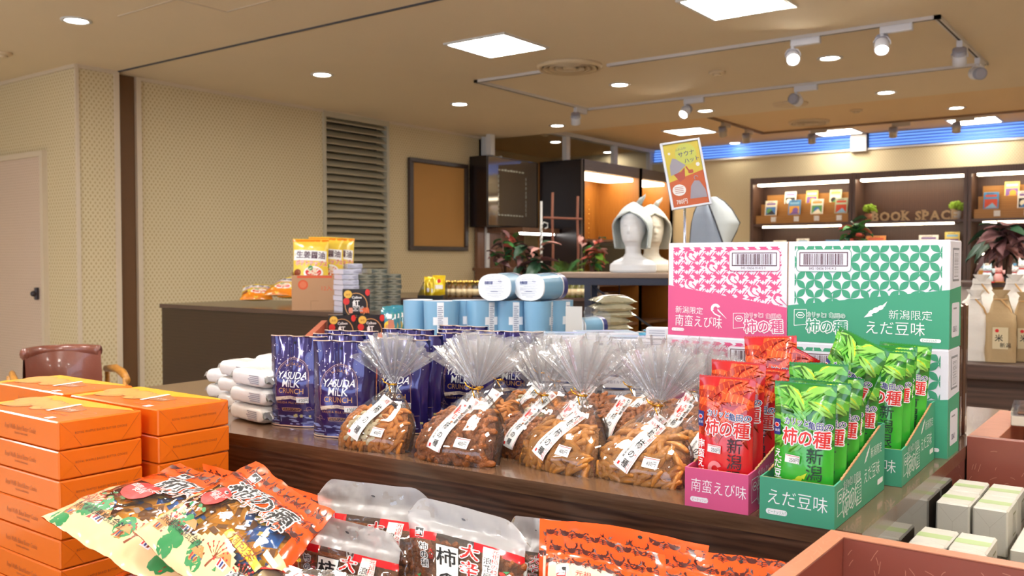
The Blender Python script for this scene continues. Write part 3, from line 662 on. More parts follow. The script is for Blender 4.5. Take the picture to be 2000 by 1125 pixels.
# display trays with a low front and rising sides
def tray(x, y, rz, W, D, hf, hb, kind, label, zz=TZ):
    c = PK if kind == 'p' else GN; t = thing('display_tray', label, 'cardboard tray', (x, y, zz+.0005), rz); th = .0025
    G().box(0, W, 0, th, 0, hf, c).box(th, W-th, th, .0034, .003, hf+.0002, KRAFT).build('front_wall', t)
    for nm, xx in (('side_wall', 0), ('side_wall', W-th)):
        g = G(); g.ext([(th, 0), (D-th, 0), (D-th, hb), (D*.9, hb), (D*.12, hf+.002), (th, hf)], xx, xx+th, c, axis=0)
        n = 34; vs = []; fs = []
        for i in range(n+1):                     # torn wavy kraft edge
            s = i/n; yy = D*(.12+.78*s); z = hf+.002+(hb-hf-.002)*s; vs += [(xx-.0002, yy, z-.0012), (xx-.0002, yy, z+.0014*(i % 2)), (xx+th+.0002, yy, z+.0014*(i % 2)), (xx+th+.0002, yy, z-.0012)]
        for i in range(n): a = 4*i; fs += [(a+k, a+k+1, a+k+5, a+k+4) for k in range(3)]
        g.add(vs, fs, KRAFT); g.build(nm, t)
    G().box(0, W, D-th, D, 0, hb, c).build('back_wall', t); G().box(th, W-th, th, D-th, 0, .002, KRAFT).build('base', t)
    p = Print(); s = W/.102
    if kind == 'p': p.text('南蛮えび味', W*.09, hf*.44, .0225*s, WHITE, 1, a=-.03, wx=.80, off=-.005)
    else: p.text('えだ豆味', W*.09, hf*.42, .0235*s, WHITE, 1, a=-.03, wx=.9, off=-.005)
    p.rect(W*.09, hf*.14, W*.38, hf*.27, WHITE, 1, r=hf*.06); p.text('ピーナッツ入り', W*.115, hf*.165, hf*.1, c, 2, wx=.66)
    p.build('front_print', faceY(0, 0, 0), t)
    p = Print(); logo(p, D*.05, hf*.25, .035, WHITE, 1); kaki_logo(p, D*.14, hf*.2, .036, c, WHITE, 1, a=.03)
    p.text('新潟限定' if kind == 'g' else '新潟限定', D*.68, hb*.62, .018, WHITE, 1, off=-.005); p.text('えだ豆味' if kind == 'g' else '南蛮えび味', D*.54, hb*.32, .026, WHITE, 1, wx=.95 if kind == 'g' else .8, off=-.005)
    (beans if kind == 'g' else shrimp)(p, D*.61, hb*.70, .018, WHITE, 1); p.rect(D*.84, hb*.14, D*.96, hb*.22, WHITE, 1, r=.002)
    p.build('side_print', faceX(0, 0, W), t); return t
tray(-.618, 1.285, .04, .101, .275, .060, .108, 'p', 'pink tray of red shrimp snack bags at the table edge')
tray(-.499, 1.287, .02, .108, .285, .062, .110, 'g', 'larger green tray of edamame bags nearest the viewer')
tray(-.484, 1.600, .02, .108, .27, .062, .110, 'g', 'second green tray behind, partly hidden, before the cartons')
gr = 'green edamame snack bags in the trays'
def trayspots(x0, y0, rz, pts):
    for dx, dy, *r in pts: yield x0+dx*math.cos(rz)-dy*math.sin(rz), y0+dx*math.sin(rz)+dy*math.cos(rz), r
for k, (x, y, r) in enumerate(trayspots(-.497, 1.287, .02, [(.050, .034, .0, -.05, 0., 'green edamame snack bag in front, price label facing out'), (.0535, .075, .04, -.04, .03, 'green edamame snack bag tucked right behind the front one'),
        (.050, .110, -.05, -.03, -.02, 'tall green edamame bag in the middle of the near tray, standing higher'), (.054, .140, .05, -.06, .03, 'green edamame bag mid tray, turned a little right'),
        (.053, .175, .04, -.05, .02, 'green edamame bag fourth along the near tray side'), (.050, .210, -.04, -.05, -.02, 'green edamame bag toward the rear of the near tray'), (.054, .248, .05, -.05, .03, 'green edamame bag last at the rear of the near tray')])):
    place_snack('g', x, y, TZ+.004+(.022 if k == 2 else .012 if k == 5 else 0), r[0], r[1], r[3], gr, r[2])
place_snack('g', -.478, 1.49, TZ+.075, -.25, -.05, 'green edamame bag laid slantwise on top of the others', gr, .38)
for k, (x, y, r) in enumerate(trayspots(-.482, 1.600, .02, [(.050, .040, .05, -.06, .03, 'green edamame bag at the front of the second tray'), (.053, .090, .05, -.06, .03, 'green edamame bag second in the rear green tray'), (.050, .15, -.04, -.05, 0, 'green edamame bag deep in the rear green tray'), (.055, .20, .08, -.08, .05, 'green edamame bag at the back of the rear tray, leaning right')])):
    place_snack('g', x, y, TZ+.028, r[0], r[1], r[3], gr, r[2])
rr_ = 'red shrimp snack bags in the pink tray'
for k, (x, y, r) in enumerate(trayspots(-.616, 1.285, .04, [(.048, .034, .02, -.05, 0., 'red shrimp snack bag in front with price label, over the pink tray'), (.049, .080, -.03, -.02, .01, 'red shrimp bag directly behind the front one, standing higher'),
        (.050, .135, .04, -.04, .01, 'red shrimp bag third in the pink tray, mostly hidden'), (.050, .19, .04, -.05, .03, 'red shrimp bag near the rear of the pink tray')])):
    place_snack('r', x, y, TZ+.004+(.020 if k == 1 else 0), r[0], r[1], r[3], rr_, r[2])
place_snack('r', -.572, 1.54, TZ+.052, .1, -.06, 'red shrimp bag standing tallest behind the tall green one', rr_, -.06)
place_snack('r', -.60, 1.60, TZ+.052, -.2, .2, 'red shrimp bag tilted sideways at the very back of the pink tray', rr_, .4)

# ---------------------------------------------------------------- navy chocolate-crunch pouches
NV = M('pouch_navy', '1d1f68', .16, metal=.35, var=.35, vs=7, coat=.7, col2='3a2868'); NVB = M('pouch_back', '16194c', .2, metal=.3, coat=.5)
CRM = M('pouch_edge_cream', 'e3c4ac', .4); STAR = M('star_print', 'e8e2ea', .4); GOLDL = M('gold_line', 'b08a7c', .4, metal=.2); SNOW = M('snow_print', '8d97cc', .3, var=.3, vs=80)
def milk_print(w, h):
    p = Print(); r = random.Random(4)
    for k in range(60):
        x, y = r.uniform(.04, .96)*w, h*(.52+.40*r.random()); s = r.choice((.0007, .001, .0022))
        if s > .002:
            p.poly([(x+s*(1 if i % 2 == 0 else .4)*math.cos(i*PI/6), y+s*(1 if i % 2 == 0 else .4)*math.sin(i*PI/6)) for i in range(12)], STAR, 1)
        else: p.circ(x, y, s, STAR, 1, 6)
    cx, cyy = w*.5, h*.47
    p.ring(cx, cyy+h*.04, w*.31, .0012, GOLDL, 1, 30, ry=w*.36, a0=-.25, a1=PI+.25); p.ring(cx, cyy+h*.04, w*.285, .0006, GOLDL, 1, 30, ry=w*.335, a0=-.25, a1=PI+.25)
    p.line([(cx-w*.3, cyy+.01), (cx-w*.3, cyy-h*.14), (cx+w*.3, cyy-h*.14), (cx+w*.3, cyy+.01)], .0012, GOLDL, 1)
    for k, ch in enumerate('NIIGATA'): a = (k-3)*.17; p.text(ch, cx+math.sin(a)*w*.24, cyy+h*.03+math.cos(a)*w*.26, .008, GOLDP, 2, a=-a, al='c')
    p.text('YASUDA', cx, h*.535, .0225, WHITE, 2, al='c', wx=.9, off=.008, sh=.12); p.text('MILK', cx, h*.445, .0245, WHITE, 2, al='c', wx=.95, off=.008, sh=.12); p.text('CRUNCH', cx, h*.375, .0165, GOLDP, 2, al='c', wx=1., off=.004)
    p.poly([(cx-w*.3, h*.32), (cx-w*.2, h*.335), (cx, h*.35), (cx+w*.2, h*.335), (cx+w*.3, h*.32), (cx+w*.28, h*.285), (cx+w*.18, h*.305), (cx, h*.315), (cx-w*.18, h*.305), (cx-w*.28, h*.285)], M('ribbon_cream', 'dcc7b4', .4), 2)
    p.text('CHOCOLATE', cx, h*.322, .0055, NAVY, 3, al='c'); p.text('YASUDA MILK SUNSET', cx, h*.26, .007, GOLDP, 2, al='c', sp=1.15)
    p.rect(cx-w*.16, h*.175, cx+w*.17, h*.215, GOLDL, 2, r=.003); p.rect(cx-w*.15, h*.18, cx+w*.16, h*.21, NVB, 3, r=.003); p.text('YASUDA CRUNCH', cx+.001, h*.187, .0075, GOLDP, 4, al='c', wx=.85)
    for sgn in (-1, 1): p.ring(cx+sgn*w*.3, h*.2, .006, .0008, GOLDL, 2, 12, a0=0, a1=4.5); p.line([(cx+sgn*w*.22, h*.19), (cx+sgn*w*.42, h*.2)], .0007, GOLDL, 2)
    for k in range(26): x = r.uniform(.03, .9)*w; y = h*(.03+.10*r.random()); p.circ(x, y, r.uniform(.004, .012), SNOW, 1, 8, r.uniform(.0008, .002))
    for k in range(9): x = r.uniform(.5, .95)*w; p.rect(x, h*.11, x+.005, h*(.13+.02*r.random()), M('house_print', 'b9b07c', .4), 2)
    p.rect(w*.05, h*.02, w*.25, h*.033, GREYP, 2)
    p.rect(w*.62, h*.275, w*.80, h*.34, LABELP, 6, a=-.03); p.rect(w*.63, h*.33, w*.79, h*.334, RED, 7, a=-.03); p.text('600円', w*.655, h*.285, .0105, BLACK, 7, wx=.8, a=-.03)
    return p
mk = []
def milk(x, y, rz, label, rx=0., z=TZ):
    w, h = .148, .205
    if not mk:
        t = thing('chocolate_pouch', label, 'snack pouch'); mk.append(t); F, B = bagfn(w, h, .032, 2, .0022, .5, .02, base=.85, back=.75, wave=.004, neck=.05)
        foil_bag('pouch', t, F, B, w, h, NV, NVB, 26, 36)
        milk_print(w, h).build('print', lambda u, v, s: F(min(max(u, 0), w), min(max(v, 0), h), s+.0003), t, .010, .00012)
        g = G(); n = 30; vs = []; fs = []
        for i in range(n+1): X, Y, Z = F(w*i/n, h); vs += [(X, Y-.0012, Z-.0012), (X, Y-.0012, Z+.0006), (X, Y+.0016, Z+.0006), (X, Y+.0016, Z-.0012)]
        for i in range(n): a = 4*i; fs += [(a+k, a+(k+1) % 4, a+4+(k+1) % 4, a+4+k) for k in range(4)]
        g.add(vs, fs, CRM, True); g.build('cream_edge', t)
        g = G(); vs = []; fs = []
        for i in range(n+1): X, Y, Z = F(w*i/n, 0); vs += [(X, Y-.0012, .001), (X, Y-.001, .0035)]
        for i in range(n): fs.append((2*i, 2*i+2, 2*i+3, 2*i+1))
        g.add(vs, fs, CRM); g.build('bottom_edge', t)
        Pr = Print().circ(w*.5, h*.93, .0032, M('hole_dark', '0a0a1a', .8), 3, 12).build('hang_hole', lambda u, v, s: F(u, v, s+.001), t)
        KIDS[t.name] = kids(t)
    else: t = dup(mk[0], (0, 0, 0), 0, label)
    t.location = (x, y, z+.0005); t.rotation_euler = (rx, 0, rz); t['group'] = 'navy chocolate crunch pouches'
A1 = .45
for x, y, rz, l in ((-1.458, 1.36, .38, 'navy chocolate pouch in front with full lettering and price label'), (-1.640, 1.388, .30, 'navy chocolate pouch at the left end, partly behind the front one'),
        (-1.60, 1.475, .22, 'navy chocolate pouch behind the two front pouches, only its top showing'), (-1.395, 1.475, .10, 'navy chocolate pouch right behind the front one, turned toward the cracker bags'),
        (-1.66, 1.57, .3, 'navy chocolate pouch in the third row at the left'), (-1.45, 1.575, .2, 'navy chocolate pouch in the third row, centre'),
        (-1.58, 1.69, .25, 'navy chocolate pouch in the fourth row at the left'), (-1.375, 1.67, .3, 'navy chocolate pouch behind the first clear fan of the cracker bags'),
        (-1.54, 1.86, .15, 'navy chocolate pouch in the rear row before the blue tubs'), (-1.32, 1.79, .45, 'navy chocolate pouch at the right rear end of the group'), (-1.45, 1.76, .3, 'navy chocolate pouch in the fifth row, between rear and middle')):
    milk(x, y, rz, l)

# ================================================================ clear bags of rice crackers
FILM = clearmat('cello_film', (.985, .985, .99), .045, .03, .05, bump=.22, bs=24); FILM2 = clearmat('cello_fan', (.985, .985, .99), .09, .22, .10, bump=.5, bs=55)  # white haze in the fan film stands in for its dense reflections
TIE = M('gold_tie', 'd9a338', .25, metal=.9)
CRK = [M('cracker_orange', 'd4812f', .42, var=.3, vs=120, coat=.12, bump=.3, bs=220), M('cracker_spicy', '9c5620', .42, var=.55, vs=200, coat=.15, bump=.5, bs=260), M('cracker_large', 'c98336', .38, var=.28, vs=110, coat=.15, bump=.3, bs=220)]
FILLM = [M('cracker_fill', '9a5a20', .5, var=.4, vs=120, bump=.8, bs=160), M('cracker_fill_dark', '6e3a18', .5, var=.5, vs=120, bump=.8, bs=160), M('cracker_fill_light', '96602a', .5, var=.4, vs=120, bump=.8, bs=160)]
PNUT = M('peanut_cream', 'e2cda0', .4, var=.1, vs=90, coat=.2)
BH = .112
def cbody(u, b, side, hh=0., seed=0.):
    """u in [-1,1], b in [0,1] up the bag; front surface leans back towards the tie"""
    hw = .082*(1.03-.10*b)*(1-max(0, (b-.35)/.65)**1.6*.93); x = u*hw
    th = (.010+.030*math.sin(PI*min(1, b*1.15+.12))**.8)*max(.0, 1-abs(u)**5)**.55*(1-.75*max(0, b-.5)*2*.9)
    yc = .018+.055*b
    if side: y = yc-th*1.05-.012*(1-b)*(1-u*u)
    else: y = yc+th*.25+.004*(1-b)
    wr = .0022*nz(x*50+seed, b*7, 2.)+.003*math.sin(u*11+seed)*max(0, b-.55)
    z = b*BH*(1 if side else 1)
    return (x, y+(wr-hh if side else wr), z+hh*.5)
CRM_ = {}
def cracker_mesh(kind):
    if kind in CRM_: return CRM_[kind]
    out = []
    for k in range(3):
        L = (.027, .033, .034)[kind]*(1+.1*(k-1)); R0 = (.0052, .0072, .0066)[kind]; r2 = random.Random(k*7+kind); pts = []; rad = []
        for i in range(8):
            s = i/7; pts.append(((s-.5)*L, .0022*math.sin(PI*s)*(1+.3*k), 0)); rad.append(max(.0012, R0*math.sin(PI*(.06+.88*s))**.55*(1+(.22*r2.uniform(-1, 1) if kind == 1 else .05*r2.uniform(-1, 1)))))
        out.append(G().tube(pts, rad, CRK[kind], 7).mesh('rice_cracker'))
    CRM_[kind] = out; return out
CB = {}
def label_print(p, kind):
    """paper label 30 x 74 mm around the origin, characters set in columns"""
    W2, H2 = .0155, .037; p.rect(-W2, -H2, W2, H2, LABELP, 1)
    if kind == 0:
        p.text('元祖', .0045, .029, .0062, RED, 3, al='c'); p.vtext('柿の種', .003, .0275, .0135, BLACK, 3, off=.02, pitch=1.35); p.vtext('ピーナッツ入り', -.0065, .017, .0045, RED, 3); p.vtext('浪花屋製菓', -.0125, .006, .0045, BLACK, 3); p.rect(-.0145, -.033, -.0105, -.027, RED, 3)
    elif kind == 1:
        for x in (-.0142, .0136): p.rect(x, -H2, x+.0006, H2, RED, 2)
        p.vtext('新潟銘菓', .0095, .035, .0070, BLACK, 3, off=.01); p.vtext('大辛口', -.001, .034, .0078, RED, 3, off=.02); p.circ(-.0095, .023, .0016, RED, 3, 10, .007, .15); p.circ(-.0065, .021, .0013, RED, 3, 10, .0055, -.1)
        p.vtext('柿の種', .0005, .009, .0112, BLACK, 3, off=.02, pitch=1.2); p.vtext('浪花屋製菓', -.0095, .004, .0048, BLACK, 3); p.rect(-.0115, -.034, -.0075, -.028, RED, 3)
    else:
        p.rect(.0126, -H2, .0132, H2, RED, 2); p.vtext('大粒', .002, .035, .0092, BLACK, 3, off=.02); p.vtext('柿の種', .002, .0135, .0128, BLACK, 3, off=.025, pitch=1.2); p.vtext('新潟こがねもち米100%', .0098, .035, .0056, RED, 3); p.text('純もち', -.0135, .029, .0055, RED, 3); p.vtext('浪花屋製菓', -.0085, .003, .0046, BLACK, 3); p.rect(-.0105, -.033, -.0068, -.028, RED, 3)
def make_cbag(kind, full, seed):
    t = thing('cracker_bag', 'x', 'snack bag'); r = random.Random(seed)
    g = G(); g.grid(lambda u, b: cbody(u, b, True, 0, seed), 22, 18, FILM, -1, 1, 0, 1); g.grid(lambda u, b: cbody(u, b, False, 0, seed), 12, 10, FILM, -1, 1, 0, 1, flip=True)
    # sealed bottom hem with a crinkled lip
    g.grid(lambda u, b: (u*.086, -.006-.006*b+.001*math.sin(u*40), .0012+.0015*math.sin(u*30)*b), 30, 2, FILM, -1, 1, 0, 1); g.build('film', t)
    # fan of gathered film above the tie
    def fan(a, q, lay, ph):
        th = a*1.12; R = (.098+.008*nz(a*2.5+seed, lay*3., .5)+.0022*math.sin(a*38))*q
        return (math.sin(th)*R*1.05, .073+q*(.012*math.sin(a*21+ph)+.006*math.sin(a*47+ph*2))+lay*.012*q, BH+math.cos(th)**.8*R if abs(th) < PI/2 else BH)
    g = G()
    for lay, ph in ((-.5, 0.), (.6, 2.1)): g.grid(lambda a, q: fan(a, q, lay, ph+seed), 90, 6, FILM2, -1, 1, .06, 1)
    g.build('fan', t)
    c = Vector((0, .071, BH)); g = G(); g.tube([c+Vector((math.cos(k*PI/5)*.0085, math.sin(k*PI/5)*.007, .001*math.sin(k))) for k in range(11)], .0014, TIE, 6)
    g.tube([c+Vector((.002, -.008, 0)), c+Vector((-.008, -.015, .006)), c+Vector((-.014, -.013, .012))], .0012, TIE, 6); g.tube([c+Vector((-.002, -.008, 0)), c+Vector((.006, -.016, -.005)), c+Vector((.010, -.017, -.013))], .0012, TIE, 6); g.build('twist_tie', t)
    # contents
    top = .60
    g = G(); g.grid(lambda u, b: tuple(Vector(cbody(u*.93, b*top, True, -.0075, seed))), 16, 10, FILLM[kind], -1, 1, .03, 1); g.grid(lambda u, b: tuple(Vector(cbody(u*.93, b*top, False, 0, seed))-Vector((0, .006, 0))), 8, 6, FILLM[kind], -1, 1, .03, 1, flip=True)
    g.grid(lambda u, b: tuple(Vector(cbody(u*.93, top, True, -.0075, seed))*(1-b)+(Vector(cbody(u*.93, top, False, 0, seed))-Vector((0, .006, 0)))*b), 12, 2, FILLM[kind], -1, 1, 0, 1)
    stuff(g.build('cracker_filling', t))
    ms = cracker_mesh(kind); loose = G() if not full else None; nrow = 9 if kind == 0 else 7; ncol = 9 if kind == 0 else 8
    for j in range(nrow+1):
        for i in range(ncol):
            u = -0.9+1.8*(i+.5+r.uniform(-.35, .35))/ncol; b = .05+(top-.02)*(j+r.uniform(-.3, .3))/nrow; b = max(.045, b)
            nut = kind == 0 and -.62 < u < .35 and .16 < b < .62
            p0 = Vector(cbody(u, b, True, -.0062-r.uniform(0, .002), seed)); du = Vector(cbody(u+.02, b, True, -.005, seed))-Vector(cbody(u-.02, b, True, -.005, seed)); dv = Vector(cbody(u, b+.02, True, -.005, seed))-Vector(cbody(u, b-.02, True, -.005, seed))
            ex = du.normalized(); nn = du.cross(dv).normalized(); ey = nn.cross(ex); q = r.uniform(-.6, .6)+(r.choice((0, PI/2)) if r.random() < .6 else PI*.25)
            X = (ex*math.cos(q)+ey*math.sin(q)+nn*r.uniform(-.12, .12)).normalized(); Y = nn.cross(X).normalized(); Mx = Matrix((X, Y, nn)).transposed().to_4x4(); Mx.translation = p0
            if nut:
                if full:
                    if 'pn' not in CRM_: CRM_['pn'] = G().ball((0, 0, 0), (.0082, .0052, .0042), PNUT, 10, 7).mesh('peanut')
                    o = bpy.data.objects.new('peanut', CRM_['pn']); COL.objects.link(o); o.parent = t; o.matrix_local = Mx
                else: loose.ball((0, 0, 0), (.0082, .0052, .0042), PNUT, 8, 5, Mx)
            elif full:
                o = bpy.data.objects.new('rice_cracker', r.choice(ms)); COL.objects.link(o); o.parent = t; o.matrix_local = Mx
            else:
                me = r.choice(ms); loose.add([v.co[:] for v in me.vertices], [list(f.vertices) for f in me.polygons], CRK[kind], True, Mx)
    if not full: stuff(loose.build('rice_crackers', t))
    # labels lie on the front film
    def onfront(lx, lz, a):
        ca, sa = math.cos(a), math.sin(a)
        def f(x, y, h):
            X = lx+x*ca-y*sa; Z = lz+x*sa+y*ca; b = max(0, min(1, Z/BH)); hw = .082*(1.03-.10*b)*(1-max(0, (b-.35)/.65)**1.6*.93); u = max(-1, min(1, X/hw))
            P = cbody(u, b, True, h+.0028, seed); return (X, P[1], max(.001, Z*.97)+h*.5)
        return f
    p = Print(); label_print(p, kind); p.build('label', onfront(*((-.008, .058, -.36), (-.012, .058, -.20), (.0, .057, -.42))[kind]), t, .004, .00022)
    p = Print(); p.rect(-.013, -.0075, .013, .0075, LABELP, 1); p.rect(-.013, .0055, .013, .0063, RED, 2); p.text('400円', -.006, -.004, .0085, BLACK, 3, wx=.75)
    p.build('price_label', onfront(.034, .038, -.08), t, .004, .00022)
    return t
def cbag(kind, x, y, rz, label, full=False, sc=1., seed=0, rx=0.):
    key = (kind, full, seed)
    if key not in CB: t = make_cbag(kind, full, seed+kind*1.3+.1); CB[key] = t; KIDS[t.name] = kids(t); t['label'] = label
    else: t = dup(CB[key], (0, 0, 0), 0, label)
    t.location = (x, y, TZ+.0006); t.rotation_euler = (rx, 0, rz); t.scale = (sc, sc, sc); t['group'] = 'clear bags of rice crackers tied with gold wire'
cbag(0, -1.316, 1.292, .07, 'clear cracker bag with white peanuts showing, leftmost beside the navy pouches', True, 1.08)
cbag(1, -1.108, 1.302, .03, 'clear bag of dark spicy crackers with red-edged label, second from the left in front', True, 1.14)
cbag(2, -.918, 1.366, -.16, 'clear bag of large light crackers in the middle of the front row, slanted label', True, 1.12)
cbag(2, -.752, 1.372, -.02, 'clear bag of large crackers touching the pink tray, price label at its right', True, 1.08, seed=1)
for a in ((0, -1.185, 1.425, .1, 'clear orange-cracker bag behind the gap between peanut bag and spicy bag'), (1, -1.02, 1.41, -.05, 'clear dark-cracker bag just behind the front spicy bag'), (1, -.985, 1.50, .0, 'clear dark-cracker bag in the second row, its price label above the slanted one'),
        (2, -.80, 1.475, -.1, 'clear large-cracker bag between and behind the two front large-cracker bags'), (2, -.68, 1.47, .2, 'clear large-cracker bag squeezed behind the pink tray side'),
        (0, -1.22, 1.545, .15, 'clear bag in the third row left, its fan against the navy pouches'), (0, -1.12, 1.60, -.1, 'clear bag in the third row with a leaning white label'), (1, -.93, 1.62, .1, 'clear dark-cracker bag in the third row, centre of the fans'), (1, -.80, 1.63, .0, 'clear dark-cracker bag third row right, before the flat blue boxes'),
        (1, -1.09, 1.74, .1, 'clear bag in the rear row left, only its film fan visible'), (2, -.97, 1.76, -.1, 'clear bag in the rear row middle, only its film fan visible'), (1, -.85, 1.77, .1, 'clear bag in the rear row right, gold tie before the flat boxes'), (0, -1.21, 1.70, .2, 'clear bag at the far left rear, fan rising over the navy pouches')):
    cbag(*a)

# ================================================================ orange cookie boxes
OR = M('cookie_orange', 'ee7218', .26, var=.05, vs=3, coat=.35); ORL = M('cookie_fold', 'b04c10', .4); ORY = M('cookie_yellow', 'f6b21c', .3, var=.15, vs=10, coat=.3); BRN = M('cookie_ink', '8a3c14', .5)
CKM = M('cookie_photo', 'd99a4c', .4, var=.3, vs=60, coat=.2); CKD = M('cookie_dark', 'a8622c', .4, var=.3, vs=60)
BW, BD, BHh = .318, .158, .0505
def cookie_box():
    t = thing('cookie_box', 'x', 'gift box'); G().box(-BW, 0, 0, BD, 0, BHh, OR, .0025).build('body', t)
    p = Print()  # long front face
    p.text('Royal Waffle Baked Butter Cookie', BW*.38, BHh*.42, .0135, BRN, 1, sh=.25, wx=.62, off=-.01); p.text('THE ROYAL WAFFLE BAKED', BW*.50, BHh*.27, .005, BRN, 1, wx=.8); p.build('front_print', lambda u, v, h: (-BW+u, -h, v), t)
    p = Print()  # short end: wrapping folds and small capitals
    for a, b in (((.003, BHh*.97), (BD*.17, BHh*.48)), ((BD*.17, BHh*.48), (.003, BHh*.06)), ((BD*.17, BHh*.48), (BD*.27, BHh*.04)), ((BD*.27, BHh*.04), (BD*.74, BHh*.04)), ((BD-.003, BHh*.97), (BD*.74, BHh*.04))): p.line([a, b], .0007, ORL, 1)
    p.text('ROYAL WAFFLE BAKED BUTTER COOKIE', BD*.5, BHh*.5, .0062, BRN, 1, al='c', wx=.78, sp=1.12); p.build('end_print', lambda u, v, h: (h, u, v), t)
    G().add([(.0004, .003, BHh*.95), (.0016, BD*.17, BHh*.48), (.0004, .003, BHh*.06)], [(0, 2, 1)], OR).build('folded_flap', t); g = G(); g.add([(.0004, BD-.003, BHh*.95), (.0018, BD*.74, BHh*.06), (.0004, BD-.003, BHh*.06)], [(0, 1, 2)], OR); g.build('folded_flap', t)
    p = Print()  # top picture: cookies, ribbon band, yellow glow
    p.poly([(0, .002), (BW*.1, .002), (BW*.1, BD-.002), (0, BD-.002)], ORY, 1)
    p.poly([(BW*.1, BD*.55), (BW*.55, BD*.7), (BW*.97, BD*.93), (BW*.9, BD-.002), (BW*.1, BD-.002)], ORY, 1)
    r = random.Random(2)
    for k in range(9): x, y = BW*(.05+.055*k), BD*(.36+.28*r.random()); p.circ(x, y, BD*.20, CKD, 2+k % 3, 18); p.circ(x, y, BD*.185, CKM, 3+k % 3, 18)
    p.poly([(BW*.50, BD*.78), (BW*.535, BD*.78), (BW*.60, BD*.30), (BW*.56, BD*.30)], WHITE, 6); p.poly([(BW*.54, BD*.76), (BW*.74, BD*.62), (BW*.74, BD*.4), (BW*.60, BD*.36)], CKD, 2); p.text('RW', BW*.6, BD*.45, .022, WHITE, 3, off=-.02)
    p.text('Royal Waffle', BW*.66, BD*.25, .014, BRN, 2, sh=.25, wx=.8, off=-.01); p.text('Baked Butter Cookie', BW*.62, BD*.13, .011, BRN, 2, sh=.25, wx=.8, off=-.01); p.ring(BW*.86, BD*.5, .018, .0008, BRN, 2, 20, ry=.012)
    p.rect(BW*.80, BD*.04, BW*.855, BD*.14, LABELP, 3)
    p.build('top_print', lambda u, v, h: (-BW+u, v, BHh+h), t); return t
ob = None
for nm, cx, cyy, top in (('nearest stack', -1.567, .795, .935), ('stack right behind the nearest one', -1.547, .973, .935), ('rear left stack beside the chair', -1.890, .970, .935)):
    for k in range(9):
        lbl = 'orange cookie gift box, %s of the %s' % (('topmost', 'second from the top', 'third from the top', 'fourth from the top', 'fifth from the top', 'sixth from the top', 'third from the bottom', 'second from the bottom', 'bottom one')[k], nm)
        z = top-(k+1)*.0522+.0008
        j = random.Random(k*3+len(nm)); dx, dy, rz = (j.uniform(-.002, .003) if k else 0), 0, j.uniform(-.004, .004)
        if ob is None: ob = cookie_box(); KIDS[ob.name] = kids(ob); ob['label'] = lbl; t = ob
        else: t = dup(ob, (0, 0, 0), 0, lbl)
        t.location = (cx+dx, cyy+dy, z); t.rotation_euler = (0, 0, rz); t['group'] = 'orange cookie gift boxes'

# ================================================================ soft white wrapped packs
WPK = M('pack_white', 'f3f1ee', .3, var=.03, coat=.35, bump=.15, bs=35); CRP = clearmat('pack_film', (1, 1, 1), .2, .25, .08, bump=.4, bs=60)
def pack():
    t = thing('white_pack', 'x', 'wrapped pack')
    def f(a, b):
        th = b*2*PI; cx = math.copysign(abs(math.cos(th))**.35, math.cos(th)); cz = math.copysign(abs(math.sin(th))**.5, math.sin(th)); e = max(0, abs(a)-.82)/.18
        s = 1-.5*e**2; x = a*.075; return (x, cx*.048*(1-.12*e)+.0015*nz(x*60, b*9, 1), .020+cz*.019*s+.0015*nz(x*50, b*12, 4))
    g = G(); g.grid(f, 24, 36, WPK, -1, 1, 0, 1); g.build('body', t)
    g = G()
    for sg in (-1, 1): g.grid(lambda a, b: (sg*(.074+.012*b), (a-.5)*.088, .020+.004*math.sin(a*24)*b+(.010-.016*b)), 24, 3, CRP if sg < 0 else CRP)
    g.build('crimped_end', t)
    p = Print(); p.text('おからクッキー', -.03, .005, .012, M('faint_ink', 'a9a29c', .6), 1); p.rect(-.05, -.03, .04, -.028, M('faint_ink', 'a9a29c', .6), 1)
    for k in range(4): p.rect(-.055, -.02+k*.005, .02+.01*(k % 2), -.0185+k*.005, M('faint_ink', 'a9a29c', .6), 1)
    p.build('top_print', lambda x, y, h: (x, y, .0402+h*6), t, .01)
    p = Print()
    for k in range(5): p.rect(-.06, .010+k*.0042, -.02+.004*(k % 3), .0125+k*.0042, M('pack_ink', 'a4a2ac', .6), 1)
    p.build('side_print', lambda x, y, h: (-x, -.0492-h, y), t)
    KIDS[t.name] = kids(t); return t
pk = pack(); first = True
for x, y, n, rz, where in ((-1.765, 1.385, 3, -.15, 'column next to the navy pouches'), (-1.93, 1.47, 3, -.1, 'middle column of the white pile'), (-2.10, 1.56, 2, .0, 'left column of the white pile'), (-1.80, 1.53, 3, -.15, 'back column behind the navy pouches'), (-1.97, 1.62, 3, .1, 'back column of the white pile')):
    for k in range(n):
        l = 'soft white wrapped pack, %s of the %s' % ((('top', 'bottom') if n == 2 else ('top', 'middle', 'bottom'))[n-1-k], where)
        if first: t = pk; first = False; t['label'] = l
        else: t = dup(pk, (0, 0, 0), 0, l)
        t.location = (x+.004*k, y, TZ+.001+k*.0415); t.rotation_euler = (0, 0, rz+.06*(k % 2)); t['group'] = 'soft white wrapped packs on the left of the table'

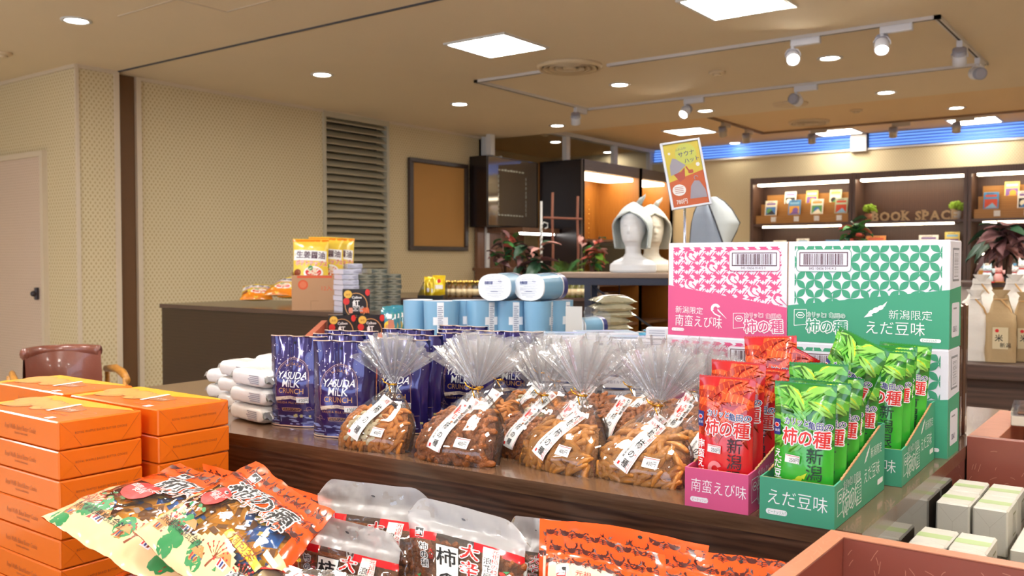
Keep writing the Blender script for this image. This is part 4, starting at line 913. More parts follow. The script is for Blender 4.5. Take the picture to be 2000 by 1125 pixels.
# ================================================================ big printed bags on the low platform
def view_pt(px, py, D):
    """surveyed point: pixel of the photograph and its distance along the view axis"""
    F = Vector((_F.x*math.cos(PITCH), _F.y*math.cos(PITCH), -math.sin(PITCH))); U = Vector((_F.x*math.sin(PITCH), _F.y*math.sin(PITCH), math.cos(PITCH)))
    v = Vector((0, 0, EYE))+(F+_R*((px-1000)/FPX)-U*((py-562.5)/FPX))*D
    return Vector((round(v.x, 3), round(v.y, 3), round(v.z, 3)))
def quadfn(c, t, seed=0, wr=.004, round_=0., back=.35, wave=.0, side=True):
    """filled pillow over four corners c = (lower left, lower right, upper right, upper left)"""
    BL, BR, TR, TL = c; n = ((BR-BL).cross(TL-BL)).normalized(); W = (BR-BL).length; H = (TL-BL).length
    if n.y > 0 and abs(n.y) > .2: n = -n
    def f(x, y, h=0.):
        a, b = x/W, y/H; a_, b_ = max(0, min(1, a)), max(0, min(1, b))
        P = (BL*(1-a_)+BR*a_)*(1-b_)+(TL*(1-a_)+TR*a_)*b_
        pr = (math.sin(PI*min(1, b_/.82)) if b_ < .82 else 0)**.55*(1-abs(2*a_-1)**3)**.6
        q = wr*(nz(a*5+seed, b*5, 1.3)+.6*nz(a*11+seed, b*9+a*5, 2.7)+.35*nz(a*24, b*20+seed, 5.1)+.5*math.sin(a*7+b*3+seed)*(b_**3))
        if wave: q += wave*math.sin(a*6+seed)*b_**2
        if round_:
            e = max(0, abs(2*a_-1)-(1-round_))/round_*max(0, (b_-.8)/.2); P = P-(TL-BL)*.16*e**2
        return tuple(P+n*((t*pr+q+h) if side else (-t*back*pr+q*.9-.0008)))
    return f, W, H
def quadbag(name, label, cat, c, t, mats, split, seed=0, wr=.004, nu=30, nv=36, group=None, backm=None, round_=0., wave=0.):
    o = thing(name, label, cat, group=group); F, W, H = quadfn(c, t, seed, wr, round_, wave=wave); B, _, _ = quadfn(c, t, seed, wr, round_, wave=wave, side=False)
    g = G(); vs = [F(W*i/nu, H*j/nv) for j in range(nv+1) for i in range(nu+1)]
    by = {}
    for j in range(nv):
        for i in range(nu): a = j*(nu+1)+i; by.setdefault(split((i+.5)/nu, (j+.5)/nv), []).append((a, a+1, a+nu+2, a+nu+1))
    first = True
    for k, fs in by.items():
        used = sorted({v for f in fs for v in f}); mp = {v: q for q, v in enumerate(used)}; g.add([vs[v] for v in used], [[mp[v] for v in f] for f in fs], mats[k], True)
    g.grid(lambda a, b: B(a*W, b*H), 16, 18, backm or mats[0], flip=True); g.build('bag', o); return o, F, W, H
def crab(p, x, y, s, m, l, a=0., w=0, h=0):
    ca, sa = math.cos(a), math.sin(a)
    def T(q): return [(x+(u*ca-v*sa)*s, y+(u*sa+v*ca)*s) for u, v in q]
    sh = [[(-.5, .05), (-.35, .3), (-.1, .22), (0, .34), (.12, .22), (.35, .3), (.5, .05), (.3, -.3), (0, -.38), (-.3, -.3)]]
    for sg in (-1, 1):
        sh += [[(sg*.35, .2), (sg*.62, .5), (sg*.5, .95), (sg*.66, .7), (sg*.78, .95), (sg*.8, .45), (sg*.5, .12)]]
        for k in range(3): b = .05-.16*k; sh += [[(sg*.4, b), (sg*.8, b+.12-.1*k), (sg*.95, b-.25-.05*k), (sg*.78, b-.0-.06*k), (sg*.42, b-.09)]]
    for q in sh:
        q = T(q)
        if w: q = clip(clip(clip(clip(q, 1, 0, w), -1, 0, 0), 0, 1, h), 0, -1, 0)
        if len(q) > 2: p.poly(q, m, l)
CRO = M('crab_orange', 'ee5519', .22, var=.05, vs=6, coat=.7); CRB = M('crab_maroon', '4a1410', .35); CRE = M('village_cream', 'f3d7a0', .28, var=.05, vs=6, coat=.6); WIN = clearmat('bag_window', (1, 1, 1), .10, .02, .05, bump=.3, bs=25)
TAN = M('print_tan', 'c98a4a', .5, var=.1, vs=20); DGR = M('print_leaf', '2f8a4c', .5); BLU = M('packet_blue', '1f66b8', .22, coat=.6, var=.15, vs=60); PKO = M('packet_orange', 'e2941f', .22, coat=.6, var=.3, vs=60); PKB = M('packet_brown', '8a5a34', .25, coat=.5, var=.3, vs=60)
def mountain_logo(p, x, y, s, l, a=0.):
    p.rect(x-s*.5, y-s*.6, x+s*.5, y+s*.6, WHITE, l, a); p.rect(x-s*.43, y-s*.53, x+s*.43, y+s*.53, BLACK, l+1, a); p.rect(x-s*.43, y-s*.53, x+s*.43, y-s*.12, RED, l+2, a)
    p.poly([(x-s*.36, y-s*.35), (x-s*.36, y+s*.1), (x-s*.15, y+s*.1), (x, y+s*.36), (x+s*.15, y+s*.1), (x+s*.36, y+s*.1), (x+s*.36, y-s*.35)], WHITE, l+3); p.text('浪花屋', x, y-s*.2, s*.2, BLACK, l+4, al='c')
def village(p, x0, y0, x1, y1, l, seed):
    r = random.Random(seed); w, h = x1-x0, y1-y0
    for k in range(5):
        x, y = x0+w*(.1+.2*k), y0+h*r.uniform(.25, .8); s = w*.06
        p.rect(x-s*.6, y-s*.5, x+s*.6, y+s*.25, WHITE if k % 2 else TAN, l); p.poly([(x-s, y+s*.2), (x-s*.3, y+s*.95), (x+s*.3, y+s*.95), (x+s, y+s*.2)], TAN, l+1)
        for q in range(3): p.rect(x-s*.5+q*s*.35, y-s*.4, x-s*.3+q*s*.35, y+s*.1, (RED, NAVY, BRN)[q], l+2)
    for k in range(7):
        x, y = x0+w*r.random(), y0+h*r.uniform(.1, .9); s = w*.05; p.circ(x, y, s, DGR, l, 9); p.circ(x+s, y-s*.3, s*.7, DGR, l, 8)
    for k in range(4):                         # persimmon trees
        x, y = x0+w*r.uniform(.05, .95), y0+h*r.uniform(.1, .6); s = w*.1
        p.line([(x, y), (x+s*.1, y+s*.8)], s*.14, BRN, l)
        for q in range(7): a = -1.2+q*.4; p.line([(x+s*.1, y+s*.6), (x+s*.1+math.sin(a)*s, y+s*.6+math.cos(a)*s*.8)], s*.05, BRN, l); p.circ(x+s*.1+math.sin(a)*s, y+s*.6+math.cos(a)*s*.8, s*.07, RED, l+1, 6); p.circ(x+s*.1+math.sin(a)*s*.7, y+s*.65+math.cos(a)*s*.5, s*.06, RED, l+1, 6)
    for k in range(10): x, y = x0+w*r.random(), y0+h*r.random(); p.poly([(x, y), (x+w*.012, y+w*.03), (x+w*.03, y+w*.005)], r.choice((RED, NAVY, DGR)), l); p.circ(x+w*.014, y+w*.036, w*.007, BRN, l, 6)
def packets(o, F, W, H, a0, a1, b0, b1, seed):
    """small wrapped portions seen through the window"""
    r = random.Random(seed); k = 0
    for j in range(5):
        for i in range(6):
            a, b = a0+(a1-a0)*(i+.5+r.uniform(-.3, .3))/6, b0+(b1-b0)*(j+.5+r.uniform(-.3, .3))/5; P0 = Vector(F(a*W, b*H, -.012-.006*(k % 2))); ex = (Vector(F(a*W+.01, b*H))-Vector(F(a*W-.01, b*H))).normalized(); ev = (Vector(F(a*W, b*H+.01))-Vector(F(a*W, b*H-.01))); n = ex.cross(ev).normalized()
            if n.dot(Vector(F(a*W, b*H, .01))-Vector(F(a*W, b*H))) < 0: n = -n
            q = r.uniform(-1, 1); X = (ex*math.cos(q)+n.cross(ex)*math.sin(q)+n*r.uniform(-.3, .3)).normalized(); Y = n.cross(X).normalized(); T = Matrix((X, Y, X.cross(Y))).transposed().to_4x4(); T.translation = P0
            m = r.choice((BLU, PKO, PKB, PKO)); s = .021
            g = G(); g.grid(lambda u, v: (u*s, v*s*.75, .007*(1-u**4)*(1-abs(v)**3)), 8, 6, m, -1, 1, -1, 1); g.grid(lambda u, v: (u*s, v*s*.75, -.006*(1-u**4)*(1-abs(v)**3)), 6, 4, m, -1, 1, -1, 1, flip=True)
            g.grid(lambda u, v: (s*(1+.22*u)*1., v*s*.75, .001*math.sin(v*30)), 1, 10, m, 0, 1, -1, 1); g.grid(lambda u, v: (-s*(1+.22*u), v*s*.75, .001*math.sin(v*30)), 1, 10, m, 0, 1, -1, 1)
            g.add([(-s*.35, -s*.2, .0082), (s*.35, -s*.2, .0082), (s*.35, s*.2, .0082), (-s*.35, s*.2, .0082)], [(0, 1, 2, 3)], YEL2 if m is BLU else PKB if m is PKO else BLU)
            me = g.mesh('portion_packet'); ob_ = bpy.data.objects.new('portion_packet', me); COL.objects.link(ob_); ob_.parent = o; ob_.matrix_local = T; k += 1
def big_kaki(label, c, seed, t=.03, pk_=True, txt=True):
    def split(a, b):
        if b > .60: return 1
        # cloud-shaped window
        if .12 < a < .93 and .24+.05*math.sin(a*13) < b < .60: return 2
        return 0 if b < .46 else 1
    o, F, W, H = quadbag('persimmon_seed_bag', label, 'snack bag', c, t, [CRE, CRO, WIN], split, seed, .005, 36, 44, 'big crab-print bags of wrapped rice crackers', CRO, wave=.006)
    p = Print(); r = random.Random(seed)
    s = W*.055
    for j in range(16):
        for i in range(11):
            x, y = W*(.03+.125*i+(.06 if j % 2 else 0)), H*.62+s*2.2*j
            if y > H*.985 or x > W*.97 or (y < H*.74 and .1*W < x < .9*W) or y < H*.62: continue
            crab(p, x, y, s*1.1, CRB, 1, r.uniform(-.2, .2), W, H)
    mountain_logo(p, W*.18, H*.85, W*.085, 2)
    if txt: p.text('元祖', W*.35, H*.73, W*.075, WHITE, 3, off=.03, out=BLACK, ow=.05, sp=1.2)
    p.text('柿の種', W*.22, H*.57, W*.20, BLACK, 4, off=.05, out=WHITE, ow=.045, wx=1.05)
    p.text('ピーナッツ入り', W*.3, H*.515, W*.085, M('print_orange', 'f0561c', .4), 4, off=.03, out=WHITE, ow=.05, wx=.9)
    village(p, W*.03, H*.03, W*.97, H*.24, 1, seed); village(p, W*.02, H*.20, W*.30, H*.42, 1, seed+3)
    p.circ(W*.25, H*.475, W*.095, RED, 5, 26); p.text('国産もち米', W*.25, H*.485, W*.042, WHITE, 6, al='c', wx=.85); p.text('使用', W*.25, H*.445, W*.042, WHITE, 6, al='c')
    p.rect(W*.56, H*.27, W*.90, H*.33, YEL2, 5, a=-.12); p.text('個包装', W*.60, H*.288, W*.082, BRN, 6, a=-.12)
    p.text('浪花屋製菓株式会社', W*.08, H*.14, W*.05, BLACK, 5, wx=.9)
    p.rect(W*.86, H*.36, W*.96, H*.40, LABELP, 6)
    p.build('print', F, o, .009, .00022)
    if pk_: packets(o, F, W, H, .14, .92, .26, .58, seed)
    return o
V = view_pt
big_kaki('big bag lying on the heap by the orange boxes, cream village end leftward', (V(80, 1010, 1.40), V(330, 1165, 1.22), V(600, 985, 1.42), V(352, 905, 1.62)), 3, .028)
big_kaki('big crab-print bag in front on the heap, red circle and yellow tag showing', (V(262, 1040, 1.30), V(470, 1230, 1.10), V(655, 1005, 1.32), V(500, 905, 1.52)), 8, .030)
big_kaki('lowest big bag of the heap, only its cream village corner at the bottom edge', (V(120, 1180, 1.25), V(330, 1330, 1.10), V(520, 1180, 1.30), V(300, 1090, 1.45)), 12, .02, False)
big_kaki('orange crab-print bag leaning on the wooden front at the back of the heap', (V(440, 1130, 1.52), V(600, 1160, 1.44), V(648, 975, 1.56), V(395, 905, 1.72)), 17, .02, False, False)
def upright_kaki(label, c, seed):
    def split(a, b): return 0 if (b > .74 or a < .03 or a > .97) else 1
    o, F, W, H = quadbag('persimmon_seed_bag', label, 'snack bag', c, .025, [CRO, M('bag_pale', 'f2cbb4', .25, coat=.6)], split, seed, .004, 30, 40, 'upright crab-print bags at the right of the platform', CRO, wave=.008)
    p = Print(); r = random.Random(seed); s = W*.058
    for j in range(5):
        for i in range(10):
            x, y = W*(.04+.13*i+(.06 if j % 2 else 0)), H*.76+s*2.5*j
            if y < H*.985 and x < W*.98: crab(p, x, y, s*1.35, CRB, 1, r.uniform(-.25, .25), W, H)
    mountain_logo(p, W*.16, H*.67, W*.10, 2); p.text('元祖', W*.28, H*.66, W*.07, RED, 3); p.text('柿の種', W*.12, H*.47, W*.2, BLACK, 3, off=.05, out=WHITE, ow=.06); p.circ(W*.62, H*.955, W*.014, BLACK, 3, 12)
    p.build('print', F, o, .014, .00018); return o
upright_kaki('upright orange crab bag at the right, wide curled top before the trays', (V(1050, 1330, 1.19), V(1330, 1400, 1.12), V(1385, 1062, 1.26), V(1052, 1008, 1.36)), 5)
upright_kaki('upright orange crab bag in front of the wide one, pale panel below', (V(1060, 1330, 1.13), V(1300, 1400, 1.07), V(1300, 1080, 1.20), V(1068, 1030, 1.28)), 6)
upright_kaki('upright orange crab bag farthest right, running toward the red bin', (V(1270, 1360, 1.14), V(1520, 1420, 1.08), V(1565, 1108, 1.19), V(1268, 1052, 1.27)), 9)
# ---- hanging-top cracker bags with milky headers
HD = clearmat('washi_header', (.95, .95, .96), .10, .62, .3, (.97, .96, .97), bump=.6, bs=35); RB = M('band_red', 'd8202c', .25, coat=.5); CL = clearmat('clear_front', (1, 1, 1), .09, .05, .05, bump=.35, bs=25)
CKF = M('cracker_fill_senbei', 'b06a34', .45, var=.45, vs=90, bump=.8, bs=110)
def senbei(label, c, seed, t=.028, top=.27):
    def split(a, b): return 0 if b > 1-top else (1 if b > 1-top-.07 and (a < .28 or a > .62) else 2)
    o, F, W, H = quadbag('hot_cracker_bag', label, 'snack bag', c, t, [HD, RB, CL], split, seed, .005, 34, 44, 'cracker bags with milky white headers', CL, round_=.35, wave=.006)
    g = G(); g.grid(lambda a, b: F(a*W, b*H*(1-top-.05), -.018), 18, 20, CKF, .03, .97, .02, 1); stuff(g.build('cracker_filling', o))
    p = Print(); r = random.Random(seed); yb = H*(1-top)
    p.circ(W*.5, H*.90, W*.018, M('hole_grey', '5a5a60', .7), 3, 12, W*.012, -.4)
    mountain_logo(p, W*.13, yb-H*.02, W*.09, 3)
    p.rect(W*.30, yb-H*.50, W*.50, yb-H*.09, LABELP, 2); p.line([(W*.30, yb-H*.50), (W*.30, yb-H*.09), (W*.50, yb-H*.09), (W*.50, yb-H*.50)], W*.006, BLACK, 3)
    p.vtext('柿の種', W*.395, yb-H*.09, W*.185, BLACK, 4, off=.035, pitch=1.2)
    p.vtext('大辛口', W*.59, yb-H*.03, W*.17, RED, 4, off=.05, out=WHITE, ow=.06, pitch=1.05)
    p.rect(W*.70, yb-H*.45, W*.83, yb-H*.02, LABELP, 2); p.vtext('元祖柿の種', W*.80, yb-H*.02, W*.055, RED, 3); p.vtext('浪花屋', W*.745, yb-H*.10, W*.08, BLACK, 3)
    p.vtext('柿の種', W*.18, yb-H*.10, W*.08, BLACK, 3, off=.03, out=WHITE, ow=.08); p.vtext('大辛', W*.25, yb-H*.13, W*.06, RED, 3)
    for k in range(6):
        x, y = W*r.choice((.08, .9, .86, .12)), yb-H*(.2+.08*k); p.circ(x, y, W*.022, RED, 3, 10); p.poly([(x, y+W*.03), (x+W*.05, y+W*.055), (x+W*.03, y+W*.015)], DGR, 3); p.line([(x, y), (x-W*.02, y-H*.08)], W*.008, DGR, 2)
    p.build('print', lambda x, y, h: F(x, y, h+.0008), o, .008, .0002)
    ck = cracker_mesh(1)
    g = G()
    for k in range(150):
        a, b = r.uniform(.05, .95), r.uniform(.03, 1-top-.1); T = Matrix.Translation(Vector(F(a*W, b*H, -.0145))) @ Matrix.Rotation(r.uniform(-.4, .4), 4, 'X') @ Matrix.Rotation(r.uniform(0, 6.3), 4, 'Y')
        me = r.choice(ck); g.add([v.co[:] for v in me.vertices], [list(f.vertices) for f in me.polygons], CRK[1], True, T)
    stuff(g.build('rice_crackers', o)); return o
senbei('cracker bag at the back left, wide milky header against the wood', (V(660, 1190, 1.46), V(800, 1215, 1.41), V(850, 958, 1.46), V(615, 932, 1.56)), 2)
senbei('cracker bag in the middle front, large header hole and 大辛口 lettering', (V(815, 1235, 1.28), V(1015, 1275, 1.22), V(1028, 1025, 1.32), V(792, 962, 1.40)), 5)
senbei('smaller-looking cracker bag in front at the left, header folded at the corner', (V(590, 1230, 1.32), V(770, 1260, 1.26), V(785, 1045, 1.30), V(578, 992, 1.40)), 7)
senbei('cracker bag mostly hidden before the upright orange crab bags', (V(1000, 1250, 1.36), V(1080, 1270, 1.33), V(1120, 1020, 1.36), V(985, 1005, 1.42)), 11)
# a bag lying flat at the bottom edge, clear top with red badges
def flat_bag():
    c = (V(395, 1200, 1.12), V(760, 1270, 1.02), V(745, 1130, 1.16), V(440, 1085, 1.24))
    o, F, W, H = quadbag('hot_cracker_bag', 'clear cracker bag lying flat in front, printed with red badges and chillies', 'snack bag', c, .02, [CL], lambda a, b: 0, 3, .005, 30, 24, None, CL)
    g = G(); g.grid(lambda a, b: F(a*W, b*H, -.010), 18, 14, CKF, .04, .96, .05, .92); stuff(g.build('cracker_filling', o))
    p = Print(); p.rect(W*.10, H*.72, W*.42, H*.88, RED, 2, r=H*.07); p.text('国産米100%', W*.14, H*.75, W*.05, WHITE, 3)
    p.rect(W*.46, H*.55, W*.78, H*.86, LABELP, 2); p.text('大辛口', W*.49, H*.62, W*.085, RED, 3, off=.04); p.text('柿の種', W*.08, H*.36, W*.13, BLACK, 3, off=.04, out=WHITE, ow=.06); p.text('新潟の名産', W*.80, H*.66, W*.045, BLACK, 3)
    for k in range(4): p.line([(W*(.5+.03*k), H*.5), (W*(.58+.03*k), H*(.42-.02*k)), (W*(.68+.03*k), H*(.40-.03*k))], W*.012, RED, 2)
    p.build('print', lambda x, y, h: F(x, y, h+.0008), o, .008, .0002)
flat_bag()

# ================================================================ middle ground
def VR(px, py, D): return V(px, py, D)
def face_cam(px): return AZ-math.atan((px-1000)/FPX)*1.0     # turn so that -Y of a thing looks back along the sight line
DW = wood('counter_dark', '3a2820', '2c1d17', 0, .3, 12., 4.); DWT = wood('counter_top_dark', '58443c', '3a2a26', 0, .16, 4., 3.)
co = thing('snack_counter', 'long dark brown counter below the louvre and cork board, snack cartons on top', 'counter', (-5.01, 3.17, 0), .0)
G().box(0, 2.25, 0, .75, .925, .95, DWT, .002).build('countertop', co); G().box(.01, 2.24, .01, .74, 0, .925, DW).build('body', co)
# bottle counter across the view
c0 = V(1000, 573, 6.75); co2 = thing('bottle_counter', 'brown counter behind the blue tubs, lined with gold-capped bottles and plants', 'counter', (c0.x, c0.y, 0), AZ)
G().box(-.95, .78, -.35, .75, .925, .95, DWT, .002).build('countertop', co2); G().box(-.94, .77, -.34, .74, 0, .925, DW).build('body', co2)

# ---- potato chip bags
CHY = M('chip_yellow', 'f0cf4a', .22, coat=.6, var=.08, vs=30); CHO = M('chip_orange', 'e8861c', .22, coat=.6, var=.2, vs=25)
def chips():
    t = thing('potato_chip_bag', 'x', 'snack bag'); w, h = .19, .25; F, B = bagfn(w, h, .035, 5, .003, .12, .12, neck=.06)
    g = G(); g.grid(lambda a, b: F(a*w, b*h), 18, 22, CHY); g.grid(lambda a, b: B(a*w, b*h), 12, 14, CHY, flip=True); g.build('bag', t)
    p = Print(); p.rect(0, h*.93, w, h*.985, CHO, 1); p.rect(0, 0, w, h*.2, CHO, 1); p.circ(w*.58, h*.26, w*.28, WHITE, 2, 22, h*.14); p.circ(w*.58, h*.27, w*.23, RED, 3, 20, h*.10); p.circ(w*.58, h*.29, w*.2, M('noodle_cream', 'e8d4b8', .5), 4, 18, h*.08); p.circ(w*.5, h*.36, w*.07, DGR, 5)
    p.circ(w*.12, h*.27, w*.10, BRN, 3, 18); p.rect(w*.02, h*.52, w*.95, h*.74, WHITE, 1, a=-.05); p.text('生姜醤油', w*.5, h*.58, w*.21, M('plum_ink', '4a1a3a', .5), 4, al='c', off=.04, a=-.05)
    p.text('ポテトチップス', w*.52, h*.42, w*.16, M('chip_red', 'e04a10', .4), 4, al='c', wx=.82, off=.06, out=WHITE, ow=.05, a=-.05)
    p.build('print', lambda u, v, s: F(min(max(u, 0), w), min(max(v, 0), h), s+.0004), t, .02, .0003); KIDS[t.name] = kids(t); return t
ch = chips(); fc = face_cam(620)
q = V(615, 605, 4.80)
for k, (dx, dy, dz, rx, rz, ro, l) in enumerate(((-.02, .06, .13, -.12, -.05, 0, 'yellow potato chip bag in front in the kraft carton, orange top edge'), (.06, .13, .14, -.08, .12, .02, 'yellow potato chip bag behind the first one in the kraft carton'), (.12, .20, .14, -.05, .25, .04, 'yellow potato chip bag rearmost in the kraft carton'))):
    t = ch if k == 0 else dup(ch, (0, 0, 0)); t['label'] = l; t['group'] = 'yellow potato chip bags'
    x = q.x+dx*math.cos(fc)-dy*math.sin(fc); y = q.y+dx*math.sin(fc)+dy*math.cos(fc); t.location = (x, y, .95+dz); t.rotation_euler = (rx, ro, fc+rz)
for k, (px, D, rx, rz, dz, l) in enumerate(((500, 5.35, -1.28, .2, .045, 'potato chip bag lying flat on the counter, leftmost'), (540, 5.25, -1.2, -.25, .075, 'potato chip bag lying across the leftmost one'), (572, 5.6, -1.3, .5, .05, 'potato chip bag lying behind the kraft carton'))):
    w0 = V(px, 588, D); t = dup(ch, (w0.x, w0.y, .95+dz-.012), (rx, 0, AZ+rz), l, 'yellow potato chip bags')
KB = M('kraft_box', 'b48a66', .75, var=.05, vs=14, bump=.05); KBI = M('kraft_inside', 'd9b77c', .75, var=.05); PRR = M('box_stamp', 'd4552c', .6)
kb = thing('kraft_carton', 'open kraft cardboard carton stamped 12入, full of chip bags', 'cardboard box', (q.x, q.y, .9505), fc)
G().box(-.118, .118, 0, .004, 0, .185, KB).build('front_wall', kb); G().box(-.118, -.114, .004, .25, 0, .2, KB).build('side_wall', kb); G().box(-.118, .118, .25, .254, 0, .2, KB).build('back_wall', kb)
G().ext([(.004, 0), (.25, 0), (.25, .29), (.2, .27), (.09, .195), (.004, .185)], .114, .118, KBI, axis=0).build('side_wall', kb); G().box(-.114, .114, .004, .25, 0, .004, KB).build('base', kb)
p = Print(); p.circ(-.06, .135, .026, PRR, 1, 24); p.circ(-.06, .135, .018, M('stamp_light', 'd8714a', .6), 2, 20); p.text('12入', .03, .105, .03, PRR, 1); p.rect(-.09, .17, .09, .182, PRR, 1); p.line([(-.02, .005), (-.02, .05), (.02, .05)], .0015, M('kraft_line', '8a6648', .7), 1); p.build('print', lambda x, y, h: (x, -h, y), kb)
# ---- stacks of wrapped packs: white and silver
SVW = M('pack_lilac', 'd6d8ea', .3, coat=.4, var=.04); SVG = M('pack_silver', 'a5aaa4', .22, metal=.5, var=.3, vs=60, coat=.3); SVD = M('pack_fold_dark', '4c5450', .4)
def wrap(m, dk, w=.085, d=.15, h=.026):
    t = thing('wrapped_cake_pack', 'x', 'wrapped pack'); g = G()
    g.grid(lambda a, b: (a*w/2*(1-.0*b), -d/2+b*d, h*(.85+.15*math.cos(a*1.5)+.04*nz(a*3, b*5, 1))), 8, 8, m, -1, 1, 0, 1)
    g.add([(-w/2, -d/2, h*.95), (w/2, -d/2, h*.95), (w/2, -d/2, .0), (-w/2, -d/2, 0), (w/2, d/2, h*.95), (w/2, d/2, 0), (-w/2, d/2, h*.95), (-w/2, d/2, 0)], [(3, 2, 1, 0), (1, 2, 5, 4), (6, 7, 3, 0), (4, 5, 7, 6), (2, 3, 7, 5)], m); g.build('body', t)
    G().add([(-w/2, -d/2-.001, h*.9), (-w*.05, -d/2-.012, h*.5), (-w/2, -d/2-.001, h*.1), (w/2, -d/2-.001, h*.9), (w*.05, -d/2-.012, h*.5), (w/2, -d/2-.001, h*.1)], [(0, 1, 2), (3, 5, 4)], dk).build('end_fold', t)
    KIDS[t.name] = kids(t); return t
wa, wb = wrap(SVW, M('lilac_fold', 'b4b6cc', .4)), wrap(SVG, SVD); fa = fb = True  # end folds in a darker tone than the wrapping
for px, D, n, m, where in ((676, 4.75, 8, 'w', 'white column beside the kraft carton'), (684, 5.05, 9, 'w', 'rear white column'), (706, 4.80, 7, 's', 'first silver column'), (706+26, 4.85, 8, 's', 'second silver column'), (706+54, 4.92, 7, 's', 'last silver column')):
    b0 = V(px, 600, D)
    for k in range(n):
        l = '%s wrapped cake pack, %s from below in the %s' % ('white' if m == 'w' else 'silver', ORD[k], where)
        if m == 'w' and fa: t = wa; fa = False
        elif m == 's' and fb: t = wb; fb = False
        else: t = dup(wa if m == 'w' else wb, (0, 0, 0))
        t['label'] = l; t['group'] = 'wrapped cake packs stacked on the counter'; t.location = (b0.x, b0.y, .9505+k*.0275); t.rotation_euler = (0, 0, face_cam(px)+.35+rnd.uniform(-.08, .08))
# ---- red bin with black snack boxes
RBN = M('bin_terracotta', 'a8553c', .45, var=.08, vs=20)
fb_ = AZ+.135; o0 = V(700, 640, 3.45)
bn = thing('terracotta_bin', 'terracotta display bin behind the navy pouches, black snack boxes inside', 'display bin', (o0.x, o0.y, 0), fb_)
G().box(-.150, -.128, -.55, .20, .8355, .975, RBN).build('side_panel', bn); G().box(.112, .134, -.35, .20, .8355, .975, RBN).build('side_panel', bn); G().box(-.128, .112, -.55, .20, .8355, .905, RBN).build('base', bn)
BXK = M('snack_box_black', '1d1a1c', .3, coat=.4); SRD = M('snack_box_red', 'c8302a', .3, coat=.4)
def sbox():
    w, h, d = .104, .098, .05; t = thing('black_snack_box', 'x', 'snack box'); G().box(-w/2, w/2, 0, d, 0, h, BXK, .0015).build('body', t); p = Print()
    p.ring(w*.5, h*.36, w*.42, .003, GOLDP, 1, 24, ry=h*.5); p.circ(w*.2, h*.8, w*.15, M('gold_badge', 'd8b048', .35), 2, 18); p.text('海老', w*.11, h*.75, w*.09, BRN, 3)
    p.circ(w*.14, h*.52, w*.12, SRD, 2, 10, h*.14); p.circ(w*.92, h*.87, w*.09, SRD, 2, 8, h*.14); p.text('Calbee', w*.34, h*.63, w*.13, WHITE, 3, off=.03); p.text('紅', w*.36, h*.33, w*.27, WHITE, 3, off=.05); p.text('エビ', w*.37, h*.14, w*.2, BXK, 4, off=.04, out=WHITE, ow=.05)
    for k in range(5): p.circ(w*(.66+.07*k), h*.16, w*.035, M('shrimp_chip', 'd8683c', .4), 3+k % 2, 10, h*.13, .2)
    for k in range(3): p.circ(w*(.26+.04*k), h*.16, w*.04, M('chip_pink', 'd88a70', .4), 3+k % 2, 10, h*.12)
    p.build('print', lambda x, y, s: (-w/2+x, -s, y), t); KIDS[t.name] = kids(t); return t
sb = sbox()
for k, (px, py, D, l) in enumerate(((668, 657, 3.50, 'black snack box in the terracotta bin, lower left'), (724, 657, 3.52, 'black snack box in the terracotta bin, lower right'), (696, 612, 3.53, 'black snack box standing above the two lower ones'))):
    v = V(px, py, D); t = sb if k == 0 else dup(sb, (0, 0, 0)); t['label'] = l; t['group'] = 'black snack boxes'; t.location = (v.x, v.y, 1.0045 if k == 2 else .906); t.rotation_euler = (0, 0, face_cam(px))
# green and yellow pouches between bin and tubs, black tray of yellow pouches
GP = M('pouch_greenblue', '2f9a62', .22, coat=.6, var=.35, vs=50, col2='3a6fc0'); YP = M('pouch_yellow', 'e6c51c', .2, metal=.3, coat=.6, var=.15, vs=60)
def pouch(name, m, w, h, pr):
    t = thing(name, 'x', 'snack pouch'); F, B = bagfn(w, h, w*.14, 4, .002, .15, .1, neck=.06); foil_bag('pouch', t, F, B, w, h, m, m, 10, 12); pp = Print(); pr(pp, w, h); pp.build('print', lambda u, v, s: F(min(max(u, 0), w), min(max(v, 0), h), s+.0005), t, .03, .0003); KIDS[t.name] = kids(t); return t
gp = pouch('crisp_pouch', GP, .07, .11, lambda p, w, h: (p.circ(w*.5, h*.32, w*.34, YEL2, 1, 14, h*.22), p.rect(w*.1, h*.62, w*.9, h*.8, WHITE, 1), p.circ(w*.45, h*.3, w*.2, TAN, 2, 8)))
for k in range(7):
    v = V(760+8*(k % 4)+3*(k//4), 636, 3.75+.06*k); t = gp if k == 0 else dup(gp, (0, 0, 0)); t['label'] = 'green and yellow crisp pouch in the row between black boxes and blue tubs'; t['group'] = 'green crisp pouches'; t.location = (v.x, v.y, .905); t.rotation_euler = (-.3, 0, AZ+.1+.1*(k % 3))
v = V(778, 640, 3.95); r_ = thing('pouch_riser', 'low dark stand carrying the green crisp pouches', 'display stand', (v.x, v.y, 0), AZ); G().box(-.10, .12, -.22, .22, 0, .90, DW).build('body', r_); G().box(-.105, .125, -.225, .225, .895, .903, DWT).build('top', r_)
yp = pouch('yellow_pouch', YP, .085, .13, lambda p, w, h: (p.rect(w*.2, h*.3, w*.8, h*.5, WHITE, 1), p.circ(w*.5, h*.7, w*.16, RED, 1, 12)))
for k, (px, D, dz) in enumerate(((842, 6.35, .0), (850, 6.2, .0), (857, 6.0, .03), (838, 6.5, .01))):
    v = V(px, 580, D); t = yp if k == 0 else dup(yp, (0, 0, 0)); t['label'] = ('yellow foil pouch at the left in the black tray', 'yellow foil pouch in the middle of the black tray', 'tallest yellow foil pouch, leaning out of the black tray', 'yellow foil pouch at the rear of the black tray')[k]; t['group'] = 'yellow foil pouches'; t.location = (v.x, v.y, .956+dz); t.rotation_euler = (-.1, .05*k-.08, AZ-.2+.15*k)
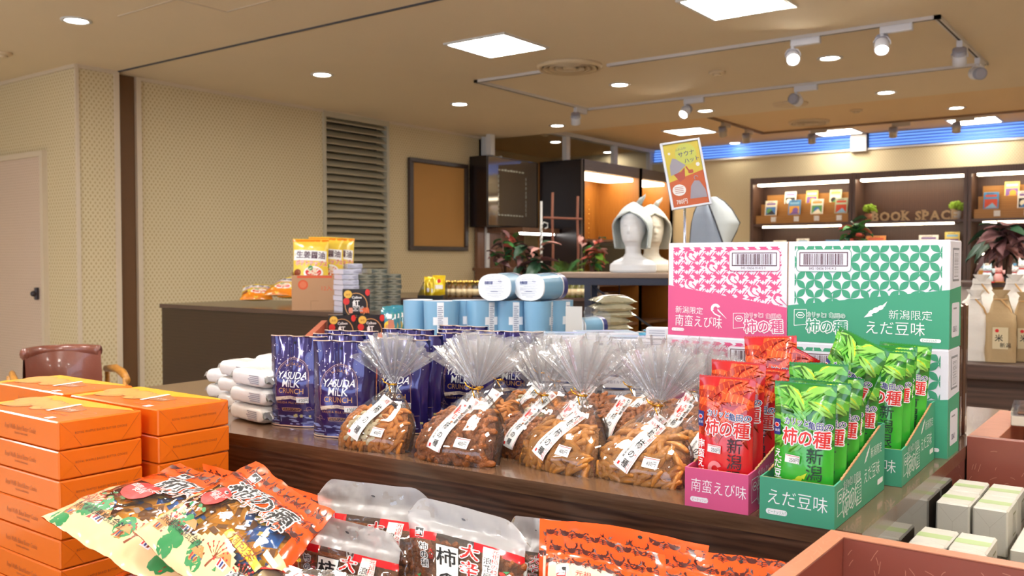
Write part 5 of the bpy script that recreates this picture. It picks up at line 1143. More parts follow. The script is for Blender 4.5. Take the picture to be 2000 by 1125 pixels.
v = V(846, 580, 6.25); bt = thing('black_tray', 'black card tray holding yellow foil pouches', 'tray', (v.x, v.y, .951), AZ); G().ext([(-.22, 0), (.2, 0), (.2, .11), (-.22, .03)], -.085, -.08, BXK, axis=0).build('side_wall', bt); G().ext([(-.22, 0), (.2, 0), (.2, .11), (-.22, .03)], .08, .085, BXK, axis=0).build('side_wall', bt); G().box(-.08, .08, -.22, -.215, 0, .03, BXK).build('front_wall', bt); G().box(-.08, .08, -.22, .2, 0, .004, BXK).build('base', bt)
# gold-capped bottles
BOT = [M('bottle_amber', '6b4a1c', .12, coat=.8, spec=.8), M('bottle_dark', '2c2018', .12, coat=.8, spec=.8), M('bottle_olive', '5c5a20', .12, coat=.8, spec=.8)]; CAP = M('cap_gold', 'd8b45c', .22, metal=.9); BLB = M('bottle_label', 'd8c49a', .5, var=.2, vs=80)
def bottle(m):
    t = thing('sauce_bottle', 'x', 'bottle'); G().lathe([(0, 0), (.023, 0), (.024, .004), (.024, .07), (.019, .085), (.010, .095), (.010, .105)], m, 14).build('glass', t); G().lathe([(.012, .096), (.012, .116), (.0, .117)], CAP, 12).build('cap', t); G().lathe([(.0245, .015), (.0245, .06)], BLB, 14).build('label', t); KIDS[t.name] = kids(t); return t
bts = [bottle(m) for m in BOT]; bu = [False]*3; nb = 0
for row in range(2):
    for i in range(26):
        px = 872+i*11.2+row*5
        if 1150 < px: continue
        k = (0 if i < 5 else 1 if i < 9 else 2) if row == 0 else (i+1) % 3; v = V(px, 580, 6.50+row*.09)
        t = bts[k] if not bu[k] else dup(bts[k], (0, 0, 0)); bu[k] = True
        side = 'left of the blue tubs' if px < 935 else ('behind the lying blue tubs' if px < 1110 else 'by the desk leg')
        t['label'] = '%s glass bottle with gold cap in the %s row %s' % (('amber', 'dark brown', 'olive')[k], ('front', 'second')[row], side); t['group'] = '%s bottles, %s row, %s' % (('amber', 'dark', 'olive')[k], ('front', 'second')[row], side)
        t.location = (v.x, v.y, .9505); t.rotation_euler = (0, 0, rnd.uniform(0, 6)); nb += 1

# ---- light blue oval tubs on a riser
TB = M('tub_blue', '78a6c6', .3, coat=.3, var=.04, vs=6); TBD = M('tub_navy', '2a2f74', .3, coat=.3); TBW = M('tub_snow', 'eef0f4', .35, coat=.3); TINK = M('tub_ink', '8088a4', .6)
def oval(r, z, w=.058, d=.045, n=32):
    out = []
    for k in range(n): a = 2*PI*k/n; out.append((math.copysign(abs(math.cos(a))**.8, math.cos(a))*w*r, math.copysign(abs(math.sin(a))**.8, math.sin(a))*d*r, z))
    return out
def ovalwall(g, r0, z0, r1, z1, m, n=32): g.add(oval(r0, z0)+oval(r1, z1), [(k, (k+1) % n, (k+1) % n+n, k+n) for k in range(n)], m, True)
def tub(lying):
    t = thing('cookie_tub', 'x', 'gift tub'); H = .125 if not lying else .15
    g = G(); ovalwall(g, .93, 0, 1, H*(1 if not lying else .8), TB); g.add(oval(.93, .0), [tuple(range(32))[::-1]], TB); g.build('body', t)
    if lying:
        g = G(); ovalwall(g, 1.03, H*.80, 1.03, H, TBD); g.add(oval(1.03, H), [tuple(range(32))], TBD); g.build('lid', t)
        g = G(); ovalwall(g, 1.035, H*.77, 1.035, H*.82, TBW); g.build('snow_band', t)
        g = G(); ovalwall(g, .955, -.002, .965, .004, TBW); g.add(oval(.955, -.002), [tuple(range(32))[::-1]], TBW); g.build('white_base', t)
        p = Print()
        for k in range(13): wd = .034*math.sqrt(max(.1, 1-((k-6)/7.5)**2)); p.rect(-wd*(1 if k % 3 else .6), -.036+k*.0055, wd*(1 if k % 2 else .8), -.0349+k*.0055, TINK, 1)
        p.rect(-.012, .012, .012, .015, TINK, 2); p.bars(-.034, -.020, -.006, -.010, NAVY, 2, 18); p.text('600', .012, -.022, .009, NAVY, 2)
        p.build('base_print', lambda x, y, s: (x, y, -.0022-s), t)
        p = Print(); r = random.Random(1)
        for k in range(26): p.circ(r.uniform(-1.4, 1.4), r.uniform(.1, .75)*H, .0015, WHITE, 1, 6)
        p.circ(.3, H*.6, .006, RED, 1, 8); p.it = [([(x, y) for x, y in vs], f, m, l) for vs, f, m, l in p.it]
        def wrapf(x, y, s): a = x/.06*1.0 if abs(x) < .0 else x*1.1; rr = .93+.07*y/(H*.8); return (math.sin(a)*.058*rr*1.01+0, math.cos(a)*.045*rr*1.02+s, y)
    else:
        g = G(); ovalwall(g, .97, H, .97, H-.012, TBW); g.add(oval(.97, H-.012), [tuple(range(32))], TBW); g.build('rim', t)
        # cross-shaped paper seal on the front, following the oval
        g = G(); f = lambda x, z: (x, -(.045*(max(0, 1-(abs(x)/.058)**2.5))**.4*(.93+.07*z/H)+.001), z)
        g.grid(lambda a, b: f(-.011+.022*a, b*(H-.004)), 4, 8, TBW); g.grid(lambda a, b: f(-.024+.048*a, H*.38+.026*b), 8, 2, TBW); g.grid(lambda a, b: (-.011+.022*a, -.045+.03*b-.0012, H-.003+.0005), 2, 2, TBW); g.build('paper_seal', t)
        p = Print()
        for k in range(17): p.rect(-.008, H*.06+k*.0062, .008-.004*(k % 3 == 0), H*.06+k*.0062+.0022, TINK, 1)
        p.build('seal_print', lambda x, y, s: (x, f(x, y)[1]-.0006-s, y), t, .008)
    KIDS[t.name] = kids(t); return t
tz = .957; v = V(952, 660, 3.02)
rs = thing('display_riser', 'low pale riser under the standing blue tubs', 'display stand', (v.x, v.y, TZ+.0005), AZ); G().box(-.30, .25, -.075, .24, 0, tz-TZ-.001, TW, .002).build('block', rs)
ts = tub(False); tl = tub(True)
for k, (px, D, rz, l) in enumerate(((817, 3.05, 1.2, 'light blue tub at the left end, turned sideways without visible seal'), (862, 2.98, -.05, 'light blue tub with paper seal, second from the left end'), (917, 3.03, .05, 'light blue tub with paper seal, third from the left end'), (945, 2.99, .6, 'light blue tub in the middle, seal at its left side'), (1000, 3.0, .3, 'light blue tub under the lying tubs, seal facing left'), (1052, 2.97, 1.3, 'light blue tub right of the seals, plain side facing out'), (1088, 3.03, .9, 'light blue tub at the right end of the row'))):
    v = V(px, 655, D); t = ts if k == 0 else dup(ts, (0, 0, 0)); t['label'] = l; t['group'] = 'standing light blue tubs'; t.location = (v.x, v.y, tz+.0005); t.rotation_euler = (0, 0, face_cam(px)+rz)
for k, (px, D, yaw, l) in enumerate(((966, 2.93, -.35, 'blue tub lying on the standing ones, left of the pair, white base forward'), (1034, 2.93, -.55, 'blue tub lying on the standing ones, right of the pair, navy lid showing'))):
    v = V(px, 570, D); t = tl if k == 0 else dup(tl, (0, 0, 0)); t['label'] = l; t['group'] = 'lying light blue tubs'; t.location = (v.x, v.y, tz+.1255+.045); t.rotation_euler = (-PI/2, 0, face_cam(px)+yaw)
v = V(1128, 640, 2.97); t = dup(tl, (v.x, v.y, .96+.035), (-PI/2, 0, AZ-.95), 'blue tub displayed alone inside the clear acrylic stand', 'lying light blue tubs'); t.scale = (.74, .74, .62)
ac = thing('acrylic_stand', 'clear acrylic display with grey side panel, holding a single blue tub', 'display stand', (V(1140, 650, 2.9).x, V(1140, 650, 2.9).y, TZ), AZ-.1)
G().box(-.055, -.004, -.062, -.05, .0, .235, M('panel_grey', 'c4c2be', .5)).build('side_panel', ac); AC = clearmat('acrylic', (.96, .97, .97), .12, .05, .03)
g = G(); g.ext([(-.03, .1), (.12, .1), (.12, .2), (.1, .215), (-.03, .22)], .0, .003, AC, axis=0); g.add([(0, .12, .12), (.085, .12, .12), (.085, .12, .20), (.06, .12, .225), (0, .12, .225)], [(0, 1, 2, 3, 4)], AC); g.add([(.085, -.03, .12), (.085, .12, .12), (.085, .12, .20), (.085, -.03, .20)], [(0, 1, 2, 3)], AC); g.build('clear_cover', ac); G().box(-.055, .10, -.06, .13, 0, .124, M('base_pale', 'cfcac2', .5)).build('base', ac)
# ---- flat gift boxes behind the cracker bags
FBX = M('flat_box_side', 'dcdde6', .45, var=.03); FBN = M('flat_box_navy', '2c3a70', .35, coat=.3); FBB = M('flat_box_sky', '9fb8d2', .35, coat=.3, var=.15, vs=20)
def fbox():
    w, d, h = .17, .12, .033; t = thing('flat_gift_box', 'x', 'gift box'); G().box(-w/2, w/2, 0, d, 0, h, FBX, .001).build('body', t)
    p = Print(); p.rect(.002, .002, w-.002, d-.002, FBB, 1); p.rect(w*.1, d*.12, w*.62, d*.4, FBN, 2); p.text('MILK CRUNCH', w*.14, d*.2, .014, WHITE, 3); p.poly([(w*.6, d*.5), (w*.95, d*.9), (w*.2, d*.9)], SNOW, 2); p.build('top_print', lambda x, y, s: (-w/2+x, y, h+s), t)
    p = Print(); p.rect(0, 0, w, h*.14, FBN, 1)
    for k in range(4): p.rect(w*.4, h*(.3+.14*k), w*(.9-.1*(k % 2)), h*(.36+.14*k), TINK, 1)
    p.text('安田ミルククランチ', w*.05, h*.5, .009, NAVY, 1); p.build('front_print', lambda x, y, s: (-w/2+x, -s, y), t); KIDS[t.name] = kids(t); return t
fx = fbox(); fu = False
for px, D, n, rz, where in ((1238, 2.42, 5, -.25, 'right stack against the pink cartons'), (1105, 2.55, 5, -.15, 'left stack behind the film fans'), (1190, 2.62, 5, .1, 'rear stack between the other two')):
    b0 = V(px, 700, D)
    for k in range(n):
        t = fx if not fu else dup(fx, (0, 0, 0)); fu = True; t['label'] = 'flat blue-white gift box, %s in the %s' % (('bottom one', 'second from below', 'middle one', 'second from top', 'topmost')[k], where); t['group'] = 'flat blue and white gift boxes'
        t.location = (b0.x+rnd.uniform(-.004, .004), b0.y, TZ+.0008+k*.0342); t.rotation_euler = (0, 0, AZ+rz+rnd.uniform(-.04, .04))
v = V(1287, 664, 2.40); t = thing('small_white_box', 'small white box with grey lettering on top of the flat boxes beside the pink carton', 'gift box', (v.x-.0, v.y, TZ+.0008+5*.0342+.001), AZ-.3); G().box(-.035, .03, 0, .05, 0, .028, FBX, .001).build('body', t); p = Print(); [p.rect(.008, .008+.006*k, .05, .0095+.006*k, TINK, 1) for k in range(3)]; p.build('print', lambda x, y, s: (-.035+x, -s, y), t)
# silver foil bags piled behind, blue packet
SFB = M('foil_silver', 'b9b8a2', .22, metal=.5, coat=.5, var=.2, vs=40)
sv = pouch('silver_foil_bag', SFB, .17, .12, lambda p, w, h: (p.rect(w*.15, h*.3, w*.85, h*.6, WHITE, 1),))
v0 = V(1200, 650, 3.55); rt = thing('foil_bag_stand', 'pale wooden stand behind the table carrying silver foil bags', 'display stand', (v0.x, v0.y, 0), AZ); G().box(-.22, .22, -.2, .2, 0, .905, wood('pale_wood', 'c4a078', 'a98460', 2, .5)).build('body', rt); G().box(-.23, .23, -.21, .21, .900, .909, MATS['pale_wood']).build('top', rt)
for k in range(6):
    t = sv if k == 0 else dup(sv, (0, 0, 0)); t['label'] = 'silver foil bag, %s of the pile behind the acrylic stand' % ('bottom', 'second', 'third', 'fourth', 'fifth', 'top')[k]; t['group'] = 'silver foil bags in a pile'; t.location = (v0.x-.02+.006*k, v0.y+.01*(k % 2), .922+k*.026); t.rotation_euler = (-PI/2+.04, 0, AZ+.12*(k % 3))
BPK = M('packet_sky_blue', '2b9fd0', .25, coat=.5)
for k, px in enumerate((1262, 1288)):
    v = V(px, 642, 2.95); t = thing('blue_packet', ('sky blue packet lying behind the small white box', 'sky blue packet next to the pink carton edge')[k], 'snack packet', (v.x, v.y, .975+.012*k), AZ+.2); g = G(); g.grid(lambda a, b: (a*.05, b*.035, .008*(1-a**4)*(1-b**4)), 8, 8, BPK, -1, 1, -1, 1); g.grid(lambda a, b: (a*.05, b*.035, -.003*(1-a**4)), 8, 8, BPK, -1, 1, -1, 1, flip=True); g.build('packet', t); Print().rect(-.03, -.015, .02, .015, WHITE, 1).build('print', lambda x, y, s: (x, y, .0082+s), t)
v = V(1275, 642, 2.95); t = thing('packet_stand', 'low clear-topped stand under the sky blue packets', 'display stand', (v.x, v.y, TZ), AZ); G().box(-.08, .08, -.05, .06, 0, .136, MATS['base_pale']).build('body', t)

# ---- desk with dark metal frame, hats on busts
IR = M('iron_navy', '2f3240', .4, metal=.4); DTOP = wood('desk_top', 'a08a78', '86705f', 0, .4)
d0 = V(1190, 536, 4.72); dk = thing('display_desk', 'high narrow desk with dark metal frame and cross brace, white busts on top', 'table', (d0.x, d0.y, 0), AZ-.16)
G().box(-.295, .70, 0, .55, 1.122, 1.147, DTOP, .002).build('desktop', dk); G().box(-.29, .69, .01, .03, 1.085, 1.121, IR).box(-.29, .69, .52, .54, 1.085, 1.121, IR).box(-.29, -.27, .03, .52, 1.085, 1.121, IR).build('frame', dk)
for x, y in ((-.13, .01), (-.13, .50), (.63, .01), (.63, .50)): G().box(x, x+.035, y, y+.035, 0, 1.085, IR).build('leg', dk)
G().tube([(-.09, .03, 1.08), (.46, .03, .70)], .0055, IR, 8).build('cross_brace', dk); G().tube([(.46, .03, .70), (.64, .03, 1.0)], .0055, IR, 8).build('cross_brace', dk); G().tube([(.46, .03, .70), (-.09, .03, .32)], .0055, IR, 8).build('cross_brace', dk); G().tube([(.46, .03, .70), (.64, .03, .45)], .0055, IR, 8).build('cross_brace', dk)
G().tube([(.03, .51, 1.08), (.03, .51, .2)], .004, IR, 6).build('rod', dk)
for z in (1.03, .93, .83): G().tube([(-.11, .51, z), (.03, .51, z+.004)], .003, IR, 6).build('rod', dk)
BST = M('bust_white', 'eef0f2', .35, var=.01, coat=.2); BST2 = M('bust_cream', 'efe6d2', .4, var=.01)
def bust(m):
    """shoulder block, neck and a head with modelled face, one continuous surface"""
    secs = [(0, .135, .075, 0), (.012, .140, .080, 0), (.045, .138, .078, 0), (.066, .118, .068, .002), (.082, .082, .055, .004), (.096, .056, .047, .004), (.115, .046, .044, .002), (.150, .045, .045, -.002), (.172, .050, .052, -.010), (.186, .056, .066, -.016), (.205, .062, .078, -.012), (.235, .070, .088, -.004), (.265, .074, .094, .002), (.300, .075, .096, .006), (.335, .068, .086, .008), (.358, .050, .064, .008), (.372, .022, .028, .008), (.375, .001, .001, .008)]
    g = G(); n = 40; vs = []; H2 = 60
    def S(z):
        for i in range(len(secs)-1):
            if secs[i][0] <= z <= secs[i+1][0]:
                t = (z-secs[i][0])/(secs[i+1][0]-secs[i][0]); t = t*t*(3-2*t) if .04 < z < .34 else t; return [secs[i][k]*(1-t)+secs[i+1][k]*t for k in (1, 2, 3)]
        return secs[-1][1:]
    for j in range(H2+1):
        z = .375*j/H2; rx, ry, oy = S(z)
        for i in range(n):
            a = 2*PI*i/n; x = rx*math.cos(a); y = oy+ry*math.sin(a)
            if y < 0 and z > .17:                         # face: brow, nose, eye hollows, lips, chin
                G_ = lambda px, pz, sx, sz: math.exp(-((x-px)/sx)**2-((z-pz)/sz)**2)
                d = .016*G_(0, .238, .008, .014)+.009*G_(0, .256, .006, .016)-.008*G_(-.024, .262, .013, .008)-.008*G_(.024, .262, .013, .008)+.004*G_(-.022, .280, .02, .006)+.004*G_(.022, .280, .02, .006)+.006*G_(0, .214, .016, .004)+.005*G_(0, .205, .014, .004)-.003*G_(0, .2095, .016, .0018)+.007*G_(0, .186, .016, .009)+.004*G_(-.024, .2605, .010, .004)+.004*G_(.024, .2605, .010, .004)
                y -= d
            vs.append((x, y, z))
    fs = [(j*n+i, j*n+(i+1) % n, (j+1)*n+(i+1) % n, (j+1)*n+i) for j in range(H2) for i in range(n)]+[tuple(range(n))[::-1]]
    g.add(vs, fs, m, True); return g
HATG = M('towel_grey', 'c6cfcb', .95, var=.08, vs=60, bump=.4, bs=300, sheen=.3); HATC = M('towel_cream', 'e6e3d2', .95, var=.05, vs=60, bump=.4, bs=300, sheen=.3)
def hood(m, R=.112, drop=.14, tail=True, seed=0):
    """towel hat: full round dome down past the ears, a rolled arch open in front of the face, small tail on top"""
    g = G(); sm = lambda e0, e1, q: (lambda t: t*t*(3-2*t))(max(0., min(1., (q-e0)/(e1-e0))))
    def f(a, b, rr=1.):
        phi = math.radians(64)*math.sqrt(max(0., min(1., (b-.34)/.40))); th = -PI/2+phi+a*(2*PI-2*phi); r = R*rr*min(1., math.sin(min(b*2.5, PI/2)))**.8*(1-.16*max(0, b-.6)/.4); edge = (abs(a-.5)*2)**6*sm(.2, .6, b)
        z = .415-(b**1.25)*(.13+drop)+.03*edge*(1-b); k = 1+.16*edge+.02*math.sin(th*5+seed)*b
        return (math.cos(th)*r*k, .012+math.sin(th)*r*1.02*k+.003*nz(th*2+seed, b*5, 1), z+.003*nz(th*3, b*6, seed))
    g.grid(lambda a, b: f(a, b), 56, 22, m, 0, 1, .001, 1, flip=True); g.grid(lambda a, b: f(a, b, .95), 56, 16, m, 0, 1, .25, 1)
    for a in (0, 1): g.tube([Vector(f(a, .30+.70*k/14, .98)) for k in range(15)], .006, m, 6)
    g.tube([Vector(f(k/48, 1, .98)) for k in range(49)], .005, m, 6, False)
    if tail: g.tube([(.03, .02, .405), (.045, .02, .428), (.062, .015, .442), (.070, .012, .458)], [.018, .014, .009, .001], m, 10)
    return g
def hatbust(px, D, rz, mb, mh, lbl, lblh, seed, drop=.14, tail=True, sc=.92):
    v = V(px, 530, D); t = thing('mannequin_bust', lbl, 'mannequin', (v.x, v.y, 1.1475), face_cam(px)+rz); t.scale = (sc,)*3; bust(mb).build('head_and_shoulders', t)
    h = hood(mh, seed=seed, drop=drop, tail=tail).build('towel_hat', None, (v.x, v.y, 1.1475), face_cam(px)+rz); h.scale = (sc,)*3; tag(h, lblh, 'hat')
hatbust(1236, 4.92, -.28, BST, HATG, 'glossy white mannequin bust wearing the grey-green towel hat, face turned left', 'grey-green towel sauna hat with a small tail on the front bust', 1)
hatbust(1272, 5.14, .25, BST2, HATC, 'cream mannequin bust half hidden behind the white one', 'cream towel sauna hat on the rear bust', 4)
v = V(1394, 530, 4.60); t = thing('mannequin_bust', 'mannequin bust behind the pink carton, hidden under the slate hat', 'mannequin', (v.x, v.y, 1.1475), face_cam(1394)+.3); bust(BST).build('head_and_shoulders', t); t.scale = (.85, .85, .85)
SLT = M('felt_slate', '98a4b4', .7, var=.06, vs=20, bump=.1, bs=200); SLL = M('felt_pale', 'c2cacc', .7, var=.06, vs=20, bump=.1, bs=200); PIP = M('piping_dark', '33363f', .5)
hx = thing('felt_hat', 'slate blue angular felt hat with dark piping, above the pink carton', 'hat', (v.x, v.y, 1.1475+.12), face_cam(1394)+.05)
sc_ = .00258; K = lambda px, py, y: ((px-1394)*sc_, y, (486-py)*sc_-.0)
top, tr_, pt_, br_, bm_, bl_, lf_ = K(1378, 385, -.02), K(1398, 383, .0), K(1443, 434, .0), K(1421, 486, -.02), K(1412, 486, -.125), K(1347, 486, .0), K(1352, 425, .0)
rd = [tuple(Vector(top).lerp(Vector(bm_), k/6)+Vector((0, -.035*math.sin(PI*k/6), 0))) for k in range(7)]; lfp = [Vector(top)]+[Vector(lf_).lerp(Vector(bl_), 0)]+[Vector(bl_)]
g = G(); L_ = [Vector(top), Vector(K(1362, 398, .01)), Vector(K(1355, 415, .0)), Vector(K(1351, 432, .0)), Vector(K(1349, 450, .0)), Vector(K(1348, 468, .0)), Vector(bl_)]; R_ = [Vector(tr_), Vector(K(1413, 392, .0)), Vector(K(1428, 408, .0)), Vector(pt_), Vector(K(1437, 450, .0)), Vector(K(1428, 468, .0)), Vector(br_)]
def loft(A, B, m, bulge):
    def f(a, b):
        i = min(5, int(b*6)); q = b*6-i; P0 = Vector(A[i]).lerp(Vector(A[i+1]), q); P1 = Vector(B[i]).lerp(Vector(B[i+1]), q); return tuple(P0.lerp(P1, a)+Vector((0, -bulge*math.sin(PI*a), 0)))
    g_ = G(); g_.grid(f, 10, 24, m); return g_
loft(L_, rd, SLT, .04).build('left_panel', hx); loft(rd, R_, SLL, .03).build('right_panel', hx)
bk = [Vector(p_)+Vector((0, .22, 0))*(min(1, k/2)) for k, p_ in enumerate(rd)]
loft(bk, L_, SLT, -.02).build('back_panel', hx); loft(R_, bk, SLL, -.02).build('back_panel', hx)
G().tube([Vector(p_)+Vector((0, -.003, 0)) for p_ in rd], .004, PIP, 6).build('piping', hx); G().tube(R_, .004, PIP, 6).build('piping', hx); G().tube(L_, .003, PIP, 6).build('piping', hx)
# ---- poster in acrylic stand
pv = V(1337, 475, 2.52); pt = thing('poster_stand', 'tilted acrylic poster stand advertising a towel hat for 780 yen', 'sign', (pv.x, pv.y, TZ), face_cam(1340)+.25)
G().tube([(0, 0, .01), (0, 0, .54)], .0035, M('pole_chrome', 'aab4cc', .2, metal=.8), 10).build('pole', pt); G().lathe([(.05, 0), (.05, .006), (.006, .01)], M('pole_chrome', 'aab4cc'), 20).build('base', pt)
T = Matrix.Translation((0, -.008, .617)) @ Matrix.Rotation(-.16, 4, 'Y') @ Matrix.Rotation(-.12, 4, 'X'); PW, PH = .112, .188
PY = M('poster_yellow', 'd8c23c', .5, var=.04); PO = M('poster_orange', 'c9531f', .5, var=.04); PG = M('poster_grey', '9c98a8', .5); PS = M('poster_skin', 'b03a34', .5)
G().box(-PW/2+.006, PW/2-.006, .0005, .0015, -PH/2+.006, PH/2-.006, PY, 0, T).build('poster_sheet', pt)
g = G(); g.box(-PW/2, PW/2, -.003, -.0015, -PH/2, PH/2, clearmat('acrylic_clear', (1, 1, 1), .05, .0, .03), 0, T); g.build('cover', pt)
g = G(); AF = M('acrylic_frame', 'c8ccd6', .12, spec=.9, coat=.6)
for a in ((-PW/2, -PW/2+.006, -PH/2, PH/2), (PW/2-.006, PW/2, -PH/2, PH/2), (-PW/2+.006, PW/2-.006, -PH/2, -PH/2+.006), (-PW/2+.006, PW/2-.006, PH/2-.006, PH/2)): G().box(a[0], a[1], -.004, .006, a[2], a[3], AF, .001, T).build('frame', pt)
p = Print(); x0, x1, y0, y1 = -.05, .05, -.088, .088
p.poly([(x0, y0), (x1, y0), (x1, .005), (x0, -.018)], PO, 1); p.circ(.01, .055, .030, M('poster_lime', 'c9cf5a', .5), 1, 20); p.text('ふわふわ', -.018, .066, .008, NAVY, 3, a=.1); p.text('サウナ', -.012, .048, .016, NAVY, 3, off=.02, a=.1); p.text('ハット', .002, .030, .015, NAVY, 3, off=.02, a=.1)
p.poly([(-.042, .0), (-.040, .028), (-.030, .048), (-.022, .046), (.004, .024), (-.02, .006)], PG, 2); p.poly([(-.034, .004), (-.012, .008), (.0, .018), (-.004, -.012), (-.02, -.020)], PS, 1); p.rect(.008, .0, .022, .010, PS, 2, r=.003); p.line([(.01, .008), (.004, .020)], .004, PS, 2)
p.circ(-.026, -.042, .019, WHITE, 3, 14, .016)
for k in range(4): p.rect(-.038, -.035-.005*k, -.014, -.0335-.005*k, PS, 4)
p.poly([(.0, -.07), (.008, -.036), (.02, -.022), (.034, -.024), (.046, -.05), (.048, -.072)], PG, 3); p.ring(.026, -.014, .006, .002, PG, 3, 10, a0=0, a1=4.2)
p.text('780円', -.040, -.080, .016, WHITE, 4, off=.02, wx=.8); p.circ(-.036, .062, .004, WHITE, 2, 6); p.circ(.038, .022, .006, WHITE, 2, 6)
p.build('poster_print', lambda x, y, s: tuple(T @ Vector((x, -.0001-s, y))), pt)

# ================================================================ plants
STEM = M('plant_stem', '5c4030', .7); LGR = [M('leaf_green', '3f7a3a', .45, var=.25, vs=30), M('leaf_dark', '24452e', .45, var=.3, vs=30), M('leaf_lime', '7fa83c', .45, var=.2, vs=30)]; LPK = [M('leaf_coral', 'c9604e', .5, var=.25, vs=30), M('leaf_pinkish', 'c8938a', .5, var=.25, vs=30), M('leaf_mauve', '6e4a4a', .5, var=.3, vs=30)]; POTB = M('pot_black', '26262a', .4); POTW = M('pot_white', 'ece6dc', .4)
def leafmesh(m, L, W, curl=.25, droop=.3):
    g = G(); g.grid(lambda a, b: (a*W/2*math.sin(PI*min(1, b*.92+.06))**.8, b*L, abs(a)*W*curl-droop*L*b*b), 4, 7, m, -1, 1, 0, 1); return g.mesh('leaf')
def plant(x, y, z, h, label, nl, kinds, L, W, spread, seed, pot=POTB, group=None, droop=.5, ph=.07, pr=.055):
    r = random.Random(seed); t = thing('potted_plant', label, 'plant', (x, y, z), 0, group); G().lathe([(0, 0), (pr*.75, 0), (pr, ph), (pr*.9, ph), (pr*.85, ph-.01), (0, ph-.012)], pot, 18).build('pot', t)
    tips = []; ns = max(2, nl//7)
    for k in range(ns):
        a = r.uniform(0, 6.28); s = spread*r.uniform(.1, .7); top = (math.cos(a)*s, math.sin(a)*s, h*r.uniform(.6, .95)); G().tube([(0, 0, ph-.02), (top[0]*.25, top[1]*.25, ph+(top[2]-ph)*.5), top], [.006, .004, .0025], STEM, 6).build('stem', t); tips.append(top)
    ms = [leafmesh(m, L*r.uniform(.8, 1.2), W*r.uniform(.8, 1.2), .25, droop) for m in kinds]
    for k in range(nl):
        b = Vector(r.choice(tips))*r.uniform(.62, 1.0); b.z = max(b.z, ph+.04)
        o = bpy.data.objects.new('leaf', r.choice(ms)); COL.objects.link(o); o.parent = t; o.location = b; o.rotation_euler = (r.uniform(-.3, .9), r.uniform(-.5, .5), r.uniform(0, 6.28)); s = r.uniform(.7, 1.2); o.scale = (s, s, s)
    return t
def palm(x, y, z, label, n=11, L=.36):
    t = thing('potted_palm', label, 'plant', (x, y, z)); r = random.Random(5); G().lathe([(0, 0), (.05, 0), (.065, .08), (.055, .08), (0, .07)], POTB, 18).build('pot', t)
    for k in range(n):
        a = 2*PI*k/n+r.uniform(-.2, .2); el = r.uniform(.35, 1.3); pts = []
        for i in range(9): s = i/8; rr = math.cos(el)*L*s+.03*s; pts.append(Vector((math.cos(a)*rr, math.sin(a)*rr, .08+math.sin(el)*L*s-.14*s*s*L/.36)))
        g = G(); g.tube(pts, [.003*(1-.7*i/8) for i in range(9)], LGR[0], 5); m = LGR[0] if k % 3 else LGR[2]
        for i in range(2, 18):
            s = i/18*8; q = pts[int(s)].lerp(pts[min(8, int(s)+1)], s-int(s)); d = (pts[min(8, int(s)+1)]-pts[int(s)]).normalized(); sd = d.cross(Vector((0, 0, 1))).normalized(); ll = .11*math.sin(PI*min(1, .25+i/22))
            for sg in (-1, 1): e = q+(d*.65+sd*sg*.75).normalized()*ll+Vector((0, 0, -.02)); w2 = d*.004; g.add([q-w2, q+w2, e], [(0, 1, 2)], m)
        g.build('frond', t)
    return t
P = [V(985, 573, 6.95), V(1036, 573, 6.80), V(1100, 573, 6.95), V(1157, 573, 6.85)]
plant(P[0].x, P[0].y, .951, .52, 'tall potted plant with coral and green leaves beside the silver wall post', 46, [LGR[0], LPK[0], LPK[2], LGR[1]], .085, .06, .14, 1, POTB)
plant(P[1].x, P[1].y, .951, .44, 'potted plant with drooping dark leaves and pink tops', 40, [LGR[1], LPK[1], LPK[2], LGR[1]], .12, .07, .16, 2, POTB, droop=.9)
palm(P[2].x, P[2].y, .951, 'potted feathery palm between the leafy plants')
plant(P[3].x, P[3].y, .951, .50, 'potted plant with round green leaves and coral tops next to the white bust', 60, [LGR[0], LGR[2], LPK[0], LPK[1]], .075, .06, .17, 4, POTB)
tr = thing('branch_trellis', 'rustic trellis of brown twigs rising behind the palm', 'trellis', (V(1100, 573, 7.25).x, V(1100, 573, 7.25).y, .951), AZ); TWG = M('twig_brown', '8a5440', .7, var=.2, vs=30)
for x, z0, z1 in ((-.085, 0, .80), (.115, 0, .77)): G().tube([(x, 0, z0), (x+.004, 0, .35), (x-.003, 0, .6), (x, 0, z1)], .010, TWG, 8).build('twig', tr)
G().tube([(-.16, -.008, .60), (0, -.008, .595), (.15, -.008, .59)], .009, TWG, 8).build('twig', tr); G().tube([(-.175, 0, 0), (-.175, 0, .73)], .009, METALW, 8).build('white_stick', tr)
ck_ = thing('white_cord_tag', 'white twisted cord hanging in front of the brown cupboards', 'cord', (V(1057, 480, 7.1).x, V(1057, 480, 7.1).y, 1.18), AZ); G().tube([(.006*math.sin(k*1.3), .006*math.cos(k*1.3), .30-k*.008) for k in range(38)], .008, METALW, 6).build('cord', ck_); G().tube([(0, 0, .30), (.02, 0, .33), (.05, 0, .32), (.05, 0, .29), (.03, 0, .28)], .006, METALW, 6).build('hook', ck_)
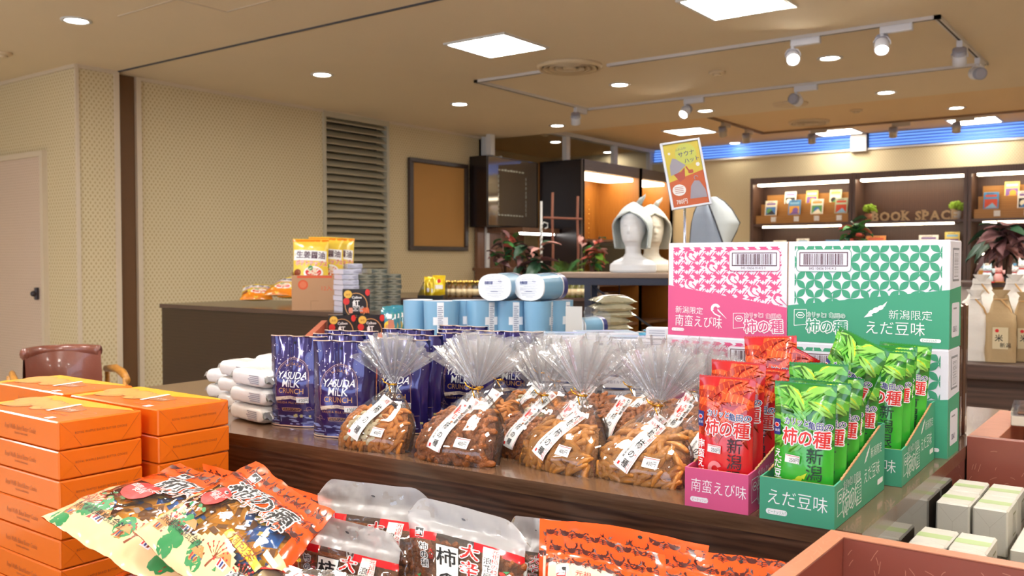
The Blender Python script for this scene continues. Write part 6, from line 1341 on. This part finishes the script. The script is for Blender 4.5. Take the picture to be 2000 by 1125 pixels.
for px, D, s, k, l, ks, n in ((1487, 5.2, .26, 9, 'low leafy plant with one pink leaf behind the pink carton', [LGR[1], LPK[1], LGR[0]], 14), (1668, 4.9, .42, 10, 'potted plant with round green leaves and coral tips over the green carton', [LGR[0], LPK[0], LGR[1], LGR[0]], 26), (1735, 5.0, .30, 12, 'small plant with dark and pink leaves over the green carton, right', [LGR[1], LPK[1], LPK[2]], 16), (1790, 5.1, .30, 13, 'plant with a broad pink-striped leaf just above the green carton', [LPK[1], LGR[1]], 9), (1455, 5.4, .28, 14, 'feathery green plant beside the slate hat', [LGR[0]], 18), (1570, 5.1, .24, 15, 'single bright green leaf plant above the joint of the cartons', [LGR[2]], 5)):
    v = V(px, 500, D); plant(v.x, v.y, 1.003, s+(.03), l, int(n*1.6), ks, .085, .06, .10, k)
v = V(1630, 520, 5.1); ps = thing('plant_shelf', 'long low wooden shelf behind the cartons carrying the potted plants', 'shelf', (v.x, v.y, 0), AZ); G().box(-.50, .50, -.25, .35, .97, 1.0, DWT).build('shelf_board', ps); G().box(-.48, .48, -.2, .3, 0, .97, DW).build('body', ps)

# ================================================================ brown cupboards on the left alcove
WBR = wood('cupboard_brown', '8a6248', '6e4b36', 2, .4); WDK = wood('cupboard_dark', '2c1f1c', '1e1513', 2, .25); WWM = wood('shelf_inside_warm', 'a8702e', '8a5520', 2, .4); WFR = wood('fascia_grey_brown', '6e6054', '584a40', 1, .4)
LITW = M('shelf_light_warm', (1, .82, .55), .5, emit=SHELF_E*.9, var=0)
cu = thing('lit_shelf_unit', 'brown wall unit with warm lit compartments behind the hat busts', 'cabinet', (0, 0, 0))
G().box(-6.15, -5.55, 8.86, 8.89, 0, 2.37, WDK).build('side_panel', cu); G().box(-5.565, -5.55, 8.84, 8.90, 0, 2.37, WFR).build('stile', cu)
G().box(-5.57, -5.55, 8.90, 11.08, 2.24, 2.37, WFR).build('fascia', cu); G().box(-6.15, -5.57, 8.89, 11.08, 2.35, 2.37, WFR).build('top_board', cu); G().box(-6.17, -6.15, 8.86, 11.08, 0, 2.37, WWM).build('back_panel', cu)
for y in (10.20, 11.05): G().box(-6.15, -5.54, y, y+.05, 0, 2.37, WWM).build('divider', cu); G().box(-5.56, -5.54, y, y+.05, 0, 2.37, WFR).build('stile', cu)
for a, b in ((8.95, 10.15), (10.28, 11.0)): G().box(-6.0, -5.62, a, b, 2.20, 2.235, LITW).build('light_panel', cu)
for z in (1.43, .9, .4): G().box(-6.15, -5.57, 8.89, 11.05, z, z+.03, WBR).build('shelf_board', cu)
gr_ = G()
for k in range(6): gr_.tube([(-6.13, 8.95+.09*k, 1.5), (-6.13, 8.95+.09*k, 2.05)], .004, BXK, 5)
for k in range(7): gr_.tube([(-6.13, 8.95, 1.5+.09*k), (-6.13, 9.42, 1.5+.09*k)], .004, BXK, 5)
stuff(gr_.build('wire_grid', cu)); pn = G()
for y in (9.95, 10.85):
    for k in range(9): pn.ball((-6.145, y, 1.5+.06*k), .008, CAP, 6, 4)
stuff(pn.build('shelf_pins', cu))
gc = thing('glass_cabinet', 'dark glass-fronted wall cabinet with a broken white square outline', 'cabinet', (0, 0, 0))
G().box(-6.40, -6.16, 7.86, 8.84, 1.58, 2.36, WDK).build('body', gc); G().box(-6.158, -6.150, 7.88, 8.80, 1.60, 2.35, M('smoked_glass', '6e5f4c', .06, spec=.9, coat=1., var=.05)).build('glass_door', gc)
p = Print(); r = random.Random(4); WB = M('outline_white', 'd6ddd2', .5)  # short white dashes forming a square on the glass door
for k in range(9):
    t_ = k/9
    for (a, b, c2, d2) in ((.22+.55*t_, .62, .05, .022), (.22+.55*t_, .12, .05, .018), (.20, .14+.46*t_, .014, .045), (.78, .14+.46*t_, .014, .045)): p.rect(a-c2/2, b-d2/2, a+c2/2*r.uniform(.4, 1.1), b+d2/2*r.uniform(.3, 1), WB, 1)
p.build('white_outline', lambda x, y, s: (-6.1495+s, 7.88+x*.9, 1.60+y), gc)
lc = thing('low_cupboard', 'brown wooden cupboard run under the glass cabinet, behind the plants', 'cabinet', (0, 0, 0))
G().box(-6.40, -5.95, 7.95, 8.84, 0, 1.10, WBR).build('body', lc); G().box(-6.42, -5.90, 7.93, 8.85, 1.10, 1.13, WBR).build('countertop', lc); G().box(-6.40, -6.36, 7.95, 8.84, 1.13, 1.58, WBR).build('back_panel', lc)
for k in range(3): dr = G().box(-5.948, -5.93, 7.97+.29*k, 8.24+.29*k, .1, 1.06, WBR, .003).build('door', lc); G().tube([(-5.915, 8.21+.29*k, .7), (-5.915, 8.21+.29*k, .85)], .006, METALW, 6).build('handle', dr)
sh = thing('light_shelf', 'short brown wall shelf with white light bar beneath the glass cabinet', 'shelf', (0, 0, 0)); G().box(-6.35, -5.85, 8.1, 8.83, 1.52, 1.575, WBR).build('shelf_board', sh); G().box(-5.95, -5.90, 8.15, 8.80, 1.50, 1.52, M('bar_light', (1, .97, .93), .5, emit=12, var=0)).build('light_bar', sh)
tv = thing('flat_screen', 'black flat screen standing low behind the bust in the brown unit', 'screen', (0, 0, 0)); G().box(-5.545, -5.515, 9.0, 9.95, .93, 1.42, BXK, .004).build('screen', tv); G().box(-5.515, -5.512, 9.03, 9.92, .96, 1.39, M('screen_glass', '0c0c10', .1, coat=.5)).build('glass', tv)
# white posts and beam of the open partition
for y, l in ((7.98, 'white square post nearest the silver wall end, above the glass cabinet'), (8.97, 'white square post over the dark cabinet side'), (10.08, 'third white post, above the lit shelf'), (11.02, 'last white post, at the back wall corner')):
    z0 = 2.372; t = thing('partition_post', l, 'post', (-5.85 if y > 8.5 else -6.2, y, z0)); G().box(-.03, .03, -.04, .04, -.0, 2.7-z0 if y > 8.3 else 2.6-z0, METALW, .002).build('post', t)
tag(G().box(-5.90, -5.80, 8.32, 11.08, 2.655, 2.6995, METALW).build('partition_rail'), 'white ceiling rail joining the posts above the brown cabinets', 'rail')
t = thing('wall_bracket', 'small white bracket sticking out from the silver post', 'bracket', (-6.34, 8.11, 2.36)); G().tube([(0, 0, 0), (.12, .05, 0)], .016, METALW, 10).build('arm', t); G().lathe([(.02, -.02), (.022, .02)], METALW, 12, Matrix.Translation((.13, .055, 0)) @ Matrix.Rotation(PI/2, 4, 'Y')).build('tip', t)

# ================================================================ bookcase on the back wall
WB1 = wood('bookcase_brown', '6b5146', '4e3a32', 2, .4); WB2 = wood('bookcase_back', '5f4233', '4a3226', 2, .45); WB3 = wood('book_tray', 'c08a48', 'a87434', 0, .45)
LIT = M('bookcase_light', (1, .84, .60), .5, emit=SHELF_E*1.1, var=0)
def bay(x0, x1, idx, where):
    t = thing('bookcase_bay', 'dark brown bookcase bay with strip lights, %s' % where, 'bookcase', (0, 0, 0))
    G().box(x0, x0+.035, 10.70, 11.08, 0, 2.21, WB1).build('side_panel', t); G().box(x1-.035, x1, 10.70, 11.08, 0, 2.21, WB1).build('side_panel', t)
    G().box(x0+.035, x1-.035, 10.71, 10.73, 2.135, 2.21, WB1).build('fascia', t); G().box(x0+.035, x1-.035, 10.73, 11.08, 2.19, 2.21, WB1).build('top_board', t); G().box(x0+.035, x1-.035, 11.06, 11.08, 0, 2.19, WB2).build('back_panel', t)
    G().box(x0+.08, x1-.06, 10.74, 10.84, 2.112, 2.14, LIT).build('strip_light', t)
    for z in (1.655, 1.32, .98, .6, .1):
        s = G().box(x0+.035, x1-.035, 10.72, 11.06, z-.03, z, WB1).build('shelf_board', t)
        if z > .9: G().box(x0+.14, x1-.14, 10.75, 10.79, z-.05, z-.031, LIT).build('strip_light', s)
    return t
bay(-4.30, -3.09, 1, 'left bay full of picture books'); bay(-3.085, -1.89, 2, 'middle bay with the wooden BOOK SPACE letters'); bay(-1.885, -.67, 3, 'right bay cut by the picture edge'); bay(-.665, .55, 4, 'bay outside the picture at the right')
BKC = ['f3ead2', 'e9e3da', '4f8fc4', 'd98a4c', 'f4f0e8', 'e8d070', 'b8c4a8', '3a3a40']
def book(x, y, z, w, h, col, label, k, tilt=-.2):
    m = M('book_cover_'+col, col, .5, var=.04); t = thing('picture_book', label, 'book', (x, y, z), (tilt, 0, 0), 'picture books on the bookcase'); G().box(-w/2, w/2, 0, .012, 0, h, m, .001).build('cover', t); G().box(-w/2+.002, w/2-.001, .002, .010, .002, h+.0005, LABELP).build('pages', t)
    p = Print(); r = random.Random(k*5+1); c = [M('art_'+q, q, .4, var=.15, vs=40) for q in ('3f78b8', 'e0a03c', '5c9a58', 'c8503c', '2a2a30', '7a5aa0', 'f4ecd8', '8ab8d8')]
    p.rect(-w*.42, h*.12, w*.42, h*.62, c[k % 8], 1); p.circ(w*r.uniform(-.15, .15), h*.36, w*.24, c[(k*3+2) % 8], 2, 14, h*.17); p.poly([(-w*.4, h*.12), (w*.1, h*.42), (w*.42, h*.14)], c[(k+4) % 8], 3); p.rect(-w*.38, h*.74, w*.38, h*.86, c[(k*2+5) % 8], 1); p.rect(-w*.3, h*.90, w*.2, h*.93, c[4], 1)
    p.build('cover_print', lambda x2, y2, s: (x2, -s, y2), t)
for bx, tr_x0, tr_x1, where, lows, ups in ((0, -4.24, -3.13, 'left', (-4.08, -3.79, -3.52, -3.24), (-3.88, -3.62, -3.34)), (1, -1.83, -.72, 'right', (-1.68, -1.36, -1.04), (-1.50, -1.18, -.9))):
    t = thing('slanted_book_tray', 'honey-coloured two-step book tray in the %s bay' % where, 'book tray', (0, 0, 1.6555))
    G().box(tr_x0, tr_x1, 10.74, 10.76, 0, .10, WB3).build('front_board', t); G().box(tr_x0, tr_x1, 10.76, 11.03, 0, .02, WB3).build('base', t); G().box(tr_x0+.02, tr_x1, 10.86, 10.88, .02, .24, WB3).build('step_board', t); G().box(tr_x0+.04, tr_x1, 11.0, 11.02, .02, .36, WB3).build('back_board', t)
    for k, x in enumerate((tr_x0+.22, tr_x0+.5, tr_x0+.74, tr_x0+1.0)): G().box(x-.03, x+.03, 10.735, 10.7395, .02, .08, LABELP).build('price_card', t)
    for k, x in enumerate(lows): book(x, 10.79, 1.74, .145, .20, BKC[(k*2+bx*2) % 8], 'picture book on the lower step of the %s book tray, %s from its left end' % (where, ('first', 'second', 'third', 'fourth')[k]), k+bx*3)
    for k, x in enumerate(ups): book(x, 10.90, 1.86, .14, .19, BKC[(k+4+bx) % 8], 'picture book on the upper step of the %s book tray, %s from its left end' % (where, ('first', 'second', 'third')[k]), k+4+bx)
LTR = M('letter_wood', 'cdb28a', .6, var=.08, vs=40)
for word, xs in (('BOOK', -2.88), ('SPACE', -2.42)):
    x = xs
    for i, chh in enumerate(word):
        vs, fs = glyphs(chh, .03); w_ = max(v[0] for v in vs)-min(v[0] for v in vs); s = .138; g = G(); n = len(vs); mn = min(v[0] for v in vs)
        serif = [(-.02, 0), (.0, 0)]
        g.add([((a-mn)*s*.95, 0, b*s) for a, b in vs]+[((a-mn)*s*.95, .02, b*s) for a, b in vs], [f for f in fs]+[[q+n for q in f[::-1]] for f in fs], LTR)
        ec = {}
        for f in fs:
            for q in range(len(f)): e = (f[q], f[(q+1) % len(f)]); k = tuple(sorted(e)); ec.setdefault(k, []).append(e)
        g.add([((a-mn)*s*.95, 0, b*s) for a, b in vs]+[((a-mn)*s*.95, .02, b*s) for a, b in vs], [(e[0][0], e[0][0]+n, e[0][1]+n, e[0][1]) for e in ec.values() if len(e) == 1], LTR)
        if chh in 'BKPE':      # slab serifs
            for zz in (0, .105 if False else .100): g.box(-.010, .035, .0005, .0195, zz, zz+.010, LTR)
        o = g.build('wooden_letter', None, (x, 10.76, 1.657)); tag(o, 'wooden block letter %s of the word %s, %s from the left' % (chh, word, ('first', 'second', 'third', 'fourth', 'fifth')[i]), 'letter', 'wooden BOOK SPACE letters'); x += w_*s*.95+.013
for x, l in ((-2.93, 'small bushy lime plant in a terracotta pot left of the wooden letters'), (-2.02, 'small bushy lime plant in a white pot right of the wooden letters')):
    t = thing('small_bushy_plant', l, 'plant', (x, 10.84, 1.656)); G().lathe([(0, 0), (.045, 0), (.055, .09), (.045, .09), (0, .08)], POTW if x > -2.5 else M('pot_terracotta', 'c98a68', .5), 16).build('pot', t)
    g = G(); r = random.Random(3); LL = M('lime_foliage', '9cc43c', .5, var=.25, vs=30)
    for k in range(90): a, b, rr = r.uniform(0, 6.28), r.uniform(-.2, 1.57), r.uniform(.7, 1.); g.ball((math.cos(a)*math.cos(b)*.085*rr, math.sin(a)*math.cos(b)*.07*rr, .12+math.sin(b)*.075*rr), .013, LL, 6, 4)
    stuff(g.build('foliage', t))
k = 0
for x, z, w, h in ((-3.98, 1.322, .16, .13), (-3.70, 1.322, .15, .15), (-3.35, 1.322, .16, .13), (-2.86, 1.322, .22, .17), (-2.3, 1.322, .2, .17), (-2.06, 1.322, .15, .2), (-1.72, 1.322, .15, .19), (-1.42, 1.322, .15, .19), (-1.15, 1.322, .15, .19), (-1.74, .982, .14, .2), (-1.4, .982, .14, .2), (-2.1, .982, .2, .22)):
    book(x, 10.84, z, w, h, BKC[k % 8], 'picture book standing on the %s shelf of the %s bay, cover %s' % ('second' if z > 1.2 else 'third', 'left' if x < -3.1 else 'middle' if x < -1.9 else 'right', ('cream, leftmost', 'pale grey, centre', 'blue', 'orange, leftmost', 'white', 'yellow', 'sage green, leftmost', 'dark, centre')[k % 8]), k, -.1); k += 1

# ================================================================ right-hand side
MB_ = M('bin_marbled', '8f4a3a', .4, var=.12, vs=8, coat=.2); FLK = M('bin_fleck', 'c98a70', .45); MBT = M('bin_rim', 'b5765a', .45, var=.12, vs=40)
def flecks(p, w, h, n, seed):
    r = random.Random(seed)
    for k in range(n):
        x, y, a, L = r.uniform(0, w), r.uniform(0, h), r.uniform(0, PI), r.uniform(.003, .009)
        q = [(x-math.cos(a)*L, y-math.sin(a)*L), (x, y+.001), (x+math.cos(a)*L, y+math.sin(a)*L)]
        if all(0 < u < w and 0 < v < h for u, v in q): p.line(q, .0007, FLK, 1)
b1 = thing('marbled_bin', 'reddish-brown fleck-patterned display bin at the bottom right corner', 'display bin', (0, 0, 0))
G().box(-.372, -.350, .55, 1.193, .56, .856, MB_, .001).build('side_panel', b1); G().box(-.372, .35, 1.193, 1.215, .56, .856, MB_, .001).build('back_panel', b1); G().box(.35, .372, .55, 1.215, .56, .856, MB_, .001).build('side_panel', b1); G().box(-.35, .35, .55, 1.193, .56, .60, MB_).build('base', b1); G().box(-.36, .36, .6, 1.2, 0, .56, TW).build('plinth', b1)
p = Print(); flecks(p, .70, .25, 420, 1); p.build('fleck_pattern', lambda x, y, s: (-.35+x, 1.193-s, .60+y), b1); p = Print(); flecks(p, .72, .022, 90, 2); p.build('fleck_pattern', lambda x, y, s: (-.37+x, 1.193+y, .8577+s), b1); p = Print(); flecks(p, .022, .64, 90, 3); p.build('fleck_pattern', lambda x, y, s: (-.372+x, .55+y, .8577+s), b1)
G().box(-.3725, -.3495, .55, 1.2155, .8562, .8576, MBT).box(-.3495, .3725, 1.1925, 1.2155, .8562, .8576, MBT).build('rim', b1)
b2 = thing('marbled_bin', 'reddish-brown display bin farther back, beyond the pale wrapped boxes', 'display bin', (0, 0, 0))
G().box(-.355, .45, 2.045, 2.067, .58, .855, MB_, .001).build('front_panel', b2); G().box(-.355, -.300, 2.067, 2.45, .58, .855, MBT, .001).build('side_panel', b2); G().box(-.30, .45, 2.43, 2.45, .58, .855, MB_).build('back_panel', b2); G().box(-.30, .45, 2.067, 2.43, .58, .62, MB_).build('base', b2); G().box(-.34, .44, 2.05, 2.44, 0, .58, TW).build('plinth', b2)
p = Print(); flecks(p, .8, .25, 300, 5); p.build('fleck_pattern', lambda x, y, s: (-.35+x, 2.045-s, .60+y), b2)
pl = thing('bin_platform', 'dark platform between the two marbled bins, under the pale wrapped boxes', 'table', (0, 0, 0)); G().box(-.352, .45, 1.22, 2.04, .575, .60, TT).build('top', pl); G().box(-.35, .44, 1.23, 2.03, 0, .575, TW).build('body', pl)
# pale wrapped boxes with green bands
WPB = M('wrap_pale', 'cbc7bb', .5, var=.03, vs=30, bump=.06, bs=60); WPG = M('wrap_green', 'a9bb84', .5); WPL = M('wrap_line', 'b4aea0', .6)
def wbox():
    w, d, h = .055, .100, .082; t = thing('wrapped_box', 'x', 'gift box'); G().box(0, w, 0, d, 0, h, WPB, .003).build('body', t)
    p = Print(); p.rect(.002, d*.36, w-.002, d*.62, WPG, 1); p.line([(.002, d*.02), (w*.5, d*.22), (w-.002, d*.02)], .0005, WPL, 1); p.line([(.002, d*.98), (w*.5, d*.80), (w-.002, d*.98)], .0005, WPL, 1); p.build('top_print', lambda x, y, s: (x, y, h+s), t)
    p = Print(); p.line([(.001, h*.98), (w*.5, h*.6), (w-.001, h*.98)], .0005, WPL, 1); p.line([(w*.5, h*.6), (w*.5, .002)], .0005, WPL, 1); p.build('fold_print', lambda x, y, s: (x, -s, y), t)
    p = Print(); p.rect(d*.55, h*.3, d*.85, h*.8, M('wrap_label', '8c8a6c', .6), 1); [p.rect(d*(.58+.07*k), h*.34, d*(.61+.07*k), h*.76, LABELP, 2) for k in range(4)]; p.build('side_print', lambda x, y, s: (w+s, x, y), t); KIDS[t.name] = kids(t); return t
wx_ = wbox(); wu = False
for ci, cx in enumerate((-.350, -.292)):
    for ri, cyy in enumerate((1.235, 1.338, 1.441, 1.544, 1.74, 1.843)):
        for k in range(2):
            zt = .60+k*.083 if ri < 4 else .622+k*.083
            t = wx_ if not wu else dup(wx_, (0, 0, 0)); wu = True; t['label'] = 'pale wrapped box, %s layer, %s one in the column %s' % (('lower', 'upper')[k], ('nearest', 'second', 'third', 'fourth', 'fifth', 'farthest')[ri], ('at the table side', 'further right')[ci]); t['group'] = 'pale wrapped boxes with green bands'
            t.location = (cx+rnd.uniform(-.001, .001), cyy, zt+.0005); t.rotation_euler = (0, 0, rnd.uniform(-.01, .01))
G().box(-.351, -.235, 1.735, 1.95, .6001, .622, TW).build('riser', pl)
def slab(name, label, x0, x1, y0, y1, z0, z1, m, cat, prints=None):
    t = thing(name, label, cat, (x0, y0, z0)); G().box(0, x1-x0, 0, y1-y0, 0, z1-z0, m, .002).build('body', t)
    if prints: p = Print(); prints(p, x1-x0, z1-z0); p.build('print', lambda x, y, s: (x, -s, y), t)
    return t
def lbl(p, w, h): p.rect(w*.2, h*.35, w*.5, h*.75, M('wrap_label', '8c8a6c', .6), 1); [p.rect(w*(.22+.06*k), h*.4, w*(.25+.06*k), h*.7, LABELP, 2) for k in range(4)]
slab('pale_box', 'low pale box with small printed panel, upper one at the right picture edge', -.225, -.02, 1.68, 1.85, .676, .74, WPB, 'gift box', lbl); slab('pale_box', 'low pale box under the other one at the right picture edge', -.225, -.02, 1.675, 1.85, .6005, .675, WPB, 'gift box', lbl)
slab('pale_box', 'third pale box farther back at the right edge, beneath the acrylic tray', -.20, .0, 1.88, 2.02, .6005, .775, WPB, 'gift box', lbl)
t = thing('clear_snack_case', 'shallow clear case of wrapped sweets at the lower right', 'snack case', (-.205, 1.38, .70)); G().box(0, .24, 0, .16, 0, .045, clearmat('case_clear', (1, 1, 1), .12, .04, .04)).build('clear_lid', t)
for k in range(3): g = G().box(.012+.075*k, .078+.075*k, .015, .145, .003, .030, (WPB, PKO, WPB)[k], .003); g.build('sweet_packet', t); p = Print(); p.rect(.02+.075*k, .03, .07+.075*k, .13, LABELP, 1); p.rect(.03+.075*k, .04, .055+.075*k, .12, M('wrap_label', '8c8a6c', .6), 2); p.build('print', lambda x, y, s: (x, y, .0302+s), t)
slab('case_support', 'plain pale box under the clear snack case', -.205, .035, 1.38, 1.54, .6005, .699, WPB, 'gift box')
t = thing('acrylic_tray', 'clear acrylic tray with bluish sheen at the right edge', 'tray', (-.19, 1.885, .777)); g = G().box(0, .18, 0, .12, 0, .004, AC).box(0, .004, 0, .12, .004, .04, AC).box(0, .18, 0, .004, .004, .04, AC).box(0, .18, .116, .12, .004, .04, AC); g.build('tray', t); G().box(.02, .16, .02, .10, .005, .02, FBB, .002).build('sheet', t)
# tall dark brown slabs standing behind the carton
CHB = M('choco_box', '4a2d24', .2, coat=.6, var=.08)
for k, (y, l) in enumerate(((2.10, 'tall glossy dark brown gift box standing next to the green carton'), (2.155, 'second tall glossy dark brown gift box, right of the first'))):
    t = thing('tall_brown_box', l, 'gift box', (-.47, y, TZ+.0005), .06); G().box(0, .09, 0, .042, 0, .285, CHB, .004).build('body', t); p = Print(); p.rect(.008, .08, .012, .2, GOLDP, 1); p.build('print', lambda x, yy, s: (x, -s, yy), t); p = Print(); p.rect(.008, .04, .02, .09, GREYP, 1); p.build('side_label', lambda x, yy, s: (.09+s, x, yy), t)
t = thing('clear_lid_box', 'shallow box of sweets with clear lid, on the far marbled bin', 'snack case', (-.30, 2.22, .8565), .1); G().box(0, .13, 0, .17, 0, .022, M('box_cream', 'd9cdb8', .5), .002).build('base', t); G().box(0, .13, 0, .17, .0225, .034, AC).build('clear_lid', t); [G().box(.012+.04*k, .045+.04*k, .02, .15, .0225, .028, PKB, .002).build('sweet', t) for k in range(3)]
t = thing('red_edged_card', 'white card with red edge standing in the far bin at the right picture edge', 'sign', (-.15, 2.20, .6205), .3); G().box(0, .12, 0, .004, 0, .30, LABELP).build('card', t); G().box(-.003, 0, -.0005, .0045, 0, .30, PRR).box(-.003, .12, -.0005, .0045, .30, .303, PRR).build('red_edge', t)
# rice bags on a rustic table
RT = wood('rustic_brown', '5a4238', '3c2b24', 0, .5); v = V(1960, 720, 3.65)
rt = thing('rustic_table', 'rustic dark brown table carrying the rice bags', 'table', (v.x, v.y, 0), AZ-.5); G().box(-.38, .55, -.12, .5, .745, .805, RT, .004).build('tabletop', rt); G().box(-.35, .5, -.06, .45, 0, .745, RT).build('body', rt)
PWH = M('rice_paper_white', 'e6e0d8', .7, var=.04, bump=.3, bs=25); PBR = M('rice_paper_brown', 'b49a72', .8, var=.06, bump=.35, bs=25); STR = M('paper_string', 'c9a06c', .7)
def ricebag(px, D, m, h, label, wd=.115, lab=False, st=NAVY, rz=0.):
    v = V(px, 700, D); t = thing('rice_bag', label, 'rice bag', (v.x, v.y, .806), face_cam(px)+rz, 'paper rice bags'); g = G()
    def f(a, b):
        s = 1 if b < .62 else 1-.62*((b-.62)/.38)**.8*(1 if b < .93 else .9); w_ = wd/2*(1 if b < .7 else s+.0); d_ = wd*.36*(1 if b < .6 else max(.12, 1-(b-.6)/.33)); th = a*2*PI; x = math.copysign(abs(math.cos(th))**.5, math.cos(th))*w_; y = math.copysign(abs(math.sin(th))**.6, math.sin(th))*d_
        return (x+.003*nz(a*6, b*7, h*9), y+.004*nz(a*7, b*8, 2), b*h)
    g.grid(f, 32, 26, m, 0, 1, 0, 1, flip=False); g.build('paper_bag', t); G().tube([(math.cos(k*PI/6)*wd*.22, math.sin(k*PI/6)*wd*.08, h*.93) for k in range(13)], .003, STR if m is PBR else PWH, 6).tube([(0, -wd*.08, h*.93), (.03, -wd*.12, h*.80), (.045, -wd*.14, h*.66)], .004, STR, 6).build('string', t)
    G().grid(lambda a, b: (math.cos(a*2*PI)*(.014+.018*b+.004*math.sin(a*44)*b), math.sin(a*2*PI)*(.008+.008*b), h*.96+b*.03), 44, 4, m).build('knot', t)
    if lab: p = Print(); p.rect(-.028, h*.20, .028, h*.52, M('rice_label', 'd6c6a0', .6), 1); p.circ(-.012, h*.47, .007, RED, 2, 12); p.text('米', -.02, h*.32, .03, BLACK, 2, off=.03); p.text('新潟', -.002, h*.23, .020, BLACK, 2, off=.02); p.build('label', lambda x, y, s: (x, -wd*.36-.004-s, y), t)
ricebag(1903, 3.72, PWH, .27, 'slim white rice bag at the left end, plain paper', .085); ricebag(1915, 3.95, PWH, .33, 'tall white rice bag behind the slim one, knotted top', .15); ricebag(1953, 3.68, PBR, .27, 'kraft brown rice bag with paper label, left of the two brown bags', .115, True); ricebag(2002, 3.70, PBR, .26, 'kraft brown rice bag with paper label, cut by the right picture edge', .115, True); ricebag(1980, 3.98, PWH, .33, 'tall white rice bag in the rear, between the brown ones', .15)
# rear shelf with plant and lucky cats
CORK2 = M('cork_panel_tan', 'b58c54', .8, var=.1, vs=80); v = V(1975, 556, 4.75); rs2 = thing('ornament_shelf', 'brown shelf unit behind the rice bags carrying cat figures and a plant', 'shelf', (v.x, v.y, 0), AZ-.35)
G().box(-.24, .5, -.1, .4, 1.075, 1.10, RT).build('shelf_board', rs2); G().box(-.11, .5, -.06, .38, 0, 1.075, CORK2).build('cork_front', rs2); G().box(-.24, -.11, -.06, .38, 0, 1.075, M('grey_leg', 'b8aca4', .5)).build('leg_panel', rs2)
plant(V(1962, 540, 4.72).x, V(1962, 540, 4.72).y, 1.101, .34, 'bushy plant with drooping mauve and dark green leaves in a black pot, right edge', 60, [LPK[2], LGR[1], LPK[1], LPK[2]], .13, .085, .17, 21, POTB, droop=.9, ph=.03, pr=.07)
CATW = M('figure_white', 'f4eee6', .35, coat=.4); CATP = M('figure_pink', 'e8a8a0', .4)
for k, (px, D, s, m, l) in enumerate(((1928, 4.62, .8, M('figure_sky', 'c8dce0', .35, coat=.4), 'pale blue and red lucky cat figure at the left end of the shelf'), (1950, 4.66, .7, CATP, 'small pink lucky cat figure with raised paw'), (1984, 4.60, .75, CATW, 'small white cat figure under the plant'), (2000, 4.55, 1.05, CATW, 'largest white cat figure on a pink cushion at the picture edge'))):
    v = V(px, 552, D); t = thing('cat_figure', l, 'figurine', (v.x, v.y, 1.101), face_cam(px)); t.scale = (s, s, s)
    g = G(); g.lathe([(0, 0), (.032, 0), (.036, .015), (.034, .04), (.024, .062), (.018, .07)], m, 18); g.ball((0, -.002, .085), (.027, .024, .023), m, 16, 10)
    for sg in (-1, 1): g.add([(sg*.008, -.002, .104), (sg*.026, -.002, .098), (sg*.022, .002, .124), (sg*.016, .008, .100)], [(0, 1, 2), (1, 3, 2), (3, 0, 2)], m)
    g.tube([(.026, -.01, .045), (.036, -.016, .065), (.034, -.018, .09)], [.009, .008, .009], m, 8); g.build('body', t); p = Print(); [p.circ(sg*.010, .088, .0022, BLACK, 1, 8) for sg in (-1, 1)]; p.circ(0, .080, .002, RED, 1, 8); p.build('face', lambda x, y, s_: (x, -.0268-s_, y), t); G().tube([(math.cos(q*.6)*.021, -.003+math.sin(q*.6)*.020, .068) for q in range(11)], .003, RED, 6).build('collar', t)
    G().lathe([(0, -.0), (.042, 0), (.042, .006), (0, .006)], RED if k in (0, 3) else TAN, 18).build('cushion', t)
t = thing('back_bin', 'terracotta bin edge on the floor level right of the rustic table', 'display bin', (0, 0, 0)); G().box(-.02, .0, 2.6, 3.0, 0, .8, RBN).box(.0, .3, 2.6, 2.62, 0, .8, RBN).build('panel', t)

# ================================================================ armchair at the far left
LTH = M('leather_brown', '7a4638', .3, coat=.4, var=.08, bump=.08, bs=120); ARM = wood('arm_oak', 'c98c3c', 'a96e28', 0, .3)
v = V(128, 715, 3.95); ac2 = thing('armchair', 'brown leather armchair with curved oak arms behind the orange boxes', 'chair', (v.x, v.y, 0), AZ+.62); ac2.scale = (.62, .8, .90)
g = G(); g.grid(lambda a, b: (math.sin((a-.5)*1.9)*.30, .22-math.cos((a-.5)*1.9)*.0+.0-(abs(a-.5)*2)**2*.16-.035*math.sin(PI*b), .62+b*.28), 20, 8, LTH); g.grid(lambda a, b: (math.sin((a-.5)*1.9)*.30, .27-(abs(a-.5)*2)**2*.16+.03*math.sin(PI*b), .62+b*.28), 20, 8, LTH, flip=True)
g.tube([(math.sin((k/20-.5)*1.9)*.30, .245-(abs(k/20-.5)*2)**2*.16, .90) for k in range(21)], .028, LTH, 10); g.build('backrest', ac2)
for sg in (-1, 1):
    G().tube([(sg*.30, .16, .80), (sg*.33, .0, .815), (sg*.34, -.15, .80), (sg*.33, -.28, .78)], [.016, .02, .024, .018], ARM, 10).build('armrest', ac2)
    for y in (-.26, .18): G().tube([(sg*.32, y, 0), (sg*.32, y, .79)], [.016, .018], ARM, 8).build('leg', ac2)
G().box(-.28, .28, -.28, .20, .36, .48, LTH, .02).build('seat', ac2); G().box(-.30, .30, -.24, .18, .31, .355, ARM).build('seat_frame', ac2)
